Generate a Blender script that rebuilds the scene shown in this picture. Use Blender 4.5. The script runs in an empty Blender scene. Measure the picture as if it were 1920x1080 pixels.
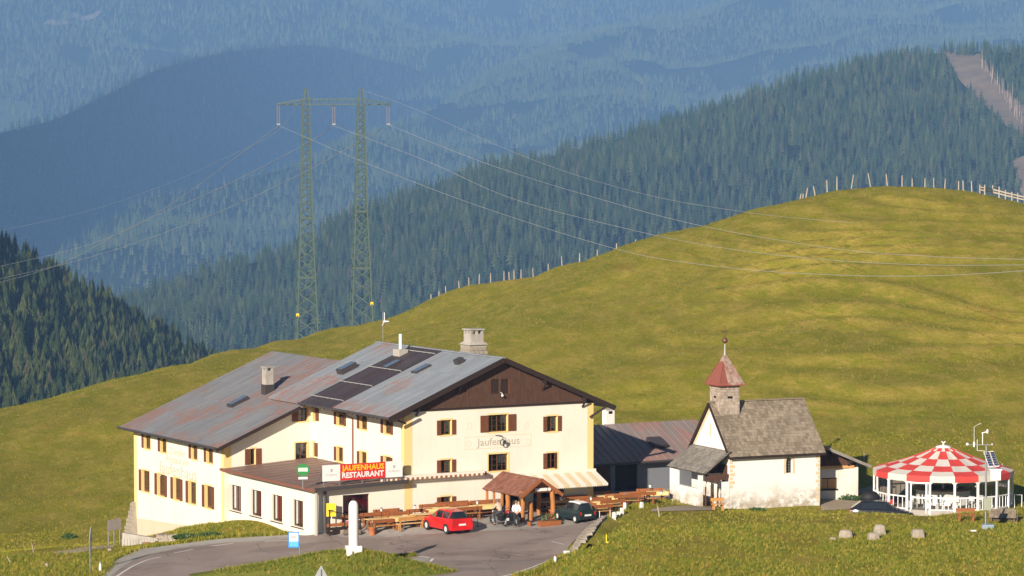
import bpy, math, random
import numpy as np
from mathutils import Vector, Matrix, noise
random.seed(7); RNG = np.random.default_rng(7)
sc = bpy.context.scene
R = math.radians

# ------------------------------------------------------------------ camera, sky, sun, exposure
F = 5600.0; PITCH = R(2.84); CAMH = 25.5
cam_d = bpy.data.cameras.new("camera"); cam = bpy.data.objects.new("camera", cam_d)
sc.collection.objects.link(cam); sc.camera = cam
cam.location = (0, 0, CAMH); cam.rotation_euler = (R(90) - PITCH, 0, 0)
cam_d.sensor_width = 36.0; cam_d.lens = 36.0 * F / 1920.0
cam_d.clip_start = 1.0; cam_d.clip_end = 30000.0

SUN_AZ = R(65); SUN_EL = R(20.5)           # direction the light travels: SUN_AZ from +X towards +Y
world = bpy.data.worlds.new("World"); sc.world = world; world.use_nodes = True
wn = world.node_tree.nodes; wl = world.node_tree.links
bg = wn["Background"]; sky = wn.new("ShaderNodeTexSky"); sky.sky_type = 'NISHITA'
sky.sun_disc = False; sky.sun_elevation = SUN_EL
sky.sun_rotation = R(205)                  # azimuth of the sun, clockwise from +Y
sky.altitude = 2000.0; sky.air_density = 1.0; sky.dust_density = 0.6; sky.ozone_density = 1.0
wl.new(sky.outputs[0], bg.inputs[0]); bg.inputs[1].default_value = 0.05
sun_d = bpy.data.lights.new("sun", 'SUN'); sun = bpy.data.objects.new("sun", sun_d)
sc.collection.objects.link(sun)
sun_d.energy = 5.0; sun_d.angle = R(0.55); sun_d.color = (1.0, 0.885, 0.75)
_d = Vector((math.cos(SUN_AZ) * math.cos(SUN_EL), math.sin(SUN_AZ) * math.cos(SUN_EL), -math.sin(SUN_EL)))
sun.rotation_euler = _d.to_track_quat('-Z', 'Y').to_euler()
sc.view_settings.view_transform = 'Standard'; sc.view_settings.look = 'None'
sc.view_settings.exposure = 0.57; sc.view_settings.gamma = 1.0
sc.view_settings.use_curve_mapping = False
sc.cycles.use_denoising = True
sc.cycles.max_bounces = 6; sc.cycles.diffuse_bounces = 2; sc.cycles.glossy_bounces = 2
sc.cycles.transparent_max_bounces = 12; sc.cycles.volume_bounces = 0
sc.cycles.caustics_reflective = False; sc.cycles.caustics_refractive = False

# ------------------------------------------------------------------ helpers
COL = sc.collection
cP, sP = math.cos(PITCH), math.sin(PITCH)
def ray(px, py):
    a = (px - 960) / F; b = -(py - 540) / F
    return np.array([a, cP + b * sP, -sP + b * cP])
def at(px, py, Y):
    r = ray(px, py); k = Y / r[1]
    return np.array([r[0] * k, Y, CAMH + r[2] * k])
def onz(px, py, z):
    r = ray(px, py); k = (z - CAMH) / r[2]
    return np.array([r[0] * k, r[1] * k, z])

def tag(o, label=None, cat=None, group=None, kind=None):
    if label: o["label"] = label
    if cat: o["category"] = cat
    if group: o["group"] = group
    if kind: o["kind"] = kind
    return o
def empty(name, loc=(0, 0, 0), rz=0.0, label=None, cat=None, group=None):
    o = bpy.data.objects.new(name, None); COL.objects.link(o)
    o.location = loc; o.rotation_euler = (0, 0, rz); o.empty_display_size = 0.3
    return tag(o, label, cat, group)
def copy_tree(o, parent=None):
    c = o.copy(); COL.objects.link(c)
    if parent is not None:
        c.parent = parent
    for ch in list(o.children):
        copy_tree(ch, c)
    return c

class MB:
    """collects faces, builds one mesh object"""
    def __init__(s): s.v = []; s.f = []; s.m = []; s.sm = []; s.T = None
    def add(s, vs, fs, m=0, smooth=False):
        n = len(s.v)
        if s.T is not None: vs = [tuple(s.T @ Vector(v)) for v in vs]
        s.v.extend([tuple(map(float, v)) for v in vs])
        for f in fs: s.f.append([i + n for i in f]); s.m.append(m); s.sm.append(smooth)
        return s
    def box(s, x0, x1, y0, y1, z0, z1, m=0):
        vs = [(x0, y0, z0), (x1, y0, z0), (x1, y1, z0), (x0, y1, z0), (x0, y0, z1), (x1, y0, z1), (x1, y1, z1), (x0, y1, z1)]
        return s.add(vs, [(0, 3, 2, 1), (4, 5, 6, 7), (0, 1, 5, 4), (1, 2, 6, 5), (2, 3, 7, 6), (3, 0, 4, 7)], m)
    def hexa(s, p, m=0):   # eight points: bottom ring 0-3, top ring 4-7
        return s.add(p, [(0, 3, 2, 1), (4, 5, 6, 7), (0, 1, 5, 4), (1, 2, 6, 5), (2, 3, 7, 6), (3, 0, 4, 7)], m)
    def slab(s, quad, th, m=0):   # quad of 4 points, thickened downwards along its normal
        q = [Vector(p) for p in quad]; n = (q[1] - q[0]).cross(q[3] - q[0]).normalized()
        if n.z < 0: n = -n
        return s.hexa([tuple(p - n * th) for p in q] + [tuple(p) for p in q], m)
    def beam(s, a, b, w, h=None, m=0, up=(0, 0, 1)):
        h = w if h is None else h
        a = Vector(a); b = Vector(b); d = (b - a).normalized(); u = Vector(up)
        if abs(d.dot(u)) > .95: u = Vector((0, 1, 0))
        x = d.cross(u).normalized(); y = x.cross(d).normalized()
        c = [(-w / 2, -h / 2), (w / 2, -h / 2), (w / 2, h / 2), (-w / 2, h / 2)]
        vs = [tuple(a + x * i + y * j) for i, j in c] + [tuple(b + x * i + y * j) for i, j in c]
        return s.add(vs, [(0, 1, 2, 3), (7, 6, 5, 4), (0, 4, 5, 1), (1, 5, 6, 2), (2, 6, 7, 3), (3, 7, 4, 0)], m)
    def tube(s, pts, rad, n=8, m=0, caps=True, smooth=True):
        pts = [Vector(p) for p in pts]; k = len(pts)
        rad = [rad] * k if not hasattr(rad, '__len__') else rad
        vs = []
        for i, p in enumerate(pts):
            d = (pts[min(i + 1, k - 1)] - pts[max(i - 1, 0)]).normalized()
            u = Vector((0, 0, 1)) if abs(d.z) < .9 else Vector((1, 0, 0))
            x = d.cross(u).normalized(); y = x.cross(d).normalized()
            for j in range(n):
                a = 2 * math.pi * j / n
                vs.append(tuple(p + (x * math.cos(a) + y * math.sin(a)) * rad[i]))
        fs = []
        for i in range(k - 1):
            for j in range(n):
                fs.append((i * n + j, i * n + (j + 1) % n, (i + 1) * n + (j + 1) % n, (i + 1) * n + j))
        s.add(vs, fs, m, smooth)
        if caps:
            s.add(vs[:n], [tuple(range(n))[::-1]], m); s.add(vs[-n:], [tuple(range(n))], m)
        return s
    def lathe(s, prof, n=16, c=(0, 0, 0), m=0, smooth=True, caps=True):
        vs = []; fs = []
        for r, z in prof:
            for j in range(n):
                a = 2 * math.pi * j / n; vs.append((c[0] + r * math.cos(a), c[1] + r * math.sin(a), c[2] + z))
        for i in range(len(prof) - 1):
            for j in range(n): fs.append((i * n + j, i * n + (j + 1) % n, (i + 1) * n + (j + 1) % n, (i + 1) * n + j))
        s.add(vs, fs, m, smooth)
        if caps and prof[0][0] > 1e-4: s.add(vs[:n], [tuple(range(n))[::-1]], m)
        if caps and prof[-1][0] > 1e-4: s.add(vs[-n:], [tuple(range(n))], m)
        return s
    def ball(s, c, r, n=12, m=0, sq=(1, 1, 1)):
        prof = [(max(1e-5, math.sin(math.pi * i / 8)) , -math.cos(math.pi * i / 8)) for i in range(9)]
        vs = []; fs = []
        for a, z in prof:
            for j in range(n):
                t = 2 * math.pi * j / n; vs.append((c[0] + r * a * math.cos(t) * sq[0], c[1] + r * a * math.sin(t) * sq[1], c[2] + r * z * sq[2]))
        for i in range(8):
            for j in range(n): fs.append((i * n + j, i * n + (j + 1) % n, (i + 1) * n + (j + 1) % n, (i + 1) * n + j))
        return s.add(vs, fs, m, True)
    def mesh(s, name, mats):
        me = bpy.data.meshes.new(name); me.from_pydata(s.v, [], s.f)
        if not isinstance(mats, (list, tuple)): mats = [mats]
        for mt in mats: me.materials.append(mt)
        me.polygons.foreach_set("material_index", s.m); me.polygons.foreach_set("use_smooth", s.sm)
        me.update(); return me
    def build(s, name, mats, parent=None, loc=None, rz=None, **kw):
        o = bpy.data.objects.new(name, s.mesh(name, mats)); COL.objects.link(o)
        if parent is not None: o.parent = parent
        if loc is not None: o.location = loc
        if rz is not None: o.rotation_euler = (0, 0, rz)
        return tag(o, kw.get('label'), kw.get('cat'), kw.get('group'), kw.get('kind'))
def link(name, me, parent=None, loc=None, rot=None, scale=None, **kw):
    o = bpy.data.objects.new(name, me); COL.objects.link(o)
    if parent is not None: o.parent = parent
    if loc is not None: o.location = loc
    if rot is not None: o.rotation_euler = rot
    if scale is not None: o.scale = scale
    return tag(o, kw.get('label'), kw.get('cat'), kw.get('group'), kw.get('kind'))

# ------------------------------------------------------------------ materials
class NT:
    def __init__(s, name):
        s.m = bpy.data.materials.new(name); s.m.use_nodes = True; s.n = s.m.node_tree.nodes; s.l = s.m.node_tree.links
        s.b = s.n["Principled BSDF"]; s.tc = s.n.new("ShaderNodeTexCoord")
    def map(s, scale=(1, 1, 1), rot=(0, 0, 0), src='Object'):
        mp = s.n.new("ShaderNodeMapping"); mp.inputs['Scale'].default_value = scale; mp.inputs['Rotation'].default_value = rot
        s.l.new(s.tc.outputs[src], mp.inputs[0]); return mp.outputs[0]
    def noise(s, vec, scale, detail=4, rough=.55, dist=0):
        t = s.n.new("ShaderNodeTexNoise"); t.inputs['Scale'].default_value = scale; t.inputs['Detail'].default_value = detail
        t.inputs['Roughness'].default_value = rough; t.inputs['Distortion'].default_value = dist
        s.l.new(vec, t.inputs['Vector']); return t.outputs['Fac']
    def ramp(s, fac, stops, interp='LINEAR'):
        r = s.n.new("ShaderNodeValToRGB"); r.color_ramp.interpolation = interp; el = r.color_ramp.elements
        while len(el) < len(stops): el.new(.5)
        for e, (p, c) in zip(el, stops):
            e.position = p; e.color = (c, c, c, 1) if not hasattr(c, '__len__') else (*c, 1)
        s.l.new(fac, r.inputs[0]); return r.outputs[0]
    def mix(s, fac, a, b, mode='MIX'):
        x = s.n.new("ShaderNodeMix"); x.data_type = 'RGBA'; x.blend_type = mode
        for i, v in ((0, fac), (6, a), (7, b)):
            if hasattr(v, 'links') or hasattr(v, 'is_output'): s.l.new(v, x.inputs[i])
            else: x.inputs[i].default_value = v if i == 0 else (*v, 1)
        return x.outputs[2]
    def math(s, op, a, b=None, c=None):
        x = s.n.new("ShaderNodeMath"); x.operation = op
        for i, v in enumerate((a, b, c)):
            if v is None: continue
            if hasattr(v, 'is_output'): s.l.new(v, x.inputs[i])
            else: x.inputs[i].default_value = v
        return x.outputs[0]
    def col(s, out): s.l.new(out, s.b.inputs['Base Color'])
    def bump(s, h, strength=.3, dist=.02):
        b = s.n.new("ShaderNodeBump"); b.inputs['Strength'].default_value = strength; b.inputs['Distance'].default_value = dist
        s.l.new(h, b.inputs['Height']); s.l.new(b.outputs[0], s.b.inputs['Normal'])
    def rough(s, v): s.b.inputs['Roughness'].default_value = v
    def random(s):
        o = s.n.new("ShaderNodeObjectInfo"); return o.outputs['Random']

def plain(name, c, rough=.7, var=.18, scale=6, metal=0, bump=.15, spec=None):
    t = NT(name); v = t.map()
    n = t.noise(v, scale, 5); t.col(t.mix(n, tuple(x * (1 - var) for x in c), tuple(min(1, x * (1 + var)) for x in c)))
    t.rough(rough); t.b.inputs['Metallic'].default_value = metal
    if bump: t.bump(t.noise(v, scale * 5, 3), bump, .01)
    if spec is not None: t.b.inputs['Specular IOR Level'].default_value = spec
    return t.m

def stained(name, c, dirt, amt=.5, scale=.8, rough=.85, stretch=(1, 1, .5), fine=14):
    """plaster or stone with patches and fine grain"""
    t = NT(name); v = t.map(stretch); v1 = t.map()
    a = t.noise(v, scale, 6, .65); m = t.ramp(a, [(.48, 0), (.72, 1)])
    base = t.mix(t.noise(v1, fine, 4), tuple(x * .93 for x in c), tuple(min(1, x * 1.05) for x in c))
    c = t.mix(t.math('MULTIPLY', m, amt), base, dirt)
    st = t.ramp(t.noise(t.map((2.6, 2.6, .16)), 1.3, 5, .7), [(.52, 0), (.7, 1)]); c = t.mix(t.math('MULTIPLY', st, amt * .55), c, dirt)
    t.col(c); t.rough(rough); t.bump(t.noise(v1, fine * 2, 4), .25, .01)
    t.b.inputs['Specular IOR Level'].default_value = .2
    return t.m

def wood(name, c, c2, axis='x', rough=.7, rnd=.0):
    t = NT(name); sc_ = {'x': (1.2, 14, 14), 'y': (14, 1.2, 14), 'z': (14, 14, 1.2)}[axis]
    n = t.noise(t.map(sc_), 1.6, 6, .6); k = t.mix(t.ramp(n, [(.3, 0), (.7, 1)]), c, c2)
    if rnd: k = t.mix(t.math('MULTIPLY', t.random(), rnd), k, tuple(x * .35 for x in c2))
    t.col(k); t.rough(rough); t.bump(n, .3, .01); t.b.inputs['Specular IOR Level'].default_value = .3
    return t.m
# ------------------------------------------------------------------ terrain (thin-plate surface through surveyed points)
def P_z(px, py, z): return tuple(onz(px, py, z))
def P_Y(px, py, Y): return tuple(at(px, py, Y))
CREST = [(-150, 790, 300), (0, 770, 310), (100, 745, 320), (200, 715, 330), (300, 690, 345), (400, 664, 362), (500, 643, 385), (573, 637, 415), (640, 622, 418),
         (700, 607, 405), (760, 590, 392), (800, 574, 385), (860, 549, 378), (920, 537, 372), (985, 521, 362), (1050, 499, 356), (1110, 488, 352),
         (1160, 469, 348), (1200, 456, 345), (1260, 437, 340), (1330, 416, 335), (1400, 401, 332), (1460, 384, 330), (1500, 373, 328), (1560, 360, 326),
         (1640, 348, 325), (1700, 348, 325), (1800, 357, 326), (1850, 365, 327), (1920, 383, 328), (2060, 425, 330)]
TP = []
for px, py, Y in CREST:
    p = at(px, py, Y); TP.append(tuple(p)); s = (Y + 22) / Y
    TP.append((p[0] * s, Y + 22, p[2] - 3.2)); s = (Y + 90) / Y; TP.append((p[0] * s, Y + 90, p[2] - 38))
TP += [P_Y(*q) for q in [
    (0, 850, 277), (0, 920, 255), (0, 985, 238), (100, 850, 276), (100, 930, 252), (100, 985, 238), (200, 780, 292), (200, 900, 256), (190, 960, 242),
    (320, 725, 312), (450, 680, 345), (650, 640, 385), (760, 620, 360), (900, 590, 335), (900, 640, 305),
    (1000, 560, 325), (1000, 620, 300), (1000, 720, 266), (1150, 560, 310), (1250, 530, 308), (1250, 650, 272), (1250, 760, 249),
    (1450, 470, 303), (1450, 580, 276), (1640, 430, 303), (1640, 500, 287), (1640, 650, 260), (1640, 800, 234), (1640, 870, 222), (1450, 700, 252),
    (1850, 440, 305), (1900, 600, 269), (1900, 720, 247), (1900, 830, 227), (2050, 600, 268), (2050, 800, 231)]]
TP += [P_z(*q) for q in [
    (205, 1080, -2.3), (300, 1030, -2.0), (300, 1080, -2.0), (420, 1016, -1.5), (560, 1005, -1.0), (700, 1000, -.55), (850, 1002, -.3), (960, 1000, -.2), (1060, 988, -.1),
    (1050, 1040, -.45), (900, 1080, -.75), (900, 1035, -.5), (660, 1075, -1.0), (430, 1078, -1.7), (550, 1040, -1.2), (1000, 1090, -.7),
    (1130, 1010, .55), (1110, 1045, .2), (1050, 1085, -.3), (1180, 960, .55), (1240, 944, .45), (1300, 950, .3), (1200, 1000, .75), (1240, 1060, .35), (1300, 1000, .5), (1400, 1000, .35), (1400, 1080, -.2),
    (1600, 1040, .05), (1700, 1080, -.2), (1900, 1080, -.2), (1900, 1010, .25), (1700, 1000, .45), (1600, 962, .55), (1650, 966, .7), (1700, 970, .6), (1560, 972, .4), (1760, 985, .4), (1850, 980, .3), (1930, 970, .3),
    (60, 1045, -2.7), (0, 1060, -2.9), (130, 1025, -2.6), (0, 1120, -3.0), (170, 1090, -2.5), (200, 1030, -2.4), (100, 1080, -2.5), (225, 1022, -2.6),
    (440, 990, -1.0), (520, 996, -1.0), (360, 995, -1.6), (600, 1000, -.75)]]
Cb = np.array([-7.25, 200.0, 0.0]); Ub = np.array([math.cos(R(30)), .5, 0]); Vb = np.array([-.5, math.cos(R(30)), 0])
def Bw(s, t, z=0.0): return Cb + s * Ub + t * Vb + np.array([0, 0, z])
TP += [tuple(Bw(*q)) for q in [(0, -1, 0), (7, -1.5, 0), (15, -1.5, 0), (15, 4, 0), (22, 4, 0), (30, 5, .05), (22, -2, 0), (-6.5, 0, -.6), (-6.9, 14, -1.3), (-3, 0, -.2),
       (-7.0, 30.3, -4.3), (-10, 25, -3.9), (-8.5, 19, -2.4), (5, 20, 0), (15, 20, 1.2), (0, 31, -1.6), (25, 14, .6), (-8.5, 31, -4.5), (-12, 31, -4.6)]]
TP += [(14.5, 206, 0), (21, 209, -.05), (13, 212, 0), (24, 213, -.1), (27, 214, -.2), (26.5, 204.3, -.78), (24.5, 204, -.7), (28.6, 204.6, -.7), (30, 203, 0), (30, 208, 0), (33, 208, 0), (36, 208, 0), (32, 214, .2), (38, 202, .1)]
TP += [(-60, 150, -6), (60, 150, -1.5), (0, 150, -3), (-80, 200, -6), (-100, 260, -8), (80, 200, 1), (90, 260, 10), (100, 330, 20), (-90, 320, -10)]
TPa = np.array(TP); _n = len(TPa)
def _k(d2): return np.where(d2 > 1e-9, .5 * d2 * np.log(np.maximum(d2, 1e-9)), 0)
_S = 100.0; _xy = TPa[:, :2] / _S
_K = _k(((_xy[:, None] - _xy[None]) ** 2).sum(-1)) + np.eye(_n) * 2e-6
_Pm = np.c_[np.ones(_n), _xy]
_A = np.zeros((_n + 3, _n + 3)); _A[:_n, :_n] = _K; _A[:_n, _n:] = _Pm; _A[_n:, :_n] = _Pm.T
_w = np.linalg.solve(_A, np.r_[TPa[:, 2], 0, 0, 0])
GX = np.arange(-110, 110.01, .7); GY = np.arange(150, 470.01, .7)
gx, gy = np.meshgrid(GX, GY)
GZ = np.zeros_like(gx)
for i in range(0, len(GY), 20):
    q = np.c_[gx[i:i + 20].ravel(), gy[i:i + 20].ravel()] / _S
    d2 = ((q[:, None] - _xy[None]) ** 2).sum(-1)
    GZ[i:i + 20] = (_k(d2) @ _w[:_n] + _w[_n] + q @ _w[_n + 1:]).reshape(gx[i:i + 20].shape)
def vnoise(x, y, seed=0):
    """smooth value noise on arrays"""
    rs = np.random.default_rng(seed); T = rs.random((256, 256)); xi = np.floor(x).astype(int); yi = np.floor(y).astype(int)
    fx = x - xi; fy = y - yi; fx = fx * fx * (3 - 2 * fx); fy = fy * fy * (3 - 2 * fy)
    a = T[xi % 256, yi % 256]; b = T[(xi + 1) % 256, yi % 256]; c = T[xi % 256, (yi + 1) % 256]; d = T[(xi + 1) % 256, (yi + 1) % 256]
    return (a * (1 - fx) + b * fx) * (1 - fy) + (c * (1 - fx) + d * fx) * fy - .5
def sstep(a, b, x): t = np.clip((x - a) / (b - a), 0, 1); return t * t * (3 - 2 * t)
_far = sstep(222, 245, gy) * 1.0 + sstep(-38, -48, gx) * (1 - sstep(222, 245, gy)) * .5
_far = np.clip(_far, 0, 1)
GZ += _far * (vnoise(gx / 13, gy / 13, 1) * 1.1 + vnoise(gx / 5, gy / 6, 2) * .45 + vnoise(gx / 1.9, gy / 2.2, 3) * .22)
# cattle terraces: low steps that follow the slope of the hill on the right
_hill = sstep(2, 26, gx) * sstep(232, 250, gy) * (1 - sstep(316, 326, gy))
_ph = GZ * .95 + vnoise(gx / 16, gy / 16, 4) * 3.2
TERR = _hill * np.sin(_ph * 2 * math.pi) * (.75 + 1.1 * vnoise(gx / 9, gy / 9, 5)); GZ += .36 * TERR
# small eroded gullies under the left fence
for (gpx, gpy, gY, ln) in ((968, 535, 356, 9), (880, 573, 362, 8)):
    g = at(gpx, gpy, gY); dx = gx - g[0]; dy = gy - g[1]
    a = dx * .55 + dy * .83; b = -dx * .83 + dy * .55
    GZ -= 1.3 * np.exp(-(a / ln) ** 2 - (b / .9) ** 2)
def G(x, y):
    i = np.clip((np.asarray(x) - GX[0]) / .7, 0, len(GX) - 1.001); j = np.clip((np.asarray(y) - GY[0]) / .7, 0, len(GY) - 1.001)
    i0 = i.astype(int); j0 = j.astype(int); fi = i - i0; fj = j - j0
    return (GZ[j0, i0] * (1 - fi) + GZ[j0, i0 + 1] * fi) * (1 - fj) + (GZ[j0 + 1, i0] * (1 - fi) + GZ[j0 + 1, i0 + 1] * fi) * fj
def gz(x, y): return float(G(np.array([x]), np.array([y]))[0])
def ground(px, py, y0=165.0, y1=430.0):
    """the point of the terrain seen at a place in the picture"""
    r = ray(px, py); Y = np.arange(y0, y1, .25); k = Y / r[1]
    h = CAMH + r[2] * k - G(r[0] * k, Y); i = int(np.argmax(h < 0)) or len(Y) - 1
    Yf = Y[i] - .25 * (0 - h[i]) / (h[i - 1] - h[i] + 1e-9) if i else Y[0]
    kk = Yf / r[1]; return np.array([r[0] * kk, Yf, gz(r[0] * kk, Yf)])

def grid_mesh(name, X, Y, Z, mats, flip=False, kind='structure'):
    nr, nc = X.shape; V = np.stack([X, Y, Z], -1).reshape(-1, 3)
    i = np.arange(nr * nc).reshape(nr, nc); q = np.stack([i[:-1, :-1], i[:-1, 1:], i[1:, 1:], i[1:, :-1]], -1).reshape(-1, 4)
    if flip: q = q[:, ::-1]
    me = bpy.data.meshes.new(name); me.vertices.add(len(V)); me.vertices.foreach_set("co", V.ravel())
    me.loops.add(q.size); me.loops.foreach_set("vertex_index", q.ravel().astype(np.int32))
    me.polygons.add(len(q)); me.polygons.foreach_set("loop_start", np.arange(0, q.size, 4, dtype=np.int32))
    me.polygons.foreach_set("use_smooth", np.ones(len(q), bool))
    me.update(calc_edges=True); me.validate()
    for m in (mats if isinstance(mats, (list, tuple)) else [mats]): me.materials.append(m)
    o = bpy.data.objects.new(name, me); COL.objects.link(o)
    if kind: o['kind'] = kind
    return o

# meadow material: green and dry straw patches, fine tufts
def meadow_mat(name, green, olive, dry, brown, terr=False):
    t = NT(name); v = t.map(); vs = t.map((1, .42, 2.2), (0, 0, .35)); vt = t.map((.5, .22, 3.5), (0, 0, .2))
    big = t.ramp(t.noise(v, .045, 5, .6, .4), [(.30, 0), (.72, 1)])
    mid = t.ramp(t.noise(vs, .42, 8, .75), [(.44, 0), (.64, 1)])
    streak = t.ramp(t.noise(vt, .8, 6, .7), [(.52, 0), (.68, 1)])
    fine = t.ramp(t.noise(vs, 2.6, 8, .82), [(.36, 0), (.66, 1)]); sp_ = t.ramp(t.noise(vs, 1.15, 7, .8), [(.5, 0), (.63, 1)])
    c = t.mix(big, green, olive); c = t.mix(t.math('MULTIPLY', mid, .50), c, dry)
    c = t.mix(t.math('MULTIPLY', streak, .5), c, dry)
    if terr:
        at_ = t.n.new('ShaderNodeAttribute'); at_.attribute_name = 'terrace'; s1 = t.math('MULTIPLY', at_.outputs['Fac'], t.math('ADD', .35, mid)); c = t.mix(t.math('MULTIPLY', s1, .5), c, dry)
    br = t.ramp(t.noise(v, .14, 6, .7, .6), [(.58, 0), (.7, 1)]); c = t.mix(t.math('MULTIPLY', br, .4), c, brown)
    c = t.mix(t.math('MULTIPLY', sp_, .30), c, brown); c = t.mix(t.math('MULTIPLY', fine, .55), c, tuple(x * .5 for x in olive))
    t.col(c); t.rough(.95); t.b.inputs['Specular IOR Level'].default_value = .08
    h = t.math('ADD', t.math('MULTIPLY', t.noise(vs, 2.2, 6, .7), .8), t.noise(v, 9, 4, .7)); t.bump(h, .8, .22)
    return t.m
M_meadow = meadow_mat("meadow_grass", (.18, .205, .016), (.31, .275, .026), (.56, .40, .10), (.38, .20, .055), True)
ter = grid_mesh("meadow_ground", gx, gy, GZ, M_meadow)
_at = ter.data.attributes.new("terrace", "FLOAT", "POINT"); _at.data.foreach_set("value", np.clip(TERR, 0, 1).astype(np.float32).ravel())

# ------------------------------------------------------------------ far mountains
def forest_floor(name, c1, c2, c3):
    t = NT(name); v = t.map()
    n = t.ramp(t.noise(v, .006, 8, .65), [(.35, 0), (.68, 1)]); f = t.noise(t.map((1, 1, .35)), .09, 5, .75)
    c = t.mix(n, c1, c2); c = t.mix(t.ramp(f, [(.4, 0), (.65, 1)]), c, c3); t.col(c); t.rough(1); t.b.inputs['Specular IOR Level'].default_value = 0
    t.bump(f, 1.0, 9); return t.m
M_hill = forest_floor("mountain_forest_floor", (.018, .030, .011), (.036, .050, .018), (.010, .017, .009))
M_clear = meadow_mat("mountain_clearing", (.05, .075, .025), (.075, .095, .03), (.09, .10, .04), (.08, .07, .035))
M_scree = plain("scree", (.20, .145, .085), .95, .6, .05, bump=.8)

def interp_poly(pts, n):
    """pts: px,py,Y rows -> n world points evenly in px"""
    a = np.array(pts, float); xs = np.linspace(a[0, 0], a[-1, 0], n)
    py = np.interp(xs, a[:, 0], a[:, 1]); Y = np.interp(xs, a[:, 0], a[:, 2])
    return np.array([at(x, y, d) for x, y, d in zip(xs, py, Y)])
def smooth1(a, k):
    w = np.hanning(2 * k + 1); w /= w.sum(); p = np.pad(a, ((k, k), (0, 0)), mode='edge')
    return np.stack([np.convolve(p[:, i], w, 'valid') for i in range(a.shape[1])], 1)
def ridge(name, crest, foot, amp, seed, n=260, m=70, bulge=0.0, sm=5, gs=260):
    C = smooth1(interp_poly(crest, n), sm); Ft = smooth1(interp_poly(foot, n), sm)
    u = np.linspace(0, 1, m)[:, None, None]; S = C[None] * (1 - u) + Ft[None] * u
    S[..., 2] += bulge * np.sin(u[..., 0] * math.pi)
    ph = vnoise(S[..., 0] / gs, S[..., 1] / gs, seed) + .5 * vnoise(S[..., 0] / gs * 2.3, S[..., 1] / gs * 2.3 + 9, seed + 1) + .25 * vnoise(S[..., 0] / gs * 5, S[..., 1] / gs * 5, seed + 2)
    env = np.sin(np.clip(u[..., 0] * 1.05, 0, 1) * math.pi) ** .6
    S[..., 2] += amp * ph * env
    back = C[None] + np.stack([np.zeros(n), np.linspace(420, 420, n), np.full(n, -230)], 1)[None]
    S = np.concatenate([back, S], 0)
    o = grid_mesh(name, S[..., 0], S[..., 1], S[..., 2], M_hill, flip=True); return o, S[1:]
near_crest = [(-1900, 150, 900), (-400, 240, 1250), (-160, 350, 1300), (0, 468, 1350), (50, 490, 1360), (100, 523, 1370), (200, 573, 1390), (250, 603, 1400), (330, 650, 1420), (395, 682, 1440), (460, 715, 1460), (600, 790, 1500)]
near_foot = [(-1900, 1000, 700), (-400, 900, 950), (0, 900, 1020), (300, 860, 1100), (600, 880, 1150)]
mid_crest = [(100, 625, 2900), (180, 590, 2920), (240, 566, 2950), (320, 534, 3000), (450, 499, 3050), (560, 470, 3100), (640, 414, 3150), (720, 384, 3200), (850, 347, 3280), (905, 312, 3300), (1000, 302, 3340), (1100, 277, 3380), (1250, 236, 3450), (1320, 212, 3480), (1400, 187, 3500), (1500, 152, 3540), (1600, 127, 3580), (1700, 105, 3600), (1790, 98, 3600), (1920, 98, 3580), (2200, 80, 3560), (3900, 200, 3300)]
mid_foot = [(100, 860, 2300), (600, 840, 2350), (1200, 780, 2450), (1700, 660, 2550), (2200, 620, 2550), (3900, 900, 2500)]
L3_crest = [(-1900, 420, 3900), (-500, 330, 4995), (-200, 290, 5535), (0, 250, 6075), (100, 226, 6480), (200, 177, 6953), (300, 127, 7493), (400, 101, 8033), (480, 91, 8505), (560, 84, 8910), (640, 90, 9248), (700, 110, 9382), (760, 122, 9518), (850, 160, 9585), (960, 230, 9652)]
L3_foot = [(-1900, 760, 4300), (-500, 700, 5468), (0, 640, 6278), (300, 590, 7155), (560, 560, 8033), (760, 500, 8708), (960, 480, 8910)]
L3b_crest = [(-1900, 700, 5000), (-300, 640, 5250), (0, 590, 5550), (60, 505, 5700), (180, 430, 5850), (260, 375, 6000), (420, 345, 6225), (600, 300, 6750), (700, 250, 7500), (800, 210, 8400), (900, 150, 9000), (1000, 110, 9300), (1150, 60, 9600), (1300, 25, 9750), (1500, -30, 9900), (2300, -140, 10050), (4200, -100, 9800)]
L3b_foot = [(-1900, 820, 4400), (-300, 760, 4650), (0, 740, 4725), (600, 640, 5250), (1000, 520, 5850), (1500, 420, 6450), (2300, 380, 6600), (4200, 500, 6300)]
L4_crest = [(-2600, 40, 9800), (-500, -20, 10375), (0, -60, 10750), (300, -60, 11000), (600, -30, 11250), (900, -60, 11500), (1300, -140, 11625), (2300, -200, 11625), (4800, -150, 11600)]
L4_foot = [(-2600, 420, 8200), (-500, 330, 8500), (0, 280, 8750), (500, 200, 9125), (1000, 180, 9500), (2300, 120, 9875), (4800, 200, 9900)]
near_hill, S1 = ridge("near_forest_hill", near_crest, near_foot, 14, 11, 260, 50, sm=3, gs=120)
mid_hill, S2 = ridge("middle_forest_hill", mid_crest, mid_foot, 42, 21, 420, 70, bulge=14)
shade_hill, S3 = ridge("shaded_forest_mountain", L3_crest, L3_foot, 80, 31, 360, 70, gs=650)
sun_hill, S3b = ridge("sunlit_forest_slope", L3b_crest, L3b_foot, 165, 41, 560, 90, bulge=30, gs=620)
far_hill, S4 = ridge("distant_forest_mountain", L4_crest, L4_foot, 240, 51, 460, 90, gs=880)
vf = MB(); vf.add([(-9000, -1500, -480), (9000, -1500, -480), (9000, 15000, -480), (-9000, 15000, -480)], [(0, 1, 2, 3)])
vf.build("valley_floor", M_hill, kind='structure')
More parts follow.
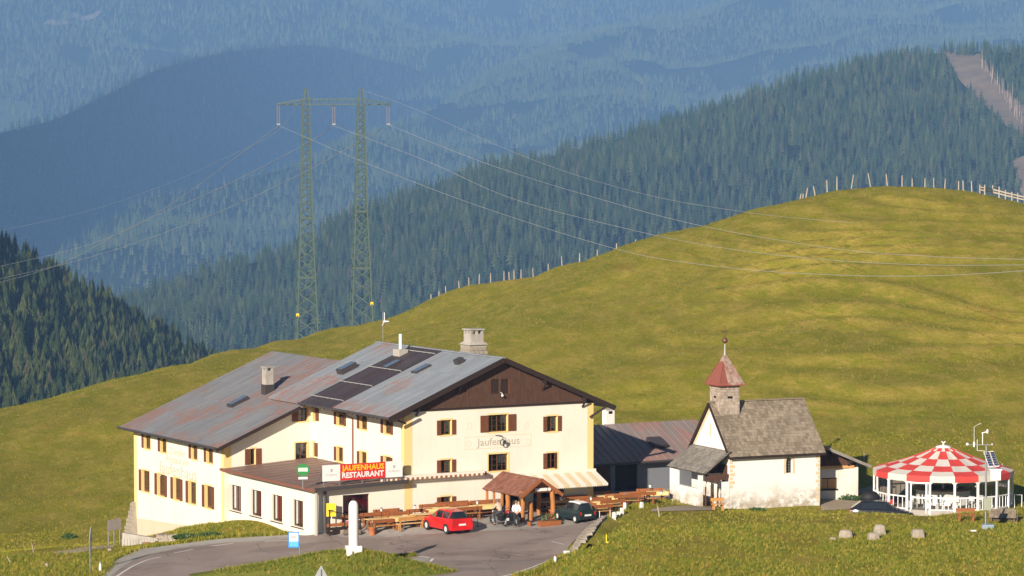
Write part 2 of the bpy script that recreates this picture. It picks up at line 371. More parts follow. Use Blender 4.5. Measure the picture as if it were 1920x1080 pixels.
# skirt that carries the near meadow down to the valley on all sides
sk = MB()
for a, b, c, d in [((-110, 150), (-110, 470), (-700, 1000), (-900, -600)), ((110, 470), (110, 150), (900, -600), (700, 1000)), ((-110, 470), (110, 470), (700, 1000), (-700, 1000)), ((110, 150), (-110, 150), (-900, -600), (900, -600))]:
    k = 24
    e0 = [(a[0] + (b[0] - a[0]) * i / k, a[1] + (b[1] - a[1]) * i / k) for i in range(k + 1)]
    e1 = [(d[0] + (c[0] - d[0]) * i / k, d[1] + (c[1] - d[1]) * i / k) for i in range(k + 1)]
    vs = [(x, y, gz(x, y)) for x, y in e0] + [(x, y, -481 if y > 0 else -120) for x, y in e1]
    sk.add(vs, [(i, k + 1 + i, k + 2 + i, i + 1) for i in range(k)], 0, True)
sk.build("hillside_ground", M_meadow, kind='structure')

# conifers
def spruce_mesh(name, seed, tiers=9, seg=9, mats=None, wob=.3, h=1.0, r=.19, top=.02):
    rs = random.Random(seed); mb = MB()
    mb.tube([(0, 0, -.06), (0, 0, .5)], [.016, .010], 5, 1, False)
    lean = (rs.uniform(-.02, .02), rs.uniform(-.02, .02))
    for i in range(tiers):
        f = i / (tiers - 1); z1 = .10 + .80 * f ** .92; rr = r * (1 - f) ** .85 + top; rr *= rs.uniform(.8, 1.12)
        z2 = z1 + .20 * (1 - .45 * f); n = seg; vs = [(lean[0] * z2, lean[1] * z2, min(z2, h + .01))]
        a0 = rs.uniform(0, 6.28)
        for j in range(n * 2):
            a = a0 + math.pi * j / n + rs.uniform(-.12, .12)
            q = rr * (rs.uniform(.85, 1.2) if j % 2 == 0 else rs.uniform(.35, .6))
            vs.append((q * math.cos(a) + lean[0] * z1, q * math.sin(a) + lean[1] * z1, z1 - (rs.uniform(.02, .06) if j % 2 == 0 else -.03) * (1.2 - f)))
        fs = [(0, 1 + j, 1 + (j + 1) % (2 * n)) for j in range(2 * n)]
        mb.add(vs, fs, 0, False)
    return mb.mesh(name, mats)
def conifer_mat(name, a, b, c):
    t = NT(name); r = t.random(); col = t.ramp(r, [(0, a), (.45, b), (.8, c), (.93, tuple(x * 1.35 for x in c)), (1, (.13, .10, .06))])
    n = t.noise(t.map(), 22, 3, .7); col = t.mix(t.math('MULTIPLY', n, .6), col, tuple(x * .4 for x in a)); t.col(col)
    t.rough(1); t.b.inputs['Specular IOR Level'].default_value = .02
    return t.m
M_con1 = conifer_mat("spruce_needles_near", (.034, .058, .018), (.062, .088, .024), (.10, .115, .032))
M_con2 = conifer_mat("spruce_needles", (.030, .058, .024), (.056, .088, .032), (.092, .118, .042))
M_con3 = conifer_mat("spruce_needles_painted_shade", (.014, .026, .018), (.028, .046, .028), (.055, .075, .045))  # needles coloured darker to put the mountain's shade into them
M_trunk = plain("bark", (.16, .12, .09), .9)
spA = [spruce_mesh("spruce_crown", 100 + i, 10, 10, [M_con1, M_trunk], r=.2) for i in range(5)]
spB = [spruce_mesh("spruce_small", 200 + i, 6, 7, [M_con2, M_trunk], r=(.13, .17, .21, .15, .25, .18)[i]) for i in range(6)]
M_con4 = conifer_mat("spruce_needles_painted_sun", (.040, .070, .028), (.085, .125, .040), (.135, .165, .055))  # brighter needle copy; sunlight on the far slopes put into the colour
spF = [spruce_mesh("spruce_far", 400 + i, 5, 6, [M_con4, M_trunk], r=(.15, .2, .25)[i]) for i in range(3)]
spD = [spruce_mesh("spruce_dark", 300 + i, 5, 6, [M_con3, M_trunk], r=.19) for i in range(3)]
LIB = bpy.data.collections.new("tree_library")
def scatter(name, P, sizes, meshes, label):
    """one stuff object: trees instanced on points"""
    me = bpy.data.meshes.new(name); me.vertices.add(len(P)); me.vertices.foreach_set("co", P.astype(np.float32).ravel())
    a = me.attributes.new("size", 'FLOAT', 'POINT'); a.data.foreach_set("value", sizes.astype(np.float32))
    a = me.attributes.new("turn", 'FLOAT', 'POINT'); a.data.foreach_set("value", (RNG.random(len(P)) * 6.283).astype(np.float32))
    me.update(); o = bpy.data.objects.new(name, me); COL.objects.link(o); o['kind'] = 'stuff'; o['label'] = label; o['category'] = 'forest' if 'forest' in name else 'grass'
    ng = bpy.data.node_groups.new(name + "_nodes", 'GeometryNodeTree')
    ng.interface.new_socket("Geometry", in_out='INPUT', socket_type='NodeSocketGeometry'); ng.interface.new_socket("Geometry", in_out='OUTPUT', socket_type='NodeSocketGeometry')
    N = ng.nodes; L = ng.links; gi = N.new("NodeGroupInput"); go = N.new("NodeGroupOutput"); ip = N.new("GeometryNodeInstanceOnPoints")
    gi_ = N.new("GeometryNodeGeometryToInstance")
    for msh in meshes[::-1]:
        ob = bpy.data.objects.new(msh.name + "_source", msh)
        LIB.objects.link(ob); oi = N.new("GeometryNodeObjectInfo"); oi.inputs['Object'].default_value = ob; oi.inputs['As Instance'].default_value = True
        L.new(oi.outputs['Geometry'], gi_.inputs[0])
    L.new(gi.outputs[0], ip.inputs['Points']); L.new(gi_.outputs[0], ip.inputs['Instance']); ip.inputs['Pick Instance'].default_value = True
    sz = N.new("GeometryNodeInputNamedAttribute"); sz.data_type = 'FLOAT'; sz.inputs['Name'].default_value = "size"
    tn = N.new("GeometryNodeInputNamedAttribute"); tn.data_type = 'FLOAT'; tn.inputs['Name'].default_value = "turn"
    cx = N.new("ShaderNodeCombineXYZ"); L.new(tn.outputs[0], cx.inputs[2]); L.new(cx.outputs[0], ip.inputs['Rotation']); L.new(sz.outputs[0], ip.inputs['Scale'])
    L.new(ip.outputs[0], go.inputs[0]); md = o.modifiers.new("scatter", 'NODES'); md.node_group = ng
    return o
def proj(P):
    x, y, z = P[..., 0], P[..., 1], P[..., 2] - CAMH; d = y * cP - z * sP; u = y * sP + z * cP
    return 960 + F * x / d, 540 - F * u / d
def sample(S, n, keep=None):
    """n random points on a ridge grid by area"""
    a = S[:-1, :-1]; b = S[:-1, 1:]; c = S[1:, :-1]; d = S[1:, 1:]
    ar = np.linalg.norm(np.cross(b - a, c - a), axis=-1); cx, cy = proj(a); ar = (ar * ((cx > -520) & (cx < 2420) & (cy > -260) & (cy < 900))).ravel(); ar /= ar.sum()
    k = RNG.choice(len(ar), n, p=ar); u = RNG.random((n, 1)); v = RNG.random((n, 1))
    f = lambda q: q.reshape(-1, 3)[k]
    P = (f(a) * (1 - u) + f(b) * u) * (1 - v) + (f(c) * (1 - u) + f(d) * u) * v
    px, py = proj(P); m = (py < 1150)
    if keep is not None: m &= keep(px, py, P)
    return P[m]
def poly_in(px, py, poly):
    c = np.zeros(px.shape, bool); n = len(poly)
    for i in range(n):
        x1, y1 = poly[i]; x2, y2 = poly[(i + 1) % n]
        c ^= ((y1 > py) != (y2 > py)) & (px < (x2 - x1) * (py - y1) / (y2 - y1 + 1e-9) + x1)
    return c
# --- near dark forest: 300 single trees, the rest one mass
N1 = sample(S1, 4300); N1 = N1[np.argsort(N1[:, 1])]
px1, py1 = proj(N1)
vis = np.ones(len(N1), bool)
crest_py = np.interp(px1, [c[0] for c in CREST], [c[1] for c in CREST]); vis = (py1 < crest_py + 28) & (px1 > -20) & (px1 < 460)
size1 = RNG.uniform(8.0, 12.5, len(N1))
idx = np.where(vis)[0]; idx = idx[np.linspace(0, len(idx) - 1, min(300, len(idx))).astype(int)] if len(idx) > 300 else idx
for i in idx:
    s = size1[i]; link("spruce_tree", spA[i % 5], None, tuple(N1[i]), (0, 0, random.uniform(0, 6.28)), (s * random.uniform(.85, 1.2), s * random.uniform(.85, 1.2), s),
        label="dark green spruce on the steep shaded hillside beyond the left end of the meadow", cat="spruce tree", group="spruces on the near dark hillside at left")
rest = np.ones(len(N1), bool); rest[idx] = False
scatter("near_forest", N1[rest], size1[rest], spA, "dense dark spruce forest on the hillside left of the meadow")
# --- middle ridge
CLEAR = [(1775, 105), (1840, 105), (1860, 150), (1925, 210), (1925, 270), (1880, 235), (1820, 175), (1795, 150)]
CLEAR2 = [(1895, 300), (1960, 290), (1960, 390), (1915, 370)]
def keep2(px, py, P): return (vnoise(P[:, 0] / 42, P[:, 1] / 90, 71) + .7 * vnoise(P[:, 0] / 15, P[:, 1] / 30, 72) > -.56) & ~(poly_in(px + 16 * vnoise(P[:, 0] / 30, P[:, 1] / 60, 88), py + 16 * vnoise(P[:, 0] / 30, P[:, 1] / 60, 88) - 6, CLEAR) | poly_in(px, py - 4, CLEAR2)) & (py < 760)
N2 = sample(S2, 23000, keep2)
scatter("middle_forest", N2, (.38 + .62 * RNG.random(len(N2)) ** .7) * 21, spB, "spruce forest covering the long middle ridge")
# scree cut in the middle ridge
def patch(name, S, poly, mat, lift=3.0, **kw):
    pq, pr = proj(S); rr = np.where(poly_in(pq, pr, [(min(p[0] for p in poly) - 60, min(p[1] for p in poly) - 60), (max(p[0] for p in poly) + 60, min(p[1] for p in poly) - 60), (max(p[0] for p in poly) + 60, max(p[1] for p in poly) + 60), (min(p[0] for p in poly) - 60, max(p[1] for p in poly) + 60)]))
    S = S[rr[0].min():rr[0].max() + 1, rr[1].min():rr[1].max() + 1]; ki, kj = [np.linspace(0, S.shape[i] - 1, min(260, S.shape[i] * 6)) for i in (0, 1)]
    i0 = np.minimum(ki.astype(int), S.shape[0] - 2); j0 = np.minimum(kj.astype(int), S.shape[1] - 2); fi = (ki - i0)[:, None, None]; fj = (kj - j0)[None, :, None]
    S = (S[i0][:, j0] * (1 - fj) + S[i0][:, j0 + 1] * fj) * (1 - fi) + (S[i0 + 1][:, j0] * (1 - fj) + S[i0 + 1][:, j0 + 1] * fj) * fi
    px, py = proj(S); jx = 16 * vnoise(S[..., 0] / 30, S[..., 1] / 60, 88); m = poly_in(px + jx, py + jx, poly); nr, nc = px.shape; fs = []
    i = np.arange(nr * nc).reshape(nr, nc); mm = m[:-1, :-1] | m[1:, 1:] | m[1:, :-1] | m[:-1, 1:]
    q = np.stack([i[:-1, :-1], i[1:, :-1], i[1:, 1:], i[:-1, 1:]], -1)[mm]
    V = S.reshape(-1, 3).copy(); V[:, 2] += lift; used = np.unique(q); rm = -np.ones(len(V), int); rm[used] = np.arange(len(used))
    me = bpy.data.meshes.new(name); me.from_pydata(V[used].tolist(), [], rm[q].tolist()); me.materials.append(mat)
    me.polygons.foreach_set("use_smooth", [True] * len(q)); o = bpy.data.objects.new(name, me); COL.objects.link(o); o['kind'] = 'structure'; return o
patch("cleared_slope", S2, CLEAR, M_scree); patch("cleared_slope", S2, CLEAR2, M_scree)
# bare pale trunks along the upper edge of the cut
dt = MB()
for i in range(9): dt.beam((0, 0, 0), (0, 0, 1), .03, .03)
M_bare = plain("bare_trunk", (.42, .30, .21), .9)
tm = MB(); tm.tube([(0, 0, -.05), (.01, 0, .55), (0, .01, 1)], [.022, .016, .006], 5); tm = tm.mesh("bare_trunk", M_bare)
px2, py2 = proj(S2)
for i in range(46):
    f = i / 45; tx = 1842 + f * 84 + random.uniform(-4, 4); ty = 128 + f * 118 + random.uniform(-6, 5)
    k = np.argmin((px2 - tx) ** 2 + (py2 - ty) ** 2); p = S2.reshape(-1, 3)[k]
    link("bare_tree", tm, None, (p[0] + random.uniform(-2, 2), p[1], p[2]), (random.uniform(-.05, .05), random.uniform(-.05, .05), 0), (17, 17, random.uniform(13, 22)),
         label="bare pale trunk at the edge of the cleared strip on the middle ridge", cat="bare tree", group="bare trunks along the cleared strip")
# --- far slopes
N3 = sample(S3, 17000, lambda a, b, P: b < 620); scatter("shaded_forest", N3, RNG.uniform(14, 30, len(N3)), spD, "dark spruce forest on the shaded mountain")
fieldp = [(930, 175), (1010, 165), (1085, 190), (1040, 205), (950, 200)]
def dens(px, py, P): return vnoise(P[:, 0] / 200, P[:, 1] / 260, 77) + .7 * vnoise(P[:, 0] / 60, P[:, 1] / 110, 78) > -.33
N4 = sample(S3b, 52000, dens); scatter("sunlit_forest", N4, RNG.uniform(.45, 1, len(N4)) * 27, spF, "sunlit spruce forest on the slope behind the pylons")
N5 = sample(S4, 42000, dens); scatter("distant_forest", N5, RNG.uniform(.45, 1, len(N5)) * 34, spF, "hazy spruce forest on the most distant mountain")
patch("mountain_clearing", S4, [(-20, 190), (40, 190), (70, 215), (20, 240), (-20, 245)], M_clear, 6)
patch("mountain_clearing", S4, [(80, 54), (105, 38), (180, 22), (192, 26), (120, 48)], M_scree, 6)
patch("mountain_clearing", S3b, [(940, 100), (1020, 92), (1085, 108), (1040, 118), (960, 112)], M_clear, 6)

# --- the air
hz = MB(); hz.box(-4500, 4500, -300, 14500, -520, 1250)
t = bpy.data.materials.new("haze"); t.use_nodes = True; nn = t.node_tree.nodes; nn.clear()
out = nn.new("ShaderNodeOutputMaterial"); pv = nn.new("ShaderNodeVolumePrincipled")
pv.inputs['Color'].default_value = (.27, .53, 1.0, 1); pv.inputs['Density'].default_value = 0.82e-4; pv.inputs['Anisotropy'].default_value = -0.22
t.node_tree.links.new(pv.outputs[0], out.inputs['Volume'])
haze = hz.build("haze", t, kind='stuff'); haze['label'] = 'thin blue air between the hills'
# ------------------------------------------------------------------ building materials
M_plaster = stained("cream_plaster", (.80, .745, .63), (.62, .55, .44), .35, .5)
M_plinth = stained("beige_plinth", (.62, .52, .38), (.5, .42, .32), .4, .7)
M_yellow = plain("ochre_paint", (.80, .58, .25), .85, .08, 5, bump=.1, spec=.2)
M_white = stained("lime_plaster", (.80, .77, .71), (.47, .39, .28), .0, .6)
M_shut = wood("shutter_wood", (.135, .047, .022), (.20, .075, .034), 'z', .65, .25)
M_wframe = wood("window_frame_wood", (.095, .042, .022), (.15, .066, .034), 'z', .5)
M_dark = plain("painted_dark_backing", (.012, .010, .009), .9, .1, bump=0, spec=.1)  # near-black colour stands in for the darkness of rooms and openings
M_clad = wood("dark_cladding", (.055, .027, .017), (.118, .060, .038), 'z', .75, 0)
M_beam = wood("dark_beam", (.022, .013, .010), (.040, .024, .018), 'x', .7)
M_curt = plain("white_curtain", (.78, .77, .73), .9, .06, 3, bump=0)
M_redcurt = plain("red_curtain", (.42, .05, .045), .85, .2, 5, bump=.1)
def glass_mat(name, refl=.04, tint=(.88, .9, .9), alpha=.62):
    t = NT(name); n = t.n; tr = n.new("ShaderNodeBsdfTransparent"); tr.inputs[0].default_value = (*tint, 1)
    gl = n.new("ShaderNodeBsdfGlossy"); gl.inputs['Roughness'].default_value = .06; gl.inputs[0].default_value = (.9, .95, 1, 1)
    mx = n.new("ShaderNodeMixShader"); fr = n.new("ShaderNodeFresnel"); fr.inputs[0].default_value = 1.5
    mm = t.math('ADD', fr.outputs[0], refl); t.l.new(mm, mx.inputs[0]); t.l.new(tr.outputs[0], mx.inputs[1]); t.l.new(gl.outputs[0], mx.inputs[2])
    t.l.new(mx.outputs[0], n["Material Output"].inputs['Surface']); return t.m
M_glass = glass_mat("window_glass")
def metal_roof(name, base, base2, rust, rust_amt, thr=(.52, .66), dark=(.10, .10, .115), w=.6, eave=False):
    """sheet-metal roof, streaks run down the slope (local x)"""
    t = NT(name); v = t.map(); vx = t.map((.28, 3.2, .28)); vf = t.map((.5, 9, .5))
    a = t.ramp(t.noise(vx, 1.1, 6, .7), [(.3, 0), (.7, 1)]); c = t.mix(a, base, base2)
    zone = t.ramp(t.noise(v, .20, 4, .6, .5), [(thr[0], 0), (thr[1], 1)])
    st = t.ramp(t.noise(vf, 1.3, 5, .75), [(.47, 0), (.56, 1)])
    st2 = t.ramp(t.noise(vx, 2.1, 6, .8), [(.6, 0), (.68, 1)])
    # single sheets differ a little
    sx = t.n.new("ShaderNodeSeparateXYZ"); t.l.new(v, sx.inputs[0])
    cell = t.math('FLOOR', t.math('DIVIDE', sx.outputs[1], w)); cx = t.n.new("ShaderNodeCombineXYZ"); t.l.new(cell, cx.inputs[0]); t.l.new(t.math('FLOOR', t.math('MULTIPLY', sx.outputs[0], .42)), cx.inputs[1])
    wn_ = t.n.new("ShaderNodeTexWhiteNoise"); t.l.new(cx.outputs[0], wn_.inputs[0])
    c = t.mix(t.math('MULTIPLY', wn_.outputs[0], .28), c, dark)
    c = t.mix(t.math('MULTIPLY', st2, .5), c, dark)
    if eave: zone = t.math('MAXIMUM', zone, t.math('MULTIPLY', t.ramp(t.math('ADD', t.math('MULTIPLY', sx.outputs[0], .25), .5), [(.18, 1), (.62, 0)]), .95))
    c = t.mix(t.math('MULTIPLY', t.math('MULTIPLY', zone, st), rust_amt), c, rust)
    t.col(c); t.b.inputs['Metallic'].default_value = .0; t.rough(.5); t.b.inputs['Specular IOR Level'].default_value = .4
    t.bump(t.noise(vx, 3, 4), .25, .02); return t.m
M_roofblue = metal_roof("blue_grey_sheet_roof", (.22, .245, .27), (.31, .335, .36), (.34, .13, .065), .85, (.55, .66), eave=True)
M_roofwing = metal_roof("rusty_grey_sheet_roof", (.18, .185, .195), (.26, .26, .27), (.31, .12, .06), .9, (.46, .58))
M_roofannex = metal_roof("rusty_annex_roof", (.23, .185, .165), (.31, .25, .225), (.40, .12, .065), .9, (.42, .56))
M_strip = metal_roof("dark_brown_sheets", (.038, .028, .030), (.066, .048, .050), (.1, .05, .04), .2)
M_ext = metal_roof("brown_gravel_roof", (.20, .115, .085), (.30, .18, .14), (.13, .07, .055), .5, (.4, .6))
M_fascia = plain("fascia_metal", (.055, .048, .046), .5, .3, 4)
M_gutter = plain("rust_red_gutter", (.22, .085, .055), .5, .2)
M_conc = stained("concrete", (.42, .39, .34), (.2, .17, .14), .5, 1.5, .9)
M_stone = stained("rubble_stone", (.36, .31, .25), (.17, .135, .10), .6, 2.5, .95)
M_mortar = stained("mortar", (.38, .33, .27), (.22, .17, .13), .6, 2, .95)
M_steel = plain("grey_steel", (.35, .36, .37), .45, .1, metal=.7)
M_wmetal = plain("white_enamel", (.80, .80, .78), .45, .05, 3, bump=0)
M_black = plain("black_plastic", (.015, .015, .017), .5, .2, bump=0)

class Wall:
    """a wall plane inside a thing: x runs right as seen from outside, y into the wall, z up"""
    def __init__(s, base, rz, O, a, inn):
        s.base = np.array(base); c, k = math.cos(rz), math.sin(rz); Rm = np.array([[c, -k, 0], [k, c, 0], [0, 0, 1]])
        s.Ow = s.base + Rm @ np.array(O, float); s.aw = Rm @ np.array(a, float); s.iw = Rm @ np.array(inn, float)
        s.T = Matrix(((a[0], inn[0], 0, O[0]), (a[1], inn[1], 0, O[1]), (0, 0, 1, O[2]), (0, 0, 0, 1)))
    def hit(s, px, py, d=0.0):
        r = ray(px, py); o = np.array([0, 0, CAMH]); k = np.dot(s.iw, s.Ow + s.iw * d - o) / np.dot(s.iw, r); p = o + r * k - s.Ow
        return float(np.dot(p, s.aw)), float(p[2])
    def span(s, x0, x1, y0, y1):
        a, _ = s.hit(x0, (y0 + y1) / 2); b, _ = s.hit(x1, (y0 + y1) / 2); _, z1 = s.hit((x0 + x1) / 2, y0); _, z0 = s.hit((x0 + x1) / 2, y1)
        return a, b, z0, z1
def mb_on(w): m = MB(); m.T = w.T; return m
def build_wall(name, w, x0, x1, z0, top, holes, mat, parent, depth=.3, zf=None, extra=None):
    """wall face with openings and their reveals; top(x) gives the upper edge"""
    if not callable(top): tv = top; top = lambda x: tv
    cuts = sorted(set([x0, x1] + [h[0] for h in holes] + [h[1] for h in holes] + (extra or []))); cuts = [c for c in cuts if x0 - 1e-6 <= c <= x1 + 1e-6]
    m = mb_on(w)
    for a, b in zip(cuts[:-1], cuts[1:]):
        hs = sorted([h for h in holes if h[0] <= a + 1e-6 and h[1] >= b - 1e-6], key=lambda h: h[2]); z = z0
        for h in hs:
            m.add([(a, 0, z), (b, 0, z), (b, 0, h[2]), (a, 0, h[2])], [(0, 1, 2, 3)]); z = h[3]
        m.add([(a, 0, z), (b, 0, z), (b, 0, top(b)), (a, 0, top(a))], [(0, 1, 2, 3)])
    for h in holes:
        a, b, c, d = h[:4]
        m.add([(a, 0, c), (a, depth, c), (a, depth, d), (a, 0, d), (b, 0, c), (b, depth, c), (b, depth, d), (b, 0, d)], [(0, 1, 2, 3), (5, 4, 7, 6), (0, 4, 5, 1), (3, 2, 6, 7)])
    return m.build(name, mat, parent)
def shutter_mesh(wd, ht):
    m = MB(); f = .045; m.box(0, wd, -.03, 0, 0, f); m.box(0, wd, -.03, 0, ht - f, ht); m.box(0, f, -.03, 0, f, ht - f); m.box(wd - f, wd, -.03, 0, f, ht - f)
    m.box(f, wd - f, -.022, -.014, f, ht - f)
    n = max(6, int(ht / .085))
    for i in range(n):
        z = f + (ht - 2 * f) * (i + .5) / n; m.hexa([(f, -.008, z - .03), (wd - f, -.008, z - .03), (wd - f, -.004, z - .03), (f, -.004, z - .03),
            (f, -.026, z + .012), (wd - f, -.026, z + .012), (wd - f, -.02, z + .012), (f, -.02, z + .012)])
    return m.mesh("shutter", M_shut)
_sh = {}
def add_shutter(w, parent, x, z, wd, ht, turn=0.0, side=1):
    k = (round(wd, 2), round(ht, 2))
    if k not in _sh: _sh[k] = shutter_mesh(*k)
    Rz = Matrix.Rotation(turn, 4, 'Z'); M = w.T @ Matrix.Translation((x, -.015, z)) @ Rz
    o = link("shutter", _sh[k], parent); o.matrix_local = M; return o
def add_window(w, parent, h, nx=2, nz=2, dep=.2, surround=M_yellow, band=.1, shut=None, curtain=None, sill=None, fmat=None, name='window', bars=True, fw=.055):
    """shut: list of (side, width, turn)"""
    x0, x1, z0, z1 = h[:4]; fmat = fmat or M_wframe
    m = mb_on(w); f = fw
    for a, b, c, d in ((x0, x1, z0, z0 + f), (x0, x1, z1 - f, z1), (x0, x0 + f, z0 + f, z1 - f), (x1 - f, x1, z0 + f, z1 - f)): m.box(a, b, dep, dep + .06, c, d)
    for i in range(1, nx):
        x = x0 + (x1 - x0) * i / nx; q = .032 if (nx == 2 or i == nx // 2) else .014
        m.box(x - q, x + q, dep - .006, dep + .05, z0 + f, z1 - f)
    if bars:
        for j in range(1, nz):
            z = z0 + (z1 - z0) * j / nz; m.box(x0 + f, x1 - f, dep + .004, dep + .04, z - .013, z + .013)
    o = m.build(name, fmat, parent)
    g = mb_on(w); g.add([(x0 + .03, dep + .028, z0 + .03), (x1 - .03, dep + .028, z0 + .03), (x1 - .03, dep + .028, z1 - .03), (x0 + .03, dep + .028, z1 - .03)], [(0, 1, 2, 3)]); g.build("pane", M_glass, o)
    k = mb_on(w); k.add([(x0 - .02, dep + .35, z0 - .02), (x1 + .02, dep + .35, z0 - .02), (x1 + .02, dep + .35, z1 + .02), (x0 - .02, dep + .35, z1 + .02)], [(0, 1, 2, 3)])
    for a in (x0, x1): k.add([(a, dep + .07, z0), (a, dep + .35, z0), (a, dep + .35, z1), (a, dep + .07, z1)], [(0, 1, 2, 3)])
    k.build("painted_dark_backing", M_dark, o)  # added black sheet; the room's darkness is painted on it
    if surround:
        s = mb_on(w); b = band; y = -.008
        for A, B, c, d in ((x0 - b, x1 + b, z1, z1 + b), (x0 - b, x1 + b, z0 - b, z0), (x0 - b, x0, z0, z1), (x1, x1 + b, z0, z1)): s.box(A, B, y, 0.0, c, d)
        e = .006
        for A, B, c, d in ((x0, x0 + e, z0, z1), (x1 - e, x1, z0, z1), (x0 + e, x1 - e, z0, z0 + e), (x0 + e, x1 - e, z1 - e, z1)): s.box(A, B, 0.0, dep, c, d)
        s.build("surround", surround, o)
    for sd, wd, turn in (shut or []):
        if sd < 0: add_shutter(w, o, x0 - .03 - wd, z0 + .01, wd, z1 - z0 - .02)
        else:
            if turn: add_shutter(w, o, x1 - .02, z0 + .01, wd, z1 - z0 - .02, turn)
            else: add_shutter(w, o, x1 + .03, z0 + .01, wd, z1 - z0 - .02)
    if curtain:
        for (fa, fb, cm, zt) in curtain:
            c = mb_on(w); n = 8; vs = []
            for i in range(n + 1):
                x = x0 + (x1 - x0) * (fa + (fb - fa) * i / n); y = dep + .12 + (.02 if i % 2 else -.015)
                vs += [(x, y, z0 + .03 + (z1 - z0) * (1 - zt)), (x, y, z1 - .04)]
            c.add(vs, [(2 * i, 2 * i + 2, 2 * i + 3, 2 * i + 1) for i in range(n)]); c.build("curtain", cm, o)
    if sill:
        s = mb_on(w); s.box(x0 - .12, x1 + .12, -.09, .05, z0 - .09, z0 - .045); s.build("sill", sill, o)
    return o

# ------------------------------------------------------------------ the inn
INN = empty("inn", tuple(Cb), R(30), "large cream mountain inn with grey metal roof and dark wooden gable", "inn")
def IW(O, a, inn): return Wall(Cb, R(30), O, a, inn)
W_F = IW((0, 0, 0), (1, 0, 0), (0, 1, 0)); W_S = IW((0, 14, 0), (0, -1, 0), (1, 0, 0)); W_B = IW((-6.87, 14, 0), (1, 0, 0), (0, 1, 0))
W_A = IW((-6.87, 30.2, 0), (0, -1, 0), (1, 0, 0)); W_EF = IW((-6.4, 0, 0), (1, 0, 0), (0, 1, 0)); W_EL = IW((-6.4, 14, 0), (0, -1, 0), (1, 0, 0))
SL = 0.4142
roofz = lambda s: 10.6 - SL * abs(s - 7.46)
# front
fr = {}
fr['ul'] = W_F.span(827, 846.5, 787.5, 815.5); fr['um'] = W_F.span(916, 952, 777.5, 809.5); fr['ur'] = W_F.span(1026, 1045, 780, 809)
fr['ll'] = W_F.span(827, 846.5, 862, 890); fr['lm'] = W_F.span(916, 953, 851, 883); fr['lr'] = W_F.span(1026, 1045, 849, 878.5); fr['gl'] = W_F.span(827, 846.5, 931, 960)
E_S = 6.4
door = W_F.span(1000, 1058, 905, 950); door = (door[0], door[1], .05, 2.15)
build_wall("front_wall", W_F, 0, 14.92, -.8, 7.3, list(fr.values()) + [door], M_plaster, INN)
half = [(-1, .30, 0), (1, .30, 0)]
CR = [(.60, .95, M_curt, .85)]
add_window(W_F, INN, fr['ul'], 2, 2, shut=half, curtain=CR); add_window(W_F, INN, fr['um'], 4, 3, shut=[(-1, .62, 0), (1, .62, 0)], curtain=[(.7, .97, M_curt, .55)])
add_window(W_F, INN, fr['ur'], 2, 2, shut=half, curtain=CR); add_window(W_F, INN, fr['ll'], 2, 2, shut=half, curtain=CR)
add_window(W_F, INN, fr['lm'], 4, 3, curtain=[(.6, .97, M_curt, .6)]); add_window(W_F, INN, fr['lr'], 2, 2, shut=[(-1, .30, 0), (1, .3, R(-155))])
add_window(W_F, INN, fr['gl'], 2, 2, shut=half, curtain=CR)
add_window(W_F, INN, door, 4, 2, surround=None, fmat=M_beam, name='glazed_door')
m = mb_on(W_F)   # vertical grooves: single boards of the gable
x = 0.0; k = 0
wins_g = [W_F.span(921, 932, 711, 738), W_F.span(940, 952, 711, 738)]
while x < 14.9:
    x2 = min(14.92, x + .17); y = -.05 - (k % 3) * .006; zt0 = roofz(x) - .22; zt1 = roofz(x2) - .22
    if zt0 > 7.31 and zt1 > 7.31:
        spans = [(7.3, None)]
        for h in wins_g:
            if x2 > h[0] + .02 and x < h[1] - .02: spans = [(7.3, h[2]), (h[3], None)]
        for za, zb in spans:
            t0 = zt0 if zb is None else zb; t1 = zt1 if zb is None else zb
            m.hexa([(x + .008, y, za), (x2 - .004, y, za), (x2 - .004, 0, za), (x + .008, 0, za), (x + .008, y, t0), (x2 - .004, y, t1), (x2 - .004, 0, t1), (x + .008, 0, t0)])
    x = x2; k += 1
m.build("gable_board_cladding", M_clad, INN, kind='stuff')
m = mb_on(W_F); m.add([(0, .01, 7.3), (14.92, .01, 7.3), (14.92, .01, 7.35), (7.46, .01, 10.4), (0, .01, 7.35)], [(0, 1, 2, 3, 4)]); m.build("gable_backing", M_beam, INN)
m = mb_on(W_F); m.box(-.02, 14.94, -.075, -.004, 7.22, 7.36); m.build("gable_sill_beam", M_beam, INN)
add_window(W_F, INN, wins_g[0], 2, 3, dep=.03, surround=None, shut=[(-1, .38, 0)], curtain=CR); add_window(W_F, INN, wins_g[1], 2, 3, dep=.03, surround=None, shut=[(1, .42, 0)], curtain=[(.1, .4, M_curt, .8)])
m = mb_on(W_F); a, z = W_F.hit(938, 741); m.beam((a, -.05, z + .2), (a, -.3, z + .12), .03); m.ball((a, -.3, z), .09); m.build("gable_lamp", M_wmetal, INN)
# painted corner strips
for w, xa, xb, z0, z1 in ((W_F, -.004, .62, -.8, 7.22), (W_F, 14.42, 14.924, -.8, 7.22), (W_S, 13.55, 14.0, 2.9, 7.0), (W_A, -.004, .55, -3.0, 4.3), (W_A, 15.75, 16.2, -1.4, 4.3), (W_B, -.004, .55, 2.5, 4.4)):
    m = mb_on(w); m.box(xa, xb, -.006, 0, z0, z1); m.build("corner_strip", M_yellow, INN)
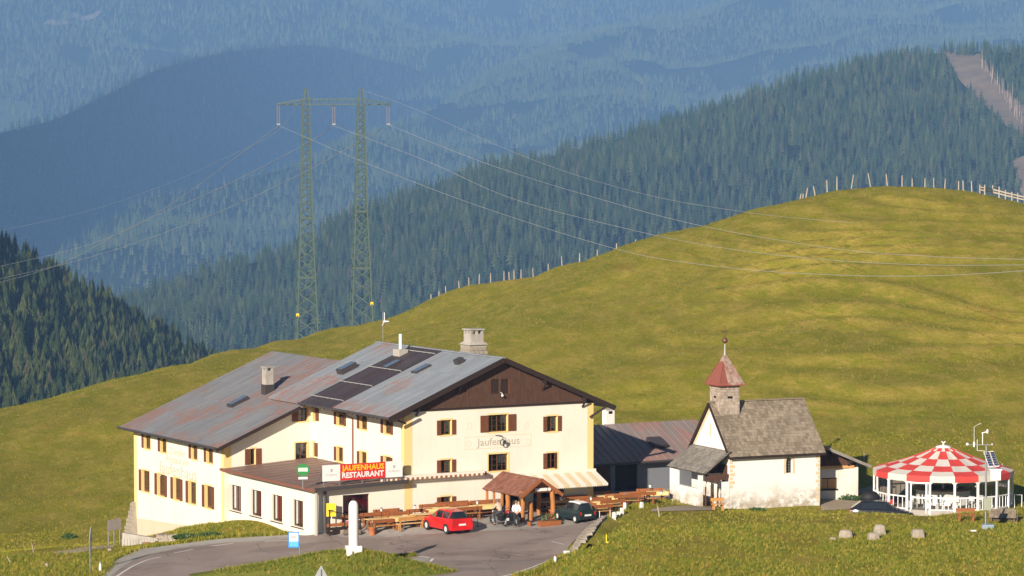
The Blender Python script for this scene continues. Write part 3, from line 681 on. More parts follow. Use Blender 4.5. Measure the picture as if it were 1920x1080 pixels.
# side wall
ss = [W_S.span(631, 645, 771, 799.5), W_S.span(674.5, 688, 778.5, 807.5), W_S.span(719, 733, 784, 814), W_S.span(631, 643, 843, 873), W_S.span(674.5, 687, 851, 880), W_S.span(719, 732, 858, 888), W_S.span(584, 592, 767, 793), W_S.span(584, 590, 832, 862)]
for g, rows in (((0, 1, 2, 6), (5.55, 6.5)), ((3, 4, 5, 7), (3.0, 4.0))):
    for i in g: ss[i] = (max(.12, ss[i][0]), ss[i][1], rows[0], rows[1])
build_wall("side_wall", W_S, 0, 14, -.5, 7.35, ss, M_plaster, INN)
for i, h in enumerate(ss): add_window(W_S, INN, h, 2, 2, fw=.1, shut=([(-1, .34, 0)] if i < 6 else [(1, .5, 0)]) + ([(1, .3, 0)] if i in (0, 2, 5) else []))
# wing wall with the rake
topB = lambda x: roofz(x - 6.87) - .42
sb = [W_B.span(560, 577, 764, 790), W_B.span(554, 577, 830, 862), W_B.span(470, 479, 841, 871)]
build_wall("wing_gable_wall", W_B, 0, 6.87, -2.5, topB, sb, M_plaster, INN)
add_window(W_B, INN, sb[0], 2, 2, shut=[(-1, .5, 0)], curtain=CR); add_window(W_B, INN, sb[1], 2, 2, shut=[], curtain=[(.5, .95, M_curt, .5)]); add_window(W_B, INN, sb[2], 1, 2, shut=[(-1, .42, 0), (1, .42, 0)])
# wing long wall
UP = [(270, 282, 818.5, 847), (300.5, 312, 824, 852), (358.5, 370, 833, 862), (387, 399, 838, 867)]
LO = [(265.5, 280.5, 898, 940), (295, 309, 903, 944), (325, 338, 909, 950), (353.5, 367.5, 913, 956), (384, 397, 918, 960)]
sa = [W_A.span(*q) for q in UP]; sa = [(h[0], h[1], 2.62, 3.68) for h in sa]
sl = [W_A.span(*q) for q in LO]; sl = [(h[0], h[1], -.62, .98) for h in sl]
sc_ = [W_A.span(325, 333, 985, 992)]
build_wall("wing_side_wall", W_A, 0, 16.2, -5.2, 4.35, sa + sl + sc_, M_plaster, INN)
for i, h in enumerate(sa): add_window(W_A, INN, h, 2, 2, dep=.2, fw=.11, shut=[(-1, .36, 0)] + ([(1, .32, R(35))] if i in (2, 3) else []))
for i, h in enumerate(sl): add_window(W_A, INN, h, 2, 4, dep=.22, fw=.13, shut=[(-1, .42, 0)] + ([(1, .42, 0)] if i in (1, 2, 4) else []))
add_window(W_A, INN, sc_[0], 1, 1, surround=None, fmat=M_gutter)
m = mb_on(W_A); m.hexa([(.56, -.012, -5.2), (16.2, -.012, -5.2), (16.2, 0, -5.2), (.56, 0, -5.2), (.56, -.012, -2.75), (16.2, -.012, -1.95), (16.2, 0, -1.95), (.56, 0, -2.75)]); m.build("plinth", M_plinth, INN)
# hidden sides
m = MB(); m.add([(14.92, 0, -.8), (14.92, 17.6, -.8), (14.92, 17.6, 7.3), (14.92, 0, 7.3)], [(0, 1, 2, 3)])
m.add([(14.92, 17.6, -.8), (0, 17.6, -.8), (0, 17.6, 7.3), (7.46, 17.6, 10.4), (14.92, 17.6, 7.3)], [(0, 1, 2, 3, 4)])
m.add([(-6.87, 30.2, -5), (4.5, 30.2, -5), (12, 30.2, -5), (12, 30.2, 5.6), (4.5, 30.2, 8.9), (-6.87, 30.2, 4.3)], [(0, 1, 2, 3, 4, 5)]); m.add([(12, 30.2, -5), (12, 17.6, -2), (12, 17.6, 5.6), (12, 30.2, 5.6)], [(0, 1, 2, 3)])
m.build("rear_wall", M_plaster, INN)
# stone buttress at the far left corner
bt = MB(); bt.hexa([(-7.6, 29.4, -5.2), (-6.872, 29.4, -5.2), (-6.872, 31.2, -5.2), (-7.6, 31.2, -5.2), (-6.95, 29.9, -1.6), (-6.872, 29.9, -1.6), (-6.872, 30.5, -1.6), (-6.95, 30.5, -1.6)])
bo = bt.build("stone_buttress", M_mortar, INN)
sm = MB(); sm.hexa([(-.5, -.5, -.5), (.5, -.5, -.45), (.5, .5, -.5), (-.45, .5, -.5), (-.42, -.46, .5), (.46, -.45, .44), (.42, .45, .5), (-.46, .42, .47)]); sm = sm.mesh("stone", M_stone)
for r_ in range(12):
    z = -5.0 + r_ * .29; f = (z + 5.2) / 3.6; xo = -7.6 + .65 * f; ya = 29.4 + .5 * f; yb = 31.2 - .7 * f
    n = max(2, int((yb - ya) / .4))
    for j in range(n):
        y = ya + (yb - ya) * (j + .5 + (.15 if r_ % 2 else -.1)) / n
        link("stone", sm, bo, (xo - .01, y, z), (random.uniform(-.05, .05),) * 3, (.16, (yb - ya) / n * .86, .23))
# extension
eh = [W_EF.span(643, 693, 927, 974)]; ee = [W_EL.span(*q) for q in [(432, 452, 905, 953), (470, 490, 912, 960), (509, 529, 918, 966), (548, 568, 924.5, 972)]]
ee = [(h[0], h[1], -.45, 1.35) for h in ee]
build_wall("extension_front_wall", W_EF, 0, 6.4, -1.2, 2.42, eh, M_plaster, INN); build_wall("extension_side_wall", W_EL, 0, 14, -2.6, 2.42, ee, M_plaster, INN)
add_window(W_EF, INN, eh[0], 1, 1, dep=.16, surround=None, curtain=[(.08, .27, M_redcurt, .98), (.8, .97, M_redcurt, .98)], sill=M_beam)
for h in ee: add_window(W_EL, INN, h, 2, 1, dep=.16, surround=None, curtain=[(.05, .22, M_curt, .95), (.3, .58, M_redcurt, .95), (.86, .97, M_curt, .5)], sill=M_beam)
m = MB(); q = [(-6.95, -.55, 2.47), (.0, -.55, 2.9), (.0, 14.0, 2.9), (-6.95, 14.4, 2.47)]
m.slab(q, .16); er = m.build("extension_roof", M_ext, INN)
m = MB()
for i in range(13):
    y = -.2 + i * 1.12; m.beam((-6.93, y, 2.49), (-.02, y, 2.915), .05, .03)
m.build("roof_batten", M_ext, er, kind='stuff')
m = MB(); m.beam((-7.0, -.6, 2.38), (-7.0, 14.4, 2.38), .1, .16); m.build("fascia", M_gutter, er)
m = MB(); m.beam((-6.98, -.62, 2.44), (0.0, -.62, 2.62), .1, .24); m.build("front_fascia", M_fascia, er)
# main roof
def roof_part(name, s0, s1, t0, t1, off, mat, th=.16, parent=INN, zf=roofz):
    m = MB(); m.slab([(s0, t0, zf(s0) + off), (s1, t0, zf(s1) + off), (s1, t1, zf(s1) + off), (s0, t1, zf(s0) + off)], th); return m.build(name, mat, parent)
rl = roof_part("roof", -1.35, 7.46, -.55, 18.4, 0, M_roofblue); rr = roof_part("roof", 7.46, 16.3, -.55, 18.4, 0, M_roofblue)
rw = roof_part("wing_roof", -7.75, 4.96, 13.25, 31.0, -.3, M_roofwing)
m = MB(); m.slab([(4.96, 13.25, roofz(4.96) - .302), (14.0, 13.3, 5.6), (14.0, 31, 5.6), (4.96, 31.0, roofz(4.96) - .302)], .16); m.build("wing_roof", M_roofwing, INN)
def ribs(parent, s0, s1, t0, t1, off, step, mat, w=.035, h=.045):
    m = MB(); t_ = t0
    while t_ <= t1 + 1e-6:
        m.beam((s0, t_, roofz(s0) + off), (s1, t_, roofz(s1) + off), w, h); t_ += step
    return m.build("standing_seam_ribs", mat, parent, kind='stuff')
ribs(rl, -1.33, 7.4, -.4, 18.3, .012, .6, M_roofblue); ribs(rw, -7.72, 4.9, 13.5, 30.9, -.288, .6, M_roofwing)
for s_ in (1.6, 4.5):
    m = MB(); m.beam((s_, -.52, roofz(s_) + .012), (s_, 18.3, roofz(s_) + .012), .06, .03); m.build("sheet_joint", M_roofblue, rl)
for i, s_ in enumerate((-5.2, -2.4, .6, 3.2)):
    m = MB(); m.beam((s_, 13.4, roofz(s_) - .29), (s_, 30.9, roofz(s_) - .29), .05, .025); m.build("sheet_joint", M_roofwing, rw)
m = MB(); m.beam((7.46, -.6, 10.64), (7.46, 18.42, 10.64), .24, .07); m.build("ridge_cap", M_roofblue, rl)
# dark strip of newer sheets
def roof_hit(px, py, off=0.0, tri=0):
    r = ray(px, py); o = np.array([0, 0, CAMH]); n = np.cross(Ub + np.array([0, 0, SL]), Vb); p0 = Bw(7.46, 0, 10.6 + off); k = np.dot(n, p0 - o) / np.dot(n, r); p = o + r * k - Cb
    return float(np.dot(p, Ub)), float(np.dot(p, Vb))
te = [roof_hit(574, 753)[1], roof_hit(638, 764)[1]]; tr = [roof_hit(768, 647)[1], roof_hit(826, 655)[1]]
ta = (te[0] + tr[0]) / 2; tb = (te[1] + tr[1]) / 2
strip = roof_part("dark_sheet_strip", -1.37, 7.40, min(ta, tb), max(ta, tb), .055, M_strip, .05, rl)
t_ = min(ta, tb) + .3; m = MB()
while t_ < max(ta, tb): m.beam((-1.35, t_, roofz(-1.35) + .06), (7.38, t_, roofz(7.38) + .06), .04, .05); t_ += .42
m.build("sheet_rib", M_strip, strip, kind='stuff')
M_snow = plain("galvanised_rail", (.5, .49, .47), .4, .1, metal=.4)
for s_ in (-.55, 1.7, 4.0, 6.7):
    m = MB(); z = roofz(s_) + .16; a, b = min(ta, tb) + .05, max(ta, tb) - .05; m.beam((s_, a, z), (s_, b, z), .05)
    for i in range(7): y = a + (b - a) * i / 6; m.beam((s_ - .02, y, z), (s_ + .1, y, roofz(s_) + .06), .05)
    m.build("snow_guard", M_snow, strip)
# verge boards, gutters, soffit
for a, b, nm in (((-1.45, -.58, roofz(-1.45) - .1), (7.46, -.58, 10.5), 'verge_board'), ((16.38, -.58, roofz(16.38) - .1), (7.46, -.58, 10.5), 'verge_board')):
    m = MB(); m.beam(a, b, .07, .34); m.build(nm, M_beam, INN)
m = MB(); m.beam((-7.85, 13.2, roofz(-7.85) - .42), (-1.3, 13.2, roofz(-1.3) - .42), .06, .24); m.build("verge_board", M_beam, INN)
for s_ in (.9, 4.1, 10.8, 14.0):
    m = MB(); m.beam((s_, 0, roofz(s_) - .32), (s_, -.5, roofz(s_) - .32), .16, .2); m.beam((s_, -.04, roofz(s_) - .95), (s_, -.5, roofz(s_) - .42), .1); m.build("roof_bracket", M_beam, INN)
m = MB(); m.beam((0.02, -.04, 6.5), (-1.2, -.5, 6.9), .12); m.beam((14.6, -.04, 6.2), (15.6, -.5, 6.9), .14); m.build("corner_brace", M_beam, INN)
m = MB(); m.tube([(-1.45, -.6, 6.88), (-1.45, 13.2, 6.88)], .09, 8); m.build("gutter", M_fascia, INN)
m = MB(); m.tube([(-7.85, 13.3, 3.98), (-7.85, 31.0, 3.98)], .09, 8); m.build("gutter", M_fascia, INN)
_, z = W_S.hit(655, 780); x_, _ = W_S.hit(663, 830); ty = 14 - x_
m = MB(); m.tube([(-1.4, ty + .6, 6.8), (-.5, ty + .3, 6.45), (-.08, ty, 6.2), (-.08, ty, 2.9)], .055, 8); m.build("downpipe", M_gutter, INN)
m = MB()
for i in range(28):
    y = 13.6 + i * .62; m2 = (y,); 
    m.beam((-7.6, y, roofz(-7.6) - .52), (-6.87, y, roofz(-6.87) - .52), .1, .12)
m.build("rafter_tail", M_beam, INN, kind='stuff')
for i in range(24):
    if i == 0: m = MB()
    y = -.9 + i * .62; m.beam((-1.25, y, roofz(-1.25) - .24), (0, y, roofz(0) - .24), .1, .14)
m.build("rafter_tail", M_beam, INN, kind='stuff')
# roof lights and vents
def roof_box(name, px, py, ls, lt, hh, mat, pmat=None, off=0.0):
    s_, t_ = roof_hit(px, py, off); z = roofz(s_) + off; a = math.atan(SL)
    m = MB(); m.T = Matrix.Translation((s_, t_, z)) @ Matrix.Rotation(-a, 4, 'Y'); m.box(-ls / 2, ls / 2, -lt / 2, lt / 2, 0, hh)
    o = m.build(name, mat, INN)
    if pmat:
        g = MB(); g.T = m.T; g.box(-ls / 2 + .07, ls / 2 - .07, -lt / 2 + .07, lt / 2 - .07, hh, hh + .012); g.build("pane", pmat, o)
    return o
M_skyg = plain("skylight_glass", (.10, .14, .20), .12, .1, bump=0, spec=.8); M_skyf = plain("skylight_frame", (.055, .045, .045), .5, .2)
roof_box("roof_light", 652, 695, 1.35, .85, .4, M_skyf, M_skyg); roof_box("roof_light", 735, 684, 1.3, .75, .12, M_skyf, M_skyg, .055)
roof_box("roof_light", 790, 693, 1.3, .75, .14, M_skyf, M_skyg); roof_box("roof_vent", 862, 681, .55, .6, .35, M_skyf)
roof_box("roof_light", 447, 756, 1.5, .8, .26, M_skyf, M_skyg, -.3)
for px, py, L in ((880, 695, .3), (850, 680, .3)):
    pass
def chimney(px, py, w, z_top, cap=True, off=-.3, mat=M_conc, lab=None):
    s_, t_ = roof_hit(px, py, off); zb = roofz(s_) + off - .3
    m = MB(); m.box(s_ - w / 2, s_ + w / 2, t_ - w / 2, t_ + w / 2, zb + .9, z_top - .3); o = m.build("chimney", mat, INN, label=lab)
    b = MB(); b.box(s_ - w / 2 - .05, s_ + w / 2 + .05, t_ - w / 2 - .05, t_ + w / 2 + .05, zb, zb + .9); b.build("flashing", M_skyf, o)
    if cap:
        c = MB(); c.box(s_ - w / 2 - .08, s_ + w / 2 + .08, t_ - w / 2 - .08, t_ + w / 2 + .08, z_top - .06, z_top); 
        for i in (-1, 1):
            for j in (-1, 1): c.box(s_ + i * (w / 2 - .07) - .06, s_ + i * (w / 2 - .07) + .06, t_ + j * (w / 2 - .07) - .06, t_ + j * (w / 2 - .07) + .06, z_top - .3, z_top - .06)
        c.build("chimney_cap", mat, o)
    return o
chimney(502, 736, .62, at(502, 687, Bw(*roof_hit(502, 736, -.3))[1])[2])
s_, t_ = roof_hit(751, 664, .05); zb = roofz(s_)
m = MB(); m.box(s_ - .35, s_ + .35, t_ - .5, t_ + .5, zb - .15, zb + .42); fl = m.build("flue_base", M_conc, INN)
m = MB(); m.tube([(s_, t_, zb + .4), (s_, t_, zb + 1.5)], .12, 10); m.build("flue_pipe", M_wmetal, fl)
# big stone chimney behind the ridge
cs, ct = 9.0, 7.6
p = at(888, 660, 213); d = p - Cb; cs, ct = float(np.dot(d, Ub)), float(np.dot(d, Vb))
zt = at(888, 616, 213)[2]; zr = zt - 1.75
m = MB(); m.box(cs - .68, cs + .68, ct - .68, ct + .68, roofz(cs) - .4, zr + .62); ch = m.build("large_chimney", M_mortar, INN)
for r_ in range(5):
    for side in range(2):
        for j in range(4):
            o_ = -.5 + j * .34 + (.08 if r_ % 2 else -.05); z = zr - .75 + r_ * .27
            pos = (cs + o_, ct - .68, z) if side == 0 else (cs - .68, ct + o_, z)
            link("stone", sm, ch, pos, (0, 0, random.uniform(-.05, .05)), ((.30, .1, .22) if side == 0 else (.1, .30, .22)))
m = MB(); m.hexa([(cs - .78, ct - .78, zr + .62), (cs + .78, ct - .78, zr + .62), (cs + .78, ct + .78, zr + .62), (cs - .78, ct + .78, zr + .62), (cs - .55, ct - .55, zr + .82), (cs + .55, ct - .55, zr + .82), (cs + .55, ct + .55, zr + .82), (cs - .55, ct + .55, zr + .82)])
m.box(cs - .52, cs + .52, ct - .52, ct + .52, zr + .82, zr + 1.4); m.build("chimney_shoulder", M_conc, ch)
m = MB(); m.box(cs - .6, cs + .6, ct - .6, ct + .6, zt - .09, zt)
for i in (-1, 0, 1):
    for j in (-1, 0, 1):
        if i or j: m.box(cs + i * .44 - .08, cs + i * .44 + .08, ct + j * .44 - .08, ct + j * .44 + .08, zr + 1.4, zt - .09)
m.build("chimney_cap", M_conc, ch)

# lettering
_font_cache = {}
def text_part(name, txt, size, mat, parent, M, extrude=.006, align='CENTER', width=None, shear=0, bold=0):
    c = bpy.data.curves.new(name, 'FONT'); c.body = txt; c.size = size; c.extrude = extrude; c.align_x = align; c.align_y = 'CENTER'; c.offset = bold; c.resolution_u = 2
    ob = bpy.data.objects.new(name, c); COL.objects.link(ob); dg = bpy.context.evaluated_depsgraph_get(); me = bpy.data.meshes.new_from_object(ob.evaluated_get(dg))
    bpy.data.objects.remove(ob); me.name = name; me.materials.clear(); me.materials.append(mat)
    if width:
        xs = [v.co.x for v in me.vertices]; k = width / (max(xs) - min(xs)); x0 = (max(xs) + min(xs)) / 2
        for v in me.vertices: v.co.x = (v.co.x - x0) * k
    o = bpy.data.objects.new(name, me); COL.objects.link(o)
    if parent is not None: o.parent = parent
    o.matrix_local = M; return o
def on_wall(w, x, z, d=-.012): return w.T @ Matrix.Translation((x, d, z)) @ Matrix.Rotation(R(90), 4, 'X')
M_faded = plain("faded_paint", (.44, .40, .33), .9, .15, bump=0); M_faded3 = plain("pale_ochre_ornament_paint", (.66, .59, .44), .9, .1, bump=0); M_faded2 = plain("faded_ochre_paint", (.50, .45, .35), .9, .1, bump=0)
x, z = W_F.hit(934, 828); xa, _ = W_F.hit(894, 828); xb, _ = W_F.hit(974, 828)
text_part("painted_lettering", "Jaufenhaus", .75, M_faded, INN, on_wall(W_F, x, z), .002, width=xb - xa)
fm = mb_on(W_F)
xa, _ = W_F.hit(872, 830); xb, _ = W_F.hit(996, 828)
for za in (z - .42, z + .42): fm.box(xa, xb, -.004, 0, za - .02, za + .02)
for xx in (xa, xb): fm.box(xx - .02, xx + .02, -.004, 0, z - .42, z + .42)
for px, py in ((881, 799), (988, 797), (880, 832), (990, 829)):
    a, b = W_F.hit(px, py)
    for i in range(10):
        q = 2 * math.pi * i / 10; q2 = 2 * math.pi * (i + 1) / 10; fm.beam((a + .16 * math.cos(q), -.003, b + .2 * math.sin(q)), (a + .16 * math.cos(q2), -.003, b + .2 * math.sin(q2)), .035, .006, up=(0, 1, 0))
fm.build("painted_ornament", M_faded3, INN)
for txt, px, py, xl, xr, sz in (("Zimmer", 333, 849, 318, 348, .75), ("Restaurant", 333, 864, 312, 354, .75), ("Jaufenhaus", 333, 884, 299, 369, 1.3)):
    x, z = W_A.hit(px, py); xa, _ = W_A.hit(xl, py); xb, _ = W_A.hit(xr, py); text_part("painted_lettering", txt, sz, M_faded2, INN, on_wall(W_A, x, z), .002, width=xb - xa)
# wrought iron hanging sign on the front
ax_, az_ = W_F.hit(938, 820); m = mb_on(W_F)
m.tube([(ax_ - .4, -.02, az_ + .15), (ax_ - .2, -.2, az_ + .18), (ax_, -.32, az_ + .1)], .025, 6); m.tube([(ax_, -.32, az_ + .1), (ax_, -.32, az_ - .1)], .015, 5)
isg = m.build("iron_sign_bracket", M_black, INN)
m = mb_on(W_F)
for i in range(12):
    q = 2 * math.pi * i / 12; q2 = 2 * math.pi * (i + 1) / 12; m.beam((ax_ + .2 * math.cos(q), -.32, az_ - .32 + .2 * math.sin(q)), (ax_ + .2 * math.cos(q2), -.32, az_ - .32 + .2 * math.sin(q2)), .05)
m.box(ax_ + .05, ax_ + .3, -.34, -.30, az_ - .42, az_ - .22); m.build("iron_wreath", M_skyf, isg)

# roof sign
M_red = plain("sign_red", (.62, .03, .025), .45, .05, bump=0); M_signw = plain("sign_white", (.80, .79, .76), .5, .04, bump=0); M_signy = plain("sign_yellow", (.95, .48, .02), .45, .04, bump=0); M_gtxt = plain("sign_grey_print", (.42, .40, .37), .6, .05, bump=0)
SG = empty("roof_sign", tuple(Bw(0, -.75, 0)), R(30), "long red and white roof sign reading JAUFENHAUS RESTAURANT above the extension", "sign")
W_G = Wall(Bw(0, -.75, 0), R(30), (-8, 0, 0), (1, 0, 0), (0, 1, 0))
xs = [W_G.hit(p, 888)[0] for p in (605.5, 638, 723, 755)]; z0, z1 = 2.98, 4.05
for i, (mt, nm) in enumerate(((M_signw, 'white_panel'), (M_red, 'red_panel'), (M_signw, 'white_panel'))):
    m = mb_on(W_G); m.box(xs[i] + .01, xs[i + 1] - .01, 0, .09, z0, z1); pn = m.build(nm, mt, SG)
    if i != 1:
        c = (xs[i] + xs[i + 1]) / 2; text_part("faint_lettering", "Forstbacher", .2, M_gtxt, pn, on_wall(W_G, c, z0 + .42, -.004), .001, width=(xs[i + 1] - xs[i]) * .68)
        e = mb_on(W_G); e.box(c - .05, c + .05, -.004, 0, z0 + .6, z0 + .78); e.box(c - .11, c + .11, -.004, 0, z0 + .74, z0 + .79); e.box(c - .09, c + .09, -.004, 0, z0 + .655, z0 + .68); e.build("emblem", M_gtxt, pn)
    else:
        c = (xs[1] + xs[2]) / 2; L = (xs[2] - xs[1])
        text_part("yellow_lettering", "JAUFENHAUS", .5, M_signy, pn, on_wall(W_G, c, z0 + .78, -.006), .003, width=L * .94, bold=.016)
        text_part("white_lettering", "RESTAURANT", .5, M_signw, pn, on_wall(W_G, c, z0 + .31, -.006), .003, width=L * .92, bold=.016)
m = mb_on(W_G)
for x in (xs[0] + .1, xs[1], (xs[1] + xs[2]) / 2, xs[2], xs[3] - .1):
    m.beam((x, .12, 2.45), (x, .12, 4.0), .06); m.beam((x, .12, 3.9), (x, .9, 2.95), .04)
m.build("sign_frame", M_steel, SG)
# round green beer sign on a pole at the extension corner
p = at(568, 881, Bw(-6.4, .2)[1] - .4); GS = empty("round_sign", tuple(p), R(10), "small round green and white sign above the corner of the brown extension roof", "sign")
M_green = plain("sign_green", (.03, .22, .05), .5, .08, bump=0)
m = MB(); m.T = Matrix.Rotation(R(90), 4, 'X'); m.lathe([(.0001, -.04), (.42, -.04), (.42, .04), (.0001, .04)], 24, smooth=False); dsc = m.build("green_disc", M_green, GS)
m = MB(); m.box(-.3, .3, -.046, -.04, -.11, .14); m.build("white_band", M_signw, dsc)
text_part("green_lettering", "PUNTO\nBIANCO", .13, M_green, dsc, Matrix.Translation((0, -.05, .0)) @ Matrix.Rotation(R(90), 4, 'X'), .001, width=.46)
m = MB(); m.box(-.3, .3, -.04, .04, -.62, -.47); m.build("white_plate", M_signw, GS)
m = MB(); zz = 2.45 - p[2]; m.tube([(0, .06, .3), (0, .06, zz)], .03, 6); m.build("bracket", M_steel, GS)
# ------------------------------------------------------------------ road, yard, island
def clean_asph():
    t = NT("asphalt"); v = t.map()
    a = t.ramp(t.noise(v, .22, 6, .6, .3), [(.35, 0), (.65, 1)]); c = t.mix(a, (.27, .205, .17), (.34, .27, .23))
    tr_ = t.ramp(t.noise(t.map((.25, .06, 1), (0, 0, .5)), 1.6, 5, .7), [(.5, 0), (.62, 1)]); c = t.mix(t.math('MULTIPLY', tr_, .35), c, (.21, .165, .14))
    g = t.noise(v, 26, 3, .8); c = t.mix(t.math('MULTIPLY', g, .35), c, (.22, .19, .17))
    vo = t.n.new("ShaderNodeTexVoronoi"); vo.feature = 'DISTANCE_TO_EDGE'; vo.inputs['Scale'].default_value = .16
    ds = t.n.new("ShaderNodeVectorMath"); ds.operation = 'ADD'; nz = t.n.new("ShaderNodeTexNoise"); nz.inputs['Scale'].default_value = .8; t.l.new(v, nz.inputs[0]); t.l.new(v, ds.inputs[0]); t.l.new(nz.outputs['Color'], ds.inputs[1]); t.l.new(ds.outputs[0], vo.inputs[0])
    cr = t.ramp(vo.outputs[0], [(0.0025, 1), (.006, 0)]); c = t.mix(t.math('MULTIPLY', cr, .55), c, (.05, .04, .038))
    pt = t.ramp(t.noise(t.map((.35, .9, 1), (0, 0, .4)), .5, 2, .4), [(.60, 0), (.615, 1)]); c = t.mix(t.math('MULTIPLY', pt, .28), c, (.11, .085, .075))
    t.col(c); t.rough(.85); t.b.inputs['Specular IOR Level'].default_value = .25; t.bump(g, .25, .01); return t.m
M_asph = clean_asph()
M_gravel = stained("light_gravel", (.38, .35, .31), (.19, .165, .14), .6, .9, .95, (1, 1, 1), 20)
M_dirt = stained("bare_dirt", (.36, .29, .21), (.24, .2, .12), .6, .6, .95, (1, 1, 1), 9)
M_paint = plain("road_paint", (.68, .66, .62), .7, .2, 9)
M_grassdark = meadow_mat("verge_grass", (.105, .155, .020), (.20, .21, .028), (.30, .25, .06), (.2, .14, .05))
def dense(pts, step=1.0):
    P = [np.array(p[:2], float) for p in pts]; out = [P[0]]
    for a, b in zip(P[:-1], P[1:]):
        n = max(1, int(np.linalg.norm(b - a) / step))
        out += [a + (b - a) * i / n for i in range(1, n + 1)]
    return np.array(out)
def resample(pts, n):
    P = np.array([p[:2] for p in pts], float); d = np.r_[0, np.cumsum(np.linalg.norm(np.diff(P, axis=0), axis=1))]; u = np.linspace(0, d[-1], n)
    return np.stack([np.interp(u, d, P[:, i]) for i in range(2)], 1)
def smooth2(P, k=3):
    w = np.hanning(2 * k + 1); w /= w.sum(); Q = np.pad(P, ((k, k), (0, 0)), mode='edge'); Q = np.stack([np.convolve(Q[:, i], w, 'valid') for i in range(2)], 1); Q[0] = P[0]; Q[-1] = P[-1]; return Q
def sheet(name, A, B, mat, lift=.03, n=160, m=24, kind='structure', sm=3, **kw):
    """a sheet laid on the terrain between two edges given as picture points"""
    A = smooth2(resample([ground(*p) for p in A], n), sm); B = smooth2(resample([ground(*p) for p in B], n), sm)
    u = np.linspace(0, 1, m)[:, None, None]; S = A[None] * (1 - u) + B[None] * u; Z = G(S[..., 0], S[..., 1]) + lift
    return grid_mesh(name, S[..., 0], S[..., 1], Z, mat, kind=kind)
ROAD_UP = [(150, 1110), (196, 1083), (222, 1060), (262, 1040), (330, 1026), (420, 1015), (520, 1009), (640, 1008), (760, 1005), (860, 1000), (960, 994), (1060, 986), (1112, 978)]
ROAD_LO = [(160, 1150), (300, 1150), (400, 1150), (500, 1150), (600, 1150), (700, 1150), (800, 1150), (860, 1140), (940, 1096), (1000, 1072), (1040, 1050), (1070, 1022), (1105, 992)]
# the road sheet reaches under the frame; its lower edge is found on the terrain below the picture
road = sheet("road", ROAD_UP, ROAD_LO, M_asph, .035, 240, 60)
yard = sheet("gravel_yard", [(560, 1000), (600, 996), (700, 975), (800, 968), (900, 962), (1000, 955), (1112, 948), (1200, 925), (1275, 915)],
             [(560, 1012), (640, 1010), (760, 1007), (860, 1002), (960, 996), (1060, 988), (1112, 982), (1190, 948), (1300, 945)], M_gravel, .02, 160, 24)
sheet("gravel_yard", [(1095, 945), (1130, 925), (1200, 915), (1260, 908), (1300, 903), (1345, 905)], [(1100, 972), (1150, 955), (1200, 942), (1260, 938), (1310, 942), (1345, 948)], M_gravel, .05, 80, 30)
sheet("gravel_verge", [(186, 1084), (215, 1052), (262, 1030), (330, 1022), (420, 1011), (540, 1004)], [(206, 1084), (236, 1060), (268, 1043), (336, 1029), (424, 1018), (544, 1011)], M_gravel, .045, 80, 8)
sheet("dirt_path", [(100, 1036), (140, 1030), (170, 1024), (215, 1022)], [(110, 1041), (150, 1037), (180, 1030), (215, 1027)], M_dirt, .03, 30, 5)
sheet("dirt_patch", [(1220, 956), (1260, 950), (1300, 949), (1345, 950)], [(1220, 960), (1260, 959), (1300, 958), (1340, 957)], M_dirt, .03, 30, 5)
sheet("gravel_lane", [(1540, 930), (1580, 928), (1612, 918), (1650, 905), (1700, 890)], [(1540, 958), (1590, 955), (1640, 950), (1690, 925), (1740, 905)], M_dirt, .03, 60, 16)
# island with the stone pillar: a raised mound
def mound(name, up, lo, mat, hgt, lift=.05, n=120, m=24, px_peak=None, fp=1.0):
    A = smooth2(resample([onz(*p, z=-.9) for p in up], n), 2); B = smooth2(resample([onz(*p, z=-.9) for p in lo], n), 2)
    u = np.linspace(0, 1, m)[:, None, None]; S = A[None] * (1 - u) + B[None] * u; u2 = u[..., 0]; w = np.linspace(0, 1, n)[None]
    prof = np.sin(np.clip(u2 * 1.0, 0, 1) * math.pi) ** .7 * np.sin(np.clip(w, 0, 1) * math.pi) ** .5
    Z = G(S[..., 0], S[..., 1]) + lift + hgt * prof * (1 + .25 * vnoise(S[..., 0] / 1.2, S[..., 1] / 1.2, 61))
    Z[0] -= .1; Z[-1] -= .02
    return grid_mesh(name, S[..., 0], S[..., 1], Z, mat), S, Z
ground_pad = sheet("gravel_pad", [(500, 1100), (550, 1076), (600, 1068), (700, 1057), (790, 1047), (806, 1049)], [(560, 1150), (640, 1150), (700, 1110), (760, 1078), (790, 1064), (802, 1053)], M_gravel, .05, 60, 20)
island, IS, IZ = mound("grass_island", [(405, 1097), (440, 1077), (540, 1060), (640, 1052), (700, 1050), (760, 1051), (782, 1050)], [(470, 1130), (520, 1098), (600, 1070), (680, 1061), (730, 1056), (765, 1052), (785, 1050.6)], M_grassdark, .3)
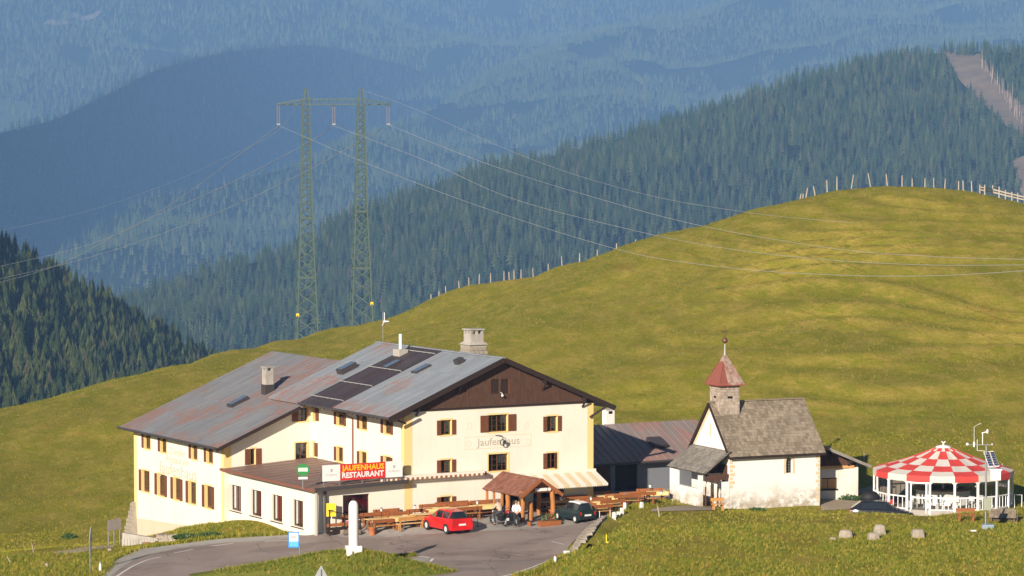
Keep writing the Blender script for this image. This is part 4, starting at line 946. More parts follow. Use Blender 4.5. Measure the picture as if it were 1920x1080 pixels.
# painted lines
def line(name, pts, wd=.14, lift=.045, dash=None, smk=4, par=None):
    P = smooth2(resample([ground(*p) for p in pts], 140), smk); d = np.gradient(P, axis=0); d /= np.linalg.norm(d, axis=1)[:, None]; nrm = np.stack([-d[:, 1], d[:, 0]], 1)
    L = np.r_[0, np.cumsum(np.linalg.norm(np.diff(P, axis=0), axis=1))]; segs = []
    if dash is None: segs = [(0, L[-1])]
    else:
        u = 0
        while u < L[-1]: segs.append((u, min(u + dash[0], L[-1]))); u += dash[0] + dash[1]
    for a, b in segs:
        k = max(2, int((b - a) / .4)); us = np.linspace(a, b, k + 1); C = np.stack([np.interp(us, L, P[:, i]) for i in range(2)], 1); Nn = np.stack([np.interp(us, L, nrm[:, i]) for i in range(2)], 1)
        l = C - Nn * wd / 2; r = C + Nn * wd / 2; vs = [(x, y, float(G(np.array([x]), np.array([y]))[0]) + lift) for x, y in np.r_[l, r]]
        m = MB(); m.add(vs, [(i, i + 1, k + 2 + i, k + 1 + i) for i in range(k)]); m.build(name, M_paint, kind='structure')
line("road_line", [(200, 1092), (222, 1080), (250, 1062), (276, 1051), (302, 1045)], .16)
line("road_line", [(326, 1038), (362, 1031)], .15); line("road_line", [(397, 1025), (437, 1020)], .15); line("road_line", [(496, 1016), (540, 1014)], .13)
line("road_line", [(900, 1090), (960, 1078), (1000, 1064), (1030, 1052)], .14)
line("road_line", [(560, 1112), (640, 1096), (720, 1082), (762, 1072)], .14, .06)
line("road_line", [(756, 1070), (790, 1062), (808, 1054), (812, 1049), (800, 1046), (784, 1045.5)], .2, .06, (1.1, .45))

M_worn = plain("worn_road_paint", (.42, .38, .34), .8, .4, 12)
for q in ([(1034, 1016), (1046, 1019), (1058, 1022)], [(1062, 1012), (1074, 1010)], [(883, 1012), (897, 1012)]):
    line("road_line", q, .12, .045); bpy.context.scene.objects[-1].data.materials[0] = M_worn

# ------------------------------------------------------------------ annex behind the yard
RZA = R(30); A0 = Bw(14.6, 5.7, 0)
ANX = empty("annex_building", tuple(A0), RZA, "long low annex with rusty sheet roof in the shade between inn and chapel", "building")
WAf = Wall(A0, RZA, (0, 0, 0), (1, 0, 0), (0, 1, 0))
M_shadeplaster = stained("shade_toned_plaster", (.19, .20, .22), (.11, .11, .11), .6, .7)  # plaster colour darkened to deepen the shade on the annex walls
dA = WAf.span(1140, 1148, 868, 922); dB = WAf.span(1152, 1195, 872, 925)
d1 = (dA[1] + .25, dB[1], 0.0, 2.1)
LA = 15.0
build_wall("wall", WAf, 0, LA, -.6, 2.35, [d1], M_shadeplaster, ANX)
m = mb_on(WAf); n = 9
o = None
dr = mb_on(WAf); dr.box(d1[0], d1[1], .2, .24, 0, 2.1); dr = dr.build("barn_door", M_beam, ANX)
for i in range(n):
    a = d1[0] + (d1[1] - d1[0]) * i / n; b = mb_on(WAf); b.box(a + .01, a + (d1[1] - d1[0]) / n - .01, .17, .2, .02, 2.08); b.build("plank", M_beam, dr)
m = mb_on(WAf); m.box(d1[0] - .42, d1[0] - .1, -.05, .0, 0, 2.3); m.build("pilaster", M_shadeplaster, ANX)
m = mb_on(WAf); m.box(0, d1[0] - .45, -.03, 0, .0, 2.3); m.build("timber_wall", M_clad, ANX)
m = mb_on(WAf); m.add([(0, 8, -.6), (LA, 8, -.6), (LA, 8, 2.35), (0, 8, 2.35)], [(0, 1, 2, 3)]); m.add([(LA, 0, -.6), (LA, 8, -.6), (LA, 8, 2.35), (LA, 4, 4.3), (LA, 0, 2.35)], [(0, 1, 2, 3, 4)]); m.build("rear_wall", M_shadeplaster, ANX)
zA = lambda y: 4.55 - .50 * abs(y - 4.0)
mroof = MB(); mroof.slab([(-.2, -.6, zA(-.6)), (-.2, 4, zA(4)), (LA + .3, 4, zA(4)), (LA + .3, -.6, zA(-.6))], .12)
# roof built with local x down the slope so that streaks follow it
def sloped_roof(name, parent, O, u, v, L1, L2, mat, th=.12, rib=None, ribmat=None):
    """u: along the eave, v: up the slope (unit vectors in the parent's frame); local x = v, y = u"""
    u = Vector(u).normalized(); v = Vector(v).normalized(); w = v.cross(u).normalized(); sgn = 1
    if w.z < 0: u_ = -u; w = v.cross(u_); 
    M = Matrix(((v.x, u.x, w.x, O[0]), (v.y, u.y, w.y, O[1]), (v.z, u.z, w.z, O[2]), (0, 0, 0, 1)))
    b = MB(); b.box(0, L2, 0, L1, -th, 0); o = b.build(name, mat, parent); o.matrix_local = M
    if rib:
        r_ = MB(); y = .05
        while y < L1: r_.box(0, L2, y - .018, y + .018, 0.001, .045); y += rib
        r_.build("standing_seam_ribs", ribmat or mat, o, kind='stuff')
    return o
vv = Vector((0, 1, .5)).normalized(); sloped_roof("roof", ANX, (-.2, -.6, zA(-.6)), (1, 0, 0), vv, LA + .5, 4.6 * 1.118, M_roofannex, .12, .62)
vv2 = Vector((0, -1, .5)).normalized(); sloped_roof("roof", ANX, (LA + .3, 8.6, zA(8.6)), (-1, 0, 0), vv2, LA + .5, 4.6 * 1.118, M_roofannex)
m = MB(); m.tube([(-.2, -.68, zA(-.6) - .1), (LA + .3, -.68, zA(-.6) - .1)], .08); m.build("gutter", M_fascia, ANX)
q = WAf.hit(1232, 843, 1.2); vb = Vector((0, 1, .5)).normalized()
m = MB(); m.T = Matrix.Translation((q[0], .75, zA(.75))) @ Matrix.Rotation(math.atan(.5), 4, 'X'); m.box(-.6, .6, 0, 1.2, 0, .28); m.build("roof_hatch", M_skyf, ANX)
xc, _ = WAf.hit(1142, 800, 4.2); zc1 = at(1142, 784, A0[1] + 2)[2]
m = MB(); m.box(xc - .35, xc + .35, 4.0, 4.6, 4.0, zc1 + .12); c_ = m.build("chimney", M_white, ANX); m = MB(); m.box(xc - .42, xc + .42, 3.93, 4.67, zc1 + .12, zc1 + .2); m.build("chimney_cap", M_conc, c_)
m = MB(); m.box(xc - .16, xc + .16, 3.985, 4.0, zc1 - .18, zc1 + .02); m.build("chimney_opening", M_dark, c_)

# ------------------------------------------------------------------ chapel
def chapel_plaster():
    t = NT("chapel_plaster"); v = t.map(); sx = t.n.new("ShaderNodeSeparateXYZ"); t.l.new(v, sx.inputs[0])
    h = t.math('ADD', sx.outputs[2], t.math('MULTIPLY', t.noise(v, .7, 5, .6), 2.2)); low = t.ramp(t.math('MULTIPLY', h, .25), [(.34, 1), (.66, 0)])
    sp = t.ramp(t.noise(t.map((1, 1, 1.5)), .95, 7, .68, .3), [(.42, 0), (.55, 1)]); sp2 = t.ramp(t.noise(v, 3.4, 5, .75), [(.46, 0), (.62, 1)])
    c = t.mix(t.noise(v, 5, 4), (.78, .75, .69), (.84, .82, .77)); k = t.math('MULTIPLY', low, sp)
    c = t.mix(t.math('MULTIPLY', k, .95), c, (.42, .35, .27)); c = t.mix(t.math('MULTIPLY', t.math('MULTIPLY', low, sp2), .5), c, (.40, .33, .26)); t.col(c)
    t.rough(.92); t.b.inputs['Specular IOR Level'].default_value = .15; t.bump(t.math('ADD', t.noise(v, 2.2, 6, .7), k), .55, .05); return t.m
M_chap = chapel_plaster()
M_ochre = plain("pale_ochre_plaster", (.66, .52, .33), .9, .2, 4)
def shingle_mat(name, a, b, c, red=None):
    t = NT(name); v = t.map(); wn_ = t.n.new("ShaderNodeTexWhiteNoise"); geo = t.n.new("ShaderNodeNewGeometry"); r_ = geo.outputs['Random Per Island']
    col = t.ramp(r_, [(0, a), (.5, b), (1, c)]); s = t.ramp(t.noise(v, .8, 6, .7, .4), [(.45, 0), (.66, 1)]); col = t.mix(t.math('MULTIPLY', s, .45), col, tuple(x * .55 for x in a))
    f = t.noise(t.map((9, 9, 9)), 2.4, 4, .75); col = t.mix(t.math('MULTIPLY', f, .35), col, tuple(x * .4 for x in a))
    if red: col = t.mix(red, col, (.42, .085, .06)) if not hasattr(red, '__len__') else col
    t.col(col); t.rough(.95); t.b.inputs['Specular IOR Level'].default_value = .12; return t.m
M_shing = shingle_mat("weathered_shingles", (.22, .175, .128), (.31, .25, .185), (.39, .32, .24))
M_shingp = shingle_mat("grey_porch_shingles", (.19, .175, .15), (.27, .245, .21), (.35, .32, .28))
M_shingl = shingle_mat("pale_belfry_shingles", (.34, .27, .21), (.46, .38, .31), (.56, .48, .40))
RZC = R(24.5); K0 = np.array([15.05, 205.6, 0.0]); LC = 7.2; WC = 5.6
CH = empty("chapel", tuple(K0), RZC, "small white chapel with shingled belfry and porch", "chapel")
WCs = Wall(K0, RZC, (0, 0, 0), (1, 0, 0), (0, 1, 0)); WCg = Wall(K0, RZC, (0, WC, 0), (0, -1, 0), (1, 0, 0))
ZE = 3.95; ZR = 7.15; rz_c = lambda y: ZR - (ZR - ZE) / (WC / 2) * abs(y - WC / 2)
cw = WCs.span(1474, 1486, 857, 887)
build_wall("side_wall", WCs, 0, LC, -.9, ZE, [cw], M_chap, CH, .35)
build_wall("gable_wall", WCg, 0, WC, -.9, lambda x: rz_c(x) - .1, [], M_chap, CH, extra=[WC / 2])
m = MB(); m.add([(LC, 0, -.9), (LC, WC, -.9), (LC, WC, ZE), (LC, WC / 2, ZR), (LC, 0, ZE)], [(0, 1, 2, 3, 4)]); m.add([(0, WC, -.9), (0, WC, ZE), (LC, WC, ZE), (LC, WC, -.9)], [(0, 1, 2, 3)]); m.build("rear_wall", M_chap, CH)
# pointed window: plaster fills the upper corners, ochre surround
x0, x1, z0, z1 = cw; xm = (x0 + x1) / 2; wo = mb_on(WCs)
wo.box(x0, x1, .25, .29, z0, z1); win = wo.build("lancet_window", M_dark, CH)
b = mb_on(WCs)
for i in range(1, 3): x = x0 + (x1 - x0) * i / 3; b.box(x - .012, x + .012, .2, .24, z0, z1)
for i in range(1, 6): z = z0 + (z1 - z0) * i / 6; b.box(x0, x1, .205, .235, z - .01, z + .01)
b.build("window_grille", M_steel, win)
b = mb_on(WCs)
for sgn in (-1, 1):
    xe = x0 if sgn < 0 else x1; pts = [(xe, z1 - .35)] + [(xm + sgn * (x1 - x0) / 2 * math.cos(a) , z1 - .35 + .35 * math.sin(a)) for a in np.linspace(0, math.pi / 2, 6)[1:]] + [(xe, z1)]
    n_ = len(pts); vs = [(p[0], -.001, p[1]) for p in pts] + [(p[0], .3, p[1]) for p in pts]; b.add(vs, [tuple(range(n_))] + [(i, (i + 1) % n_, n_ + (i + 1) % n_, n_ + i) for i in range(n_)])
b.build("window_arch", M_chap, win)
b = mb_on(WCs); ro, ri = (x1 - x0) / 2 + .20, (x1 - x0) / 2 + .01
av = np.linspace(0, math.pi, 13); pin = [(x1, z0)] + [(xm + ri * math.cos(a), z1 - .35 + .36 * math.sin(a)) for a in av] + [(x0, z0)]; pou = [(x1 + .20, z0 - .05)] + [(xm + ro * math.cos(a), z1 - .35 + .55 * math.sin(a)) for a in av] + [(x0 - .20, z0 - .05)]
vs = [(p[0], -.007, p[1]) for p in pin + pou]; n_ = len(pin); b.add(vs, [(i, i + 1, n_ + i + 1, n_ + i) for i in range(n_ - 1)]); b.build("window_surround", M_ochre, win)
b = mb_on(WCs)
for i in range(13):
    z = .3 + i * .28; L_ = .42 if i % 2 else .24
    if z > 1.2: b.box(-.004, L_, -.01, 0, z, z + .22)
b.build("painted_quoin", M_ochre, CH)
b = mb_on(WCs)
for i in range(13): z = .1 + i * .28; L_ = .36 if i % 2 else .2; b.box(LC - L_, LC + .004, -.01, 0, z, z + .22)
b.build("painted_quoin", M_ochre, CH)
b = mb_on(WCg); b.box(0, .3, -.01, 0, 3.0, ZE + .3); b.box(WC / 2 - .11, WC / 2 + .11, -.008, 0, 4.75, 5.65); b.build("painted_strip", M_ochre, CH)
b = mb_on(WCg)
for sgn in (-1, 1): xe = 0 if sgn < 0 else WC; b.hexa([(xe, -.01, ZE - .1), (xe - sgn * .35, -.01, ZE - .1), (xe - sgn * .35, 0, ZE - .1), (xe, 0, ZE - .1), (WC / 2 + sgn * .12, -.01, ZR - .28), (WC / 2, -.01, ZR - .5), (WC / 2, 0, ZR - .5), (WC / 2 + sgn * .12, 0, ZR - .28)])
b.build("painted_strip", M_ochre, CH)
# shingled slope: rows of small uneven shingles on a board deck
def shingles(name, parent, O, u, v, L1, L2, mat, row=.22, wd=.19, deck=None, th=.022, taper=None, seed=1):
    """O lower left corner, u along the eave, v up the slope. taper: (left, right) inset per metre upwards"""
    rs = random.Random(seed); u = Vector(u).normalized(); v = Vector(v).normalized(); w = u.cross(v).normalized(); O = Vector(O)
    tl, tr_ = taper or (0, 0); d = MB(); P = lambda a, b, c: tuple(O + u * a + v * b + w * c)
    d.add([P(0, 0, 0), P(L1, 0, 0), P(L1 - tr_ * L2, L2, 0), P(tl * L2, L2, 0), P(0, 0, -.08), P(L1, 0, -.08), P(L1 - tr_ * L2, L2, -.08), P(tl * L2, L2, -.08)], [(0, 1, 2, 3), (7, 6, 5, 4), (0, 4, 5, 1), (1, 5, 6, 2), (2, 6, 7, 3), (3, 7, 4, 0)])
    dk = d.build(name, deck or mat, parent); s = MB(); b = -.03; r_ = 0
    while b < L2 - .04:
        lo = tl * max(b, 0); hi = L1 - tr_ * max(b, 0); a = lo - (wd * .5 if r_ % 2 else 0)
        while a < hi - .01:
            ww = wd * rs.uniform(.75, 1.25); a0 = max(a, lo); a1 = min(a + ww - .012, hi)
            if a1 - a0 > .03:
                lf = th + rs.uniform(0, .018); j = rs.uniform(-.018, .018); bb = min(b + row * 1.25, L2)
                s.add([P(a0, b + j, lf), P(a1, b + j + rs.uniform(-.008, .008), lf), P(a1, bb, .006), P(a0, bb, .006), P(a0, b + j, .0), P(a1, b + j, .0)], [(0, 1, 2, 3), (4, 5, 1, 0), (4, 0, 3), (5, 2, 1)])
            a += ww
        b += row; r_ += 1
    s.build("shingle_course", mat, dk, kind='stuff'); return dk
ang = math.atan2(ZR - ZE, WC / 2); ov = .28; sl_ = (WC / 2 + ov) / math.cos(ang)
shingles("roof", CH, (-.16, -ov, rz_c(-ov)), (1, 0, 0), (0, math.cos(ang), math.sin(ang)), LC + .46, sl_, M_shing, .25, .21, M_beam, seed=3)
shingles("roof", CH, (LC + .3, WC + ov, rz_c(WC + ov)), (-1, 0, 0), (0, -math.cos(ang), math.sin(ang)), LC + .46, sl_, M_shing, .4, .4, M_beam, seed=4)
m = MB(); m.beam((-.2, WC / 2, ZR + .06), (LC + .32, WC / 2, ZR + .06), .26, .07); m.build("ridge_board", M_shing, CH)
m = MB(); m.beam((-.18, -ov, rz_c(-ov) - .1), (-.18, WC / 2, ZR - .06), .05, .2); m.beam((-.18, WC + ov, rz_c(WC + ov) - .1), (-.18, WC / 2, ZR - .06), .05, .2); m.beam((-.16, -ov - .03, rz_c(-ov) - .09), (LC + .3, -ov - .03, rz_c(-ov) - .09), .05, .16); m.build("verge_board", M_beam, CH)
# belfry
bw = 1.5; bx, by = 1.12, WC / 2; zb, zt_, za = 5.7, 8.55, 10.55
m = MB(); m.box(bx - bw / 2, bx + bw / 2, by - bw / 2, by + bw / 2, zb, zt_); bf = m.build("belfry", M_shingl, CH)
corners = [(bx - bw / 2, by - bw / 2), (bx + bw / 2, by - bw / 2), (bx + bw / 2, by + bw / 2), (bx - bw / 2, by + bw / 2)]
for i in range(4):
    a = corners[i]; b_ = corners[(i + 1) % 4]; u = (b_[0] - a[0], b_[1] - a[1], 0)
    rs = random.Random(i); s = MB(); U3 = Vector(u).normalized(); n3 = U3.cross(Vector((0, 0, 1))); O = Vector((a[0], a[1], zb)); r_ = 0; z = 0
    while z < zt_ - zb - .05:
        x = -.09 if r_ % 2 else 0
        while x < bw:
            ww = .19 * rs.uniform(.8, 1.2); x0_ = max(0, x); x1_ = min(bw, x + ww - .012)
            skip = i in (0, 3) and .55 < (x0_ + x1_) / 2 < .95 and 1.55 < z < 2.05
            if x1_ - x0_ > .03 and not skip:
                lf = .03 + rs.uniform(0, .02); P = lambda a_, b2, c: tuple(O + U3 * a_ + Vector((0, 0, b2)) + n3 * c); j = rs.uniform(-.015, .015)
                s.add([P(x0_, z + j, lf), P(x1_, z + j, lf), P(x1_, z + .27, .006), P(x0_, z + .27, .006), P(x0_, z + j, 0), P(x1_, z + j, 0)], [(0, 1, 2, 3), (4, 5, 1, 0), (4, 0, 3), (5, 2, 1)])
            x += ww
        z += .22; r_ += 1
    s.build("shingle_course", M_shingl, bf, kind='stuff')
    if i in (0, 3):
        d = MB(); d.T = Matrix.Translation(O) @ Matrix(((U3.x, -n3.x, 0, 0), (U3.y, -n3.y, 0, 0), (0, 0, 1, 0), (0, 0, 0, 1)))
        d.box(.55, .95, -.012, .0, 1.52, 2.02); lv = d.build("belfry_opening", M_dark, bf)
        d2 = MB(); d2.T = d.T
        for zz in (1.62, 1.92): d2.box(.57, .93, -.05, -.014, zz, zz + .09)
        d2.build("louvre_board", M_shingl, bf)
ob_ = .26; hb = bw / 2 + ob_; hip = math.hypot(hb, za - zt_ + .12)
def spire_mat():
    t = NT("red_washed_shingles"); geo = t.n.new("ShaderNodeNewGeometry"); col = t.ramp(geo.outputs['Random Per Island'], [(0, (.26, .18, .14)), (.5, (.40, .31, .25)), (1, (.30, .15, .115))])
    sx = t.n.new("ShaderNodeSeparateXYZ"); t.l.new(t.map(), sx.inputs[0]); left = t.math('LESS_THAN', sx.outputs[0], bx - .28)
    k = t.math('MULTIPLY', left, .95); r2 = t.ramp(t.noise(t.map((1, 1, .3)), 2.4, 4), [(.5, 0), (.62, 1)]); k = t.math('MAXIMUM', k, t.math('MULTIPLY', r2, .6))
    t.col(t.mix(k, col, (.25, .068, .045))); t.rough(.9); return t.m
M_spire = spire_mat()
cs_ = [(bx - hb, by - hb), (bx + hb, by - hb), (bx + hb, by + hb), (bx - hb, by + hb)]
for i in range(4):
    a = Vector((*cs_[i], zt_ - .12)); b_ = Vector((*cs_[(i + 1) % 4], zt_ - .12)); mid = (a + b_) / 2; ap = Vector((bx, by, za)); v = (ap - mid); L2 = v.length
    shingles("spire_roof", bf, tuple(a), tuple(b_ - a), tuple(v), (b_ - a).length, L2 * .985, M_spire, .2, .19, M_spire, taper=((b_ - a).length / 2 / L2, (b_ - a).length / 2 / L2), seed=20 + i)
m = MB()
for i in range(4): a = cs_[i]; b_ = cs_[(i + 1) % 4]; m.beam((a[0], a[1], zt_ - .15), (b_[0], b_[1], zt_ - .15), .07, .08)
m.build("eave_board", plain("dark_red_board", (.24, .05, .035), .8), bf)
M_copper = plain("aged_copper", (.17, .085, .055), .4, .25, 4, metal=.5); M_zinc = plain("zinc", (.36, .38, .36), .5, .2, metal=.3)
m = MB(); m.lathe([(.10, 0), (.06, .5), (.045, .75), (.03, .8)], 8, (bx, by, za - .12)); m.build("finial_rod", M_zinc, bf)
m = MB(); m.ball((bx, by, za + .92), .2, 14); m.build("finial_ball", M_copper, bf)
m = MB(); m.tube([(bx, by, za + 1.1), (bx, by, za + 1.95)], .025, 6); m.tube([(bx - .26, by, za + 1.58), (bx + .26, by, za + 1.58)], .025, 6)
for q in ((-.26, 1.58), (.26, 1.58), (0, 1.95), (0, 1.58)): m.ball((bx + q[0], by, za + q[1]), .05, 6)
m.build("finial_cross", M_copper, bf)
# porch
pt = 4.02; pe = 2.55; PX = -2.0; pa = math.atan2(pt - pe, -PX); pl = math.hypot(pt - pe, PX)
shingles("porch_roof", CH, (PX, WC - .1, pe), (0, -1, 0), (math.cos(pa), 0, math.sin(pa)), WC + .1, pl, M_shingp, .24, .22, M_beam, seed=9)
m = MB(); m.beam((PX, -.03, pe - .1), (0, -.03, pt - .1), .06, .22); m.build("porch_verge", M_beam, CH)
m = MB(); m.box(-1.85, -1.6, .9, WC - .2, -.9, 1.35); m.box(-1.85, -1.6, 4.4, WC - .2, 1.35, 2.4); m.box(-1.85, -1.6, .9, 1.2, 1.35, 2.3); m.build("porch_wall", M_chap, CH)
m = MB(); m.box(-1.85, -.04, .06, .16, 2.15, 2.42)
for a, b_ in ((-1.82, -1.35), (-1.35, -.88), (-.88, -.1)):
    c = (a + b_) / 2; r_ = (b_ - a) / 2
    for i in range(8):
        q = math.pi * i / 8; q2 = math.pi * (i + 1) / 8
        m.add([(c + r_ * math.cos(q), .08, 1.55 + .5 * math.sin(q)), (c + r_ * math.cos(q2), .08, 1.55 + .5 * math.sin(q2)), (c + r_ * math.cos(q2), .08, 2.16), (c + r_ * math.cos(q), .08, 2.16)], [(0, 1, 2, 3)])
        m.add([(c + r_ * math.cos(q), .14, 1.55 + .5 * math.sin(q)), (c + r_ * math.cos(q2), .14, 1.55 + .5 * math.sin(q2)), (c + r_ * math.cos(q2), .08, 1.55 + .5 * math.sin(q2)), (c + r_ * math.cos(q), .08, 1.55 + .5 * math.sin(q))], [(0, 1, 2, 3)])
m.build("porch_arcade", M_clad, CH)
for x in (-1.82, -1.35, -.88): m = MB(); m.beam((x, .11, -.5), (x, .11, 1.6), .075); m.build("porch_post", M_wframe, CH)
m = MB(); m.box(-.10, -.012, .3, .95, .3, 3.0); m.build("timber_panel", M_clad, CH)
m = MB(); m.box(-.62, -.03, -.0, .04, -.8, 1.9); m.build("porch_side_wall", M_chap, CH)
m = MB(); m.hexa([(-1.6, .9, 2.42), (-.1, .9, 2.42), (-.1, 5.3, 2.42), (-1.6, 5.3, 2.42), (-1.55, .9, 2.5), (-.1, .9, 3.6), (-.1, 5.3, 3.6), (-1.55, 5.3, 2.5)]); m.build("porch_soffit", M_beam, CH)

# ------------------------------------------------------------------ shed behind the chapel
RZS = R(14); S0 = at(1560, 930, 211.6); S0 = np.array([S0[0], S0[1], 0.0])
SH = empty("shed", tuple(S0), RZS, "low white shed with dark timber gable behind the chapel's right end", "shed")
WS = Wall(S0, RZS, (-3.2, 0, 0), (1, 0, 0), (0, 1, 0))
xr, _ = WS.hit(1607, 900); wz = WS.span(1540, 1570, 896, 917)
M_shedp = stained("worn_plaster", (.72, .68, .60), (.5, .45, .36), .6, .8)
build_wall("wall", WS, 0, xr, -.6, 2.15, [wz], M_shedp, SH, .25)
m = mb_on(WS); m.box(wz[0], wz[1], .2, .25, wz[2], wz[3]); sw = m.build("shed_window", M_dark, SH)
m = mb_on(WS); L_ = wz[1] - wz[0]
for i, (a, b_) in enumerate(((.0, .42), (.46, .96))): m.box(wz[0] + L_ * a, wz[0] + L_ * b_, .12, .16, wz[2] + .03, wz[3] - .08)
M_pine = wood("pine_wood", (.50, .26, .085), (.66, .38, .14), 'x', .6, .15); m.build("wooden_shutter", M_pine, sw)
m = mb_on(WS); m.box(wz[0] - .05, wz[1] + .05, -.05, .1, wz[2] - .1, wz[2]); m.build("sill", M_beam, sw)
xa2, _ = WS.hit(1540, 836); zro = 3.85; zsl = lambda x: zro - .42 * (x - xa2)
m = mb_on(WS); m.box(0, xr - .25, -.12, .0, 2.16, 2.34); m.build("wall_plate", M_pine, SH)
m = mb_on(WS); x = 0
while x < xr - .1:
    x2 = min(x + .18, xr); m.hexa([(x + .005, -.02, 2.34), (x2 - .005, -.02, 2.34), (x2 - .005, .02, 2.34), (x + .005, .02, 2.34), (x + .005, -.02, max(2.36, zsl(x) - .15)), (x2 - .005, -.02, max(2.36, zsl(x2) - .15)), (x2 - .005, .02, max(2.36, zsl(x2) - .15)), (x + .005, .02, max(2.36, zsl(x) - .15))]); x = x2
m.build("gable_board_cladding", M_clad, SH, kind='stuff')
xe, _ = WS.hit(1626, 872)
m = mb_on(WS); m.slab([(xa2 - 2.2, -.9, zsl(xa2 - 2.2)), (xe, -.9, zsl(xe)), (xe, 5.5, zsl(xe)), (xa2 - 2.2, 5.5, zsl(xa2 - 2.2))], .2)
m.build("roof", M_shingp, SH)
for xx in (xa2 + .6, xa2 + 2.0): m = mb_on(WS); m.beam((xx, 0, zsl(xx) - .3), (xx, -.8, zsl(xx) - .32), .14); m.beam((xx, 0, zsl(xx) - .75), (xx, -.6, zsl(xx) - .36), .08); m.build("roof_bracket", M_beam, SH)
m = mb_on(WS); m.add([(xr, 0, -.6), (xr, 5, -.6), (xr, 5, 2.4), (xr, 0, 2.4)], [(0, 1, 2, 3)]); m.add([(0, 5, -.6), (xr, 5, -.6), (xr, 5, 2.4), (0, 5, 2.4)], [(0, 1, 2, 3)]); m.build("side_wall", M_shedp, SH)
m = mb_on(WS); m.box(xr - .55, xr + .06, -.06, .0, -.6, 2.2); m.build("corner_pier", M_shedp, SH)

# ------------------------------------------------------------------ round pavilion with red and white roof
TC = at(1768, 950, 208.0); TC = np.array([TC[0], TC[1], 0.05]); NS = 18; TR = 4.88
PV = empty("round_pavilion", tuple(TC), 0, "round drink pavilion with red and white chequered tent roof and white posts", "pavilion")
M_tred = plain("red_awning_cloth", (.58, .05, .04), .75, .22, 1.6, bump=.1); M_twh = plain("grey_white_awning_cloth", (.60, .565, .50), .8, .16, 1.6, bump=.1); M_tgrey = plain("dark_grey_cloth", (.10, .105, .11), .8)
radii = [.42, .95, 2.05, 3.1, 4.05, TR]; zof = lambda r_: 4.02 - (r_ - .42) * (4.02 - 2.48) / (TR - .42) - .12 * math.sin(math.pi * (r_ - .42) / (TR - .42))
a00 = -math.pi / 2 + .02
for i in range(NS):
    a1 = a00 + 2 * math.pi * i / NS; a2 = a00 + 2 * math.pi * (i + 1) / NS
    for j in range(5):
        r1, r2 = radii[j], radii[j + 1]; red = (i + j) % 2 == 0; m = MB(); P = []
        q = [(r1 * math.cos(a1), r1 * math.sin(a1), zof(r1)), (r2 * math.cos(a1), r2 * math.sin(a1), zof(r2)), (r2 * math.cos(a2), r2 * math.sin(a2), zof(r2)), (r1 * math.cos(a2), r1 * math.sin(a2), zof(r1))]
        mid1 = [(q[0][k] + q[3][k]) / 2 for k in range(3)]; mid2 = [(q[1][k] + q[2][k]) / 2 for k in range(3)]; mid1[2] -= .02; mid2[2] -= .03
        m.add(q[:2] + [tuple(mid2), tuple(mid1)], [(0, 1, 2, 3)], 0, True); m.add([tuple(mid1), tuple(mid2)] + q[2:], [(0, 1, 2, 3)], 0, True)
        if j == 4:
            r3 = TR + .02; v_ = [(r3 * math.cos(a1), r3 * math.sin(a1), 2.06), (r3 * math.cos(a2), r3 * math.sin(a2), 2.06)]; md = ((v_[0][0] + v_[1][0]) / 2, (v_[0][1] + v_[1][1]) / 2, 2.02)
            m.add([q[1], v_[0], md, tuple(mid2)], [(0, 1, 2, 3)]); m.add([tuple(mid2), md, v_[1], q[2]], [(0, 1, 2, 3)])
        mt = M_tred if red else M_twh
        if i == 4 and j == 4: mt = M_tgrey
        m.build("red_roof_panel" if mt is M_tred else ("white_roof_panel" if mt is M_twh else "grey_roof_panel"), mt, PV)
m = MB()
for i in range(NS):
    a1 = a00 + 2 * math.pi * i / NS
    for j in range(5): r1, r2 = radii[j], radii[j + 1]; m.beam((r1 * math.cos(a1), r1 * math.sin(a1), zof(r1) + .012), (r2 * math.cos(a1), r2 * math.sin(a1), zof(r2) + .012), .03, .012)
m.build("roof_seam", M_tred, PV, kind='stuff')
m = MB(); m.lathe([(.56, 3.98), (.5, 4.06), (.2, 4.14), (.0001, 4.16)], 18); m.build("roof_cap", M_wmetal, PV)
m = MB(); m.tube([(0, 0, 4.12), (0, 0, 4.34)], .05, 6); m.beam((-.02, 0, 4.28), (-.13, 0, 4.40), .06); m.beam((.02, 0, 4.28), (.13, 0, 4.40), .06); m.build("roof_ornament", M_wmetal, PV)
m = MB(); m.lathe([(.0001, -.5), (TR - .05, -.5), (TR - .05, .1), (.0001, .1)], 36, smooth=False); m.build("floor", M_gravel, PV)
def rp(a, r_=TR - .08): return (r_ * math.cos(a), r_ * math.sin(a))
DOOR = (NS - 2)
for i in range(NS):
    a1 = a00 + 2 * math.pi * i / NS; a2 = a00 + 2 * math.pi * (i + 1) / NS; p = rp(a1); p2 = rp(a2)
    m = MB(); m.T = Matrix.Translation((p[0], p[1], 0)) @ Matrix.Rotation(a1, 4, 'Z'); m.box(-.06, .06, -.075, .075, -.4, 2.12); m.beam((0, -.02, 1.9), (0, -.28, 2.15), .07); m.beam((0, .02, 1.9), (0, .28, 2.15), .07); m.build("post", M_wmetal, PV)
    if i == DOOR: continue
    m = MB(); m.beam((*p, .97), (*p2, .97), .07, .09); m.beam((*p, .14), (*p2, .14), .06, .07); m.beam((*p, 2.05), (*p2, 2.05), .06, .08); m.build("rail", M_wmetal, PV)
    m = MB(); k = 3
    for j in range(1, k + 1): f = j / (k + 1); x = p[0] + (p2[0] - p[0]) * f; y = p[1] + (p2[1] - p[1]) * f; m.beam((x, y, .14), (x, y, .95), .045)
    m.build("baluster", M_wmetal, PV, kind='stuff')
    m = MB(); m.add([(*p, 1.0), (*p2, 1.0), (*p2, 2.03), (*p, 2.03)], [(0, 1, 2, 3)]); m.build("clear_sheet", M_glass, PV)
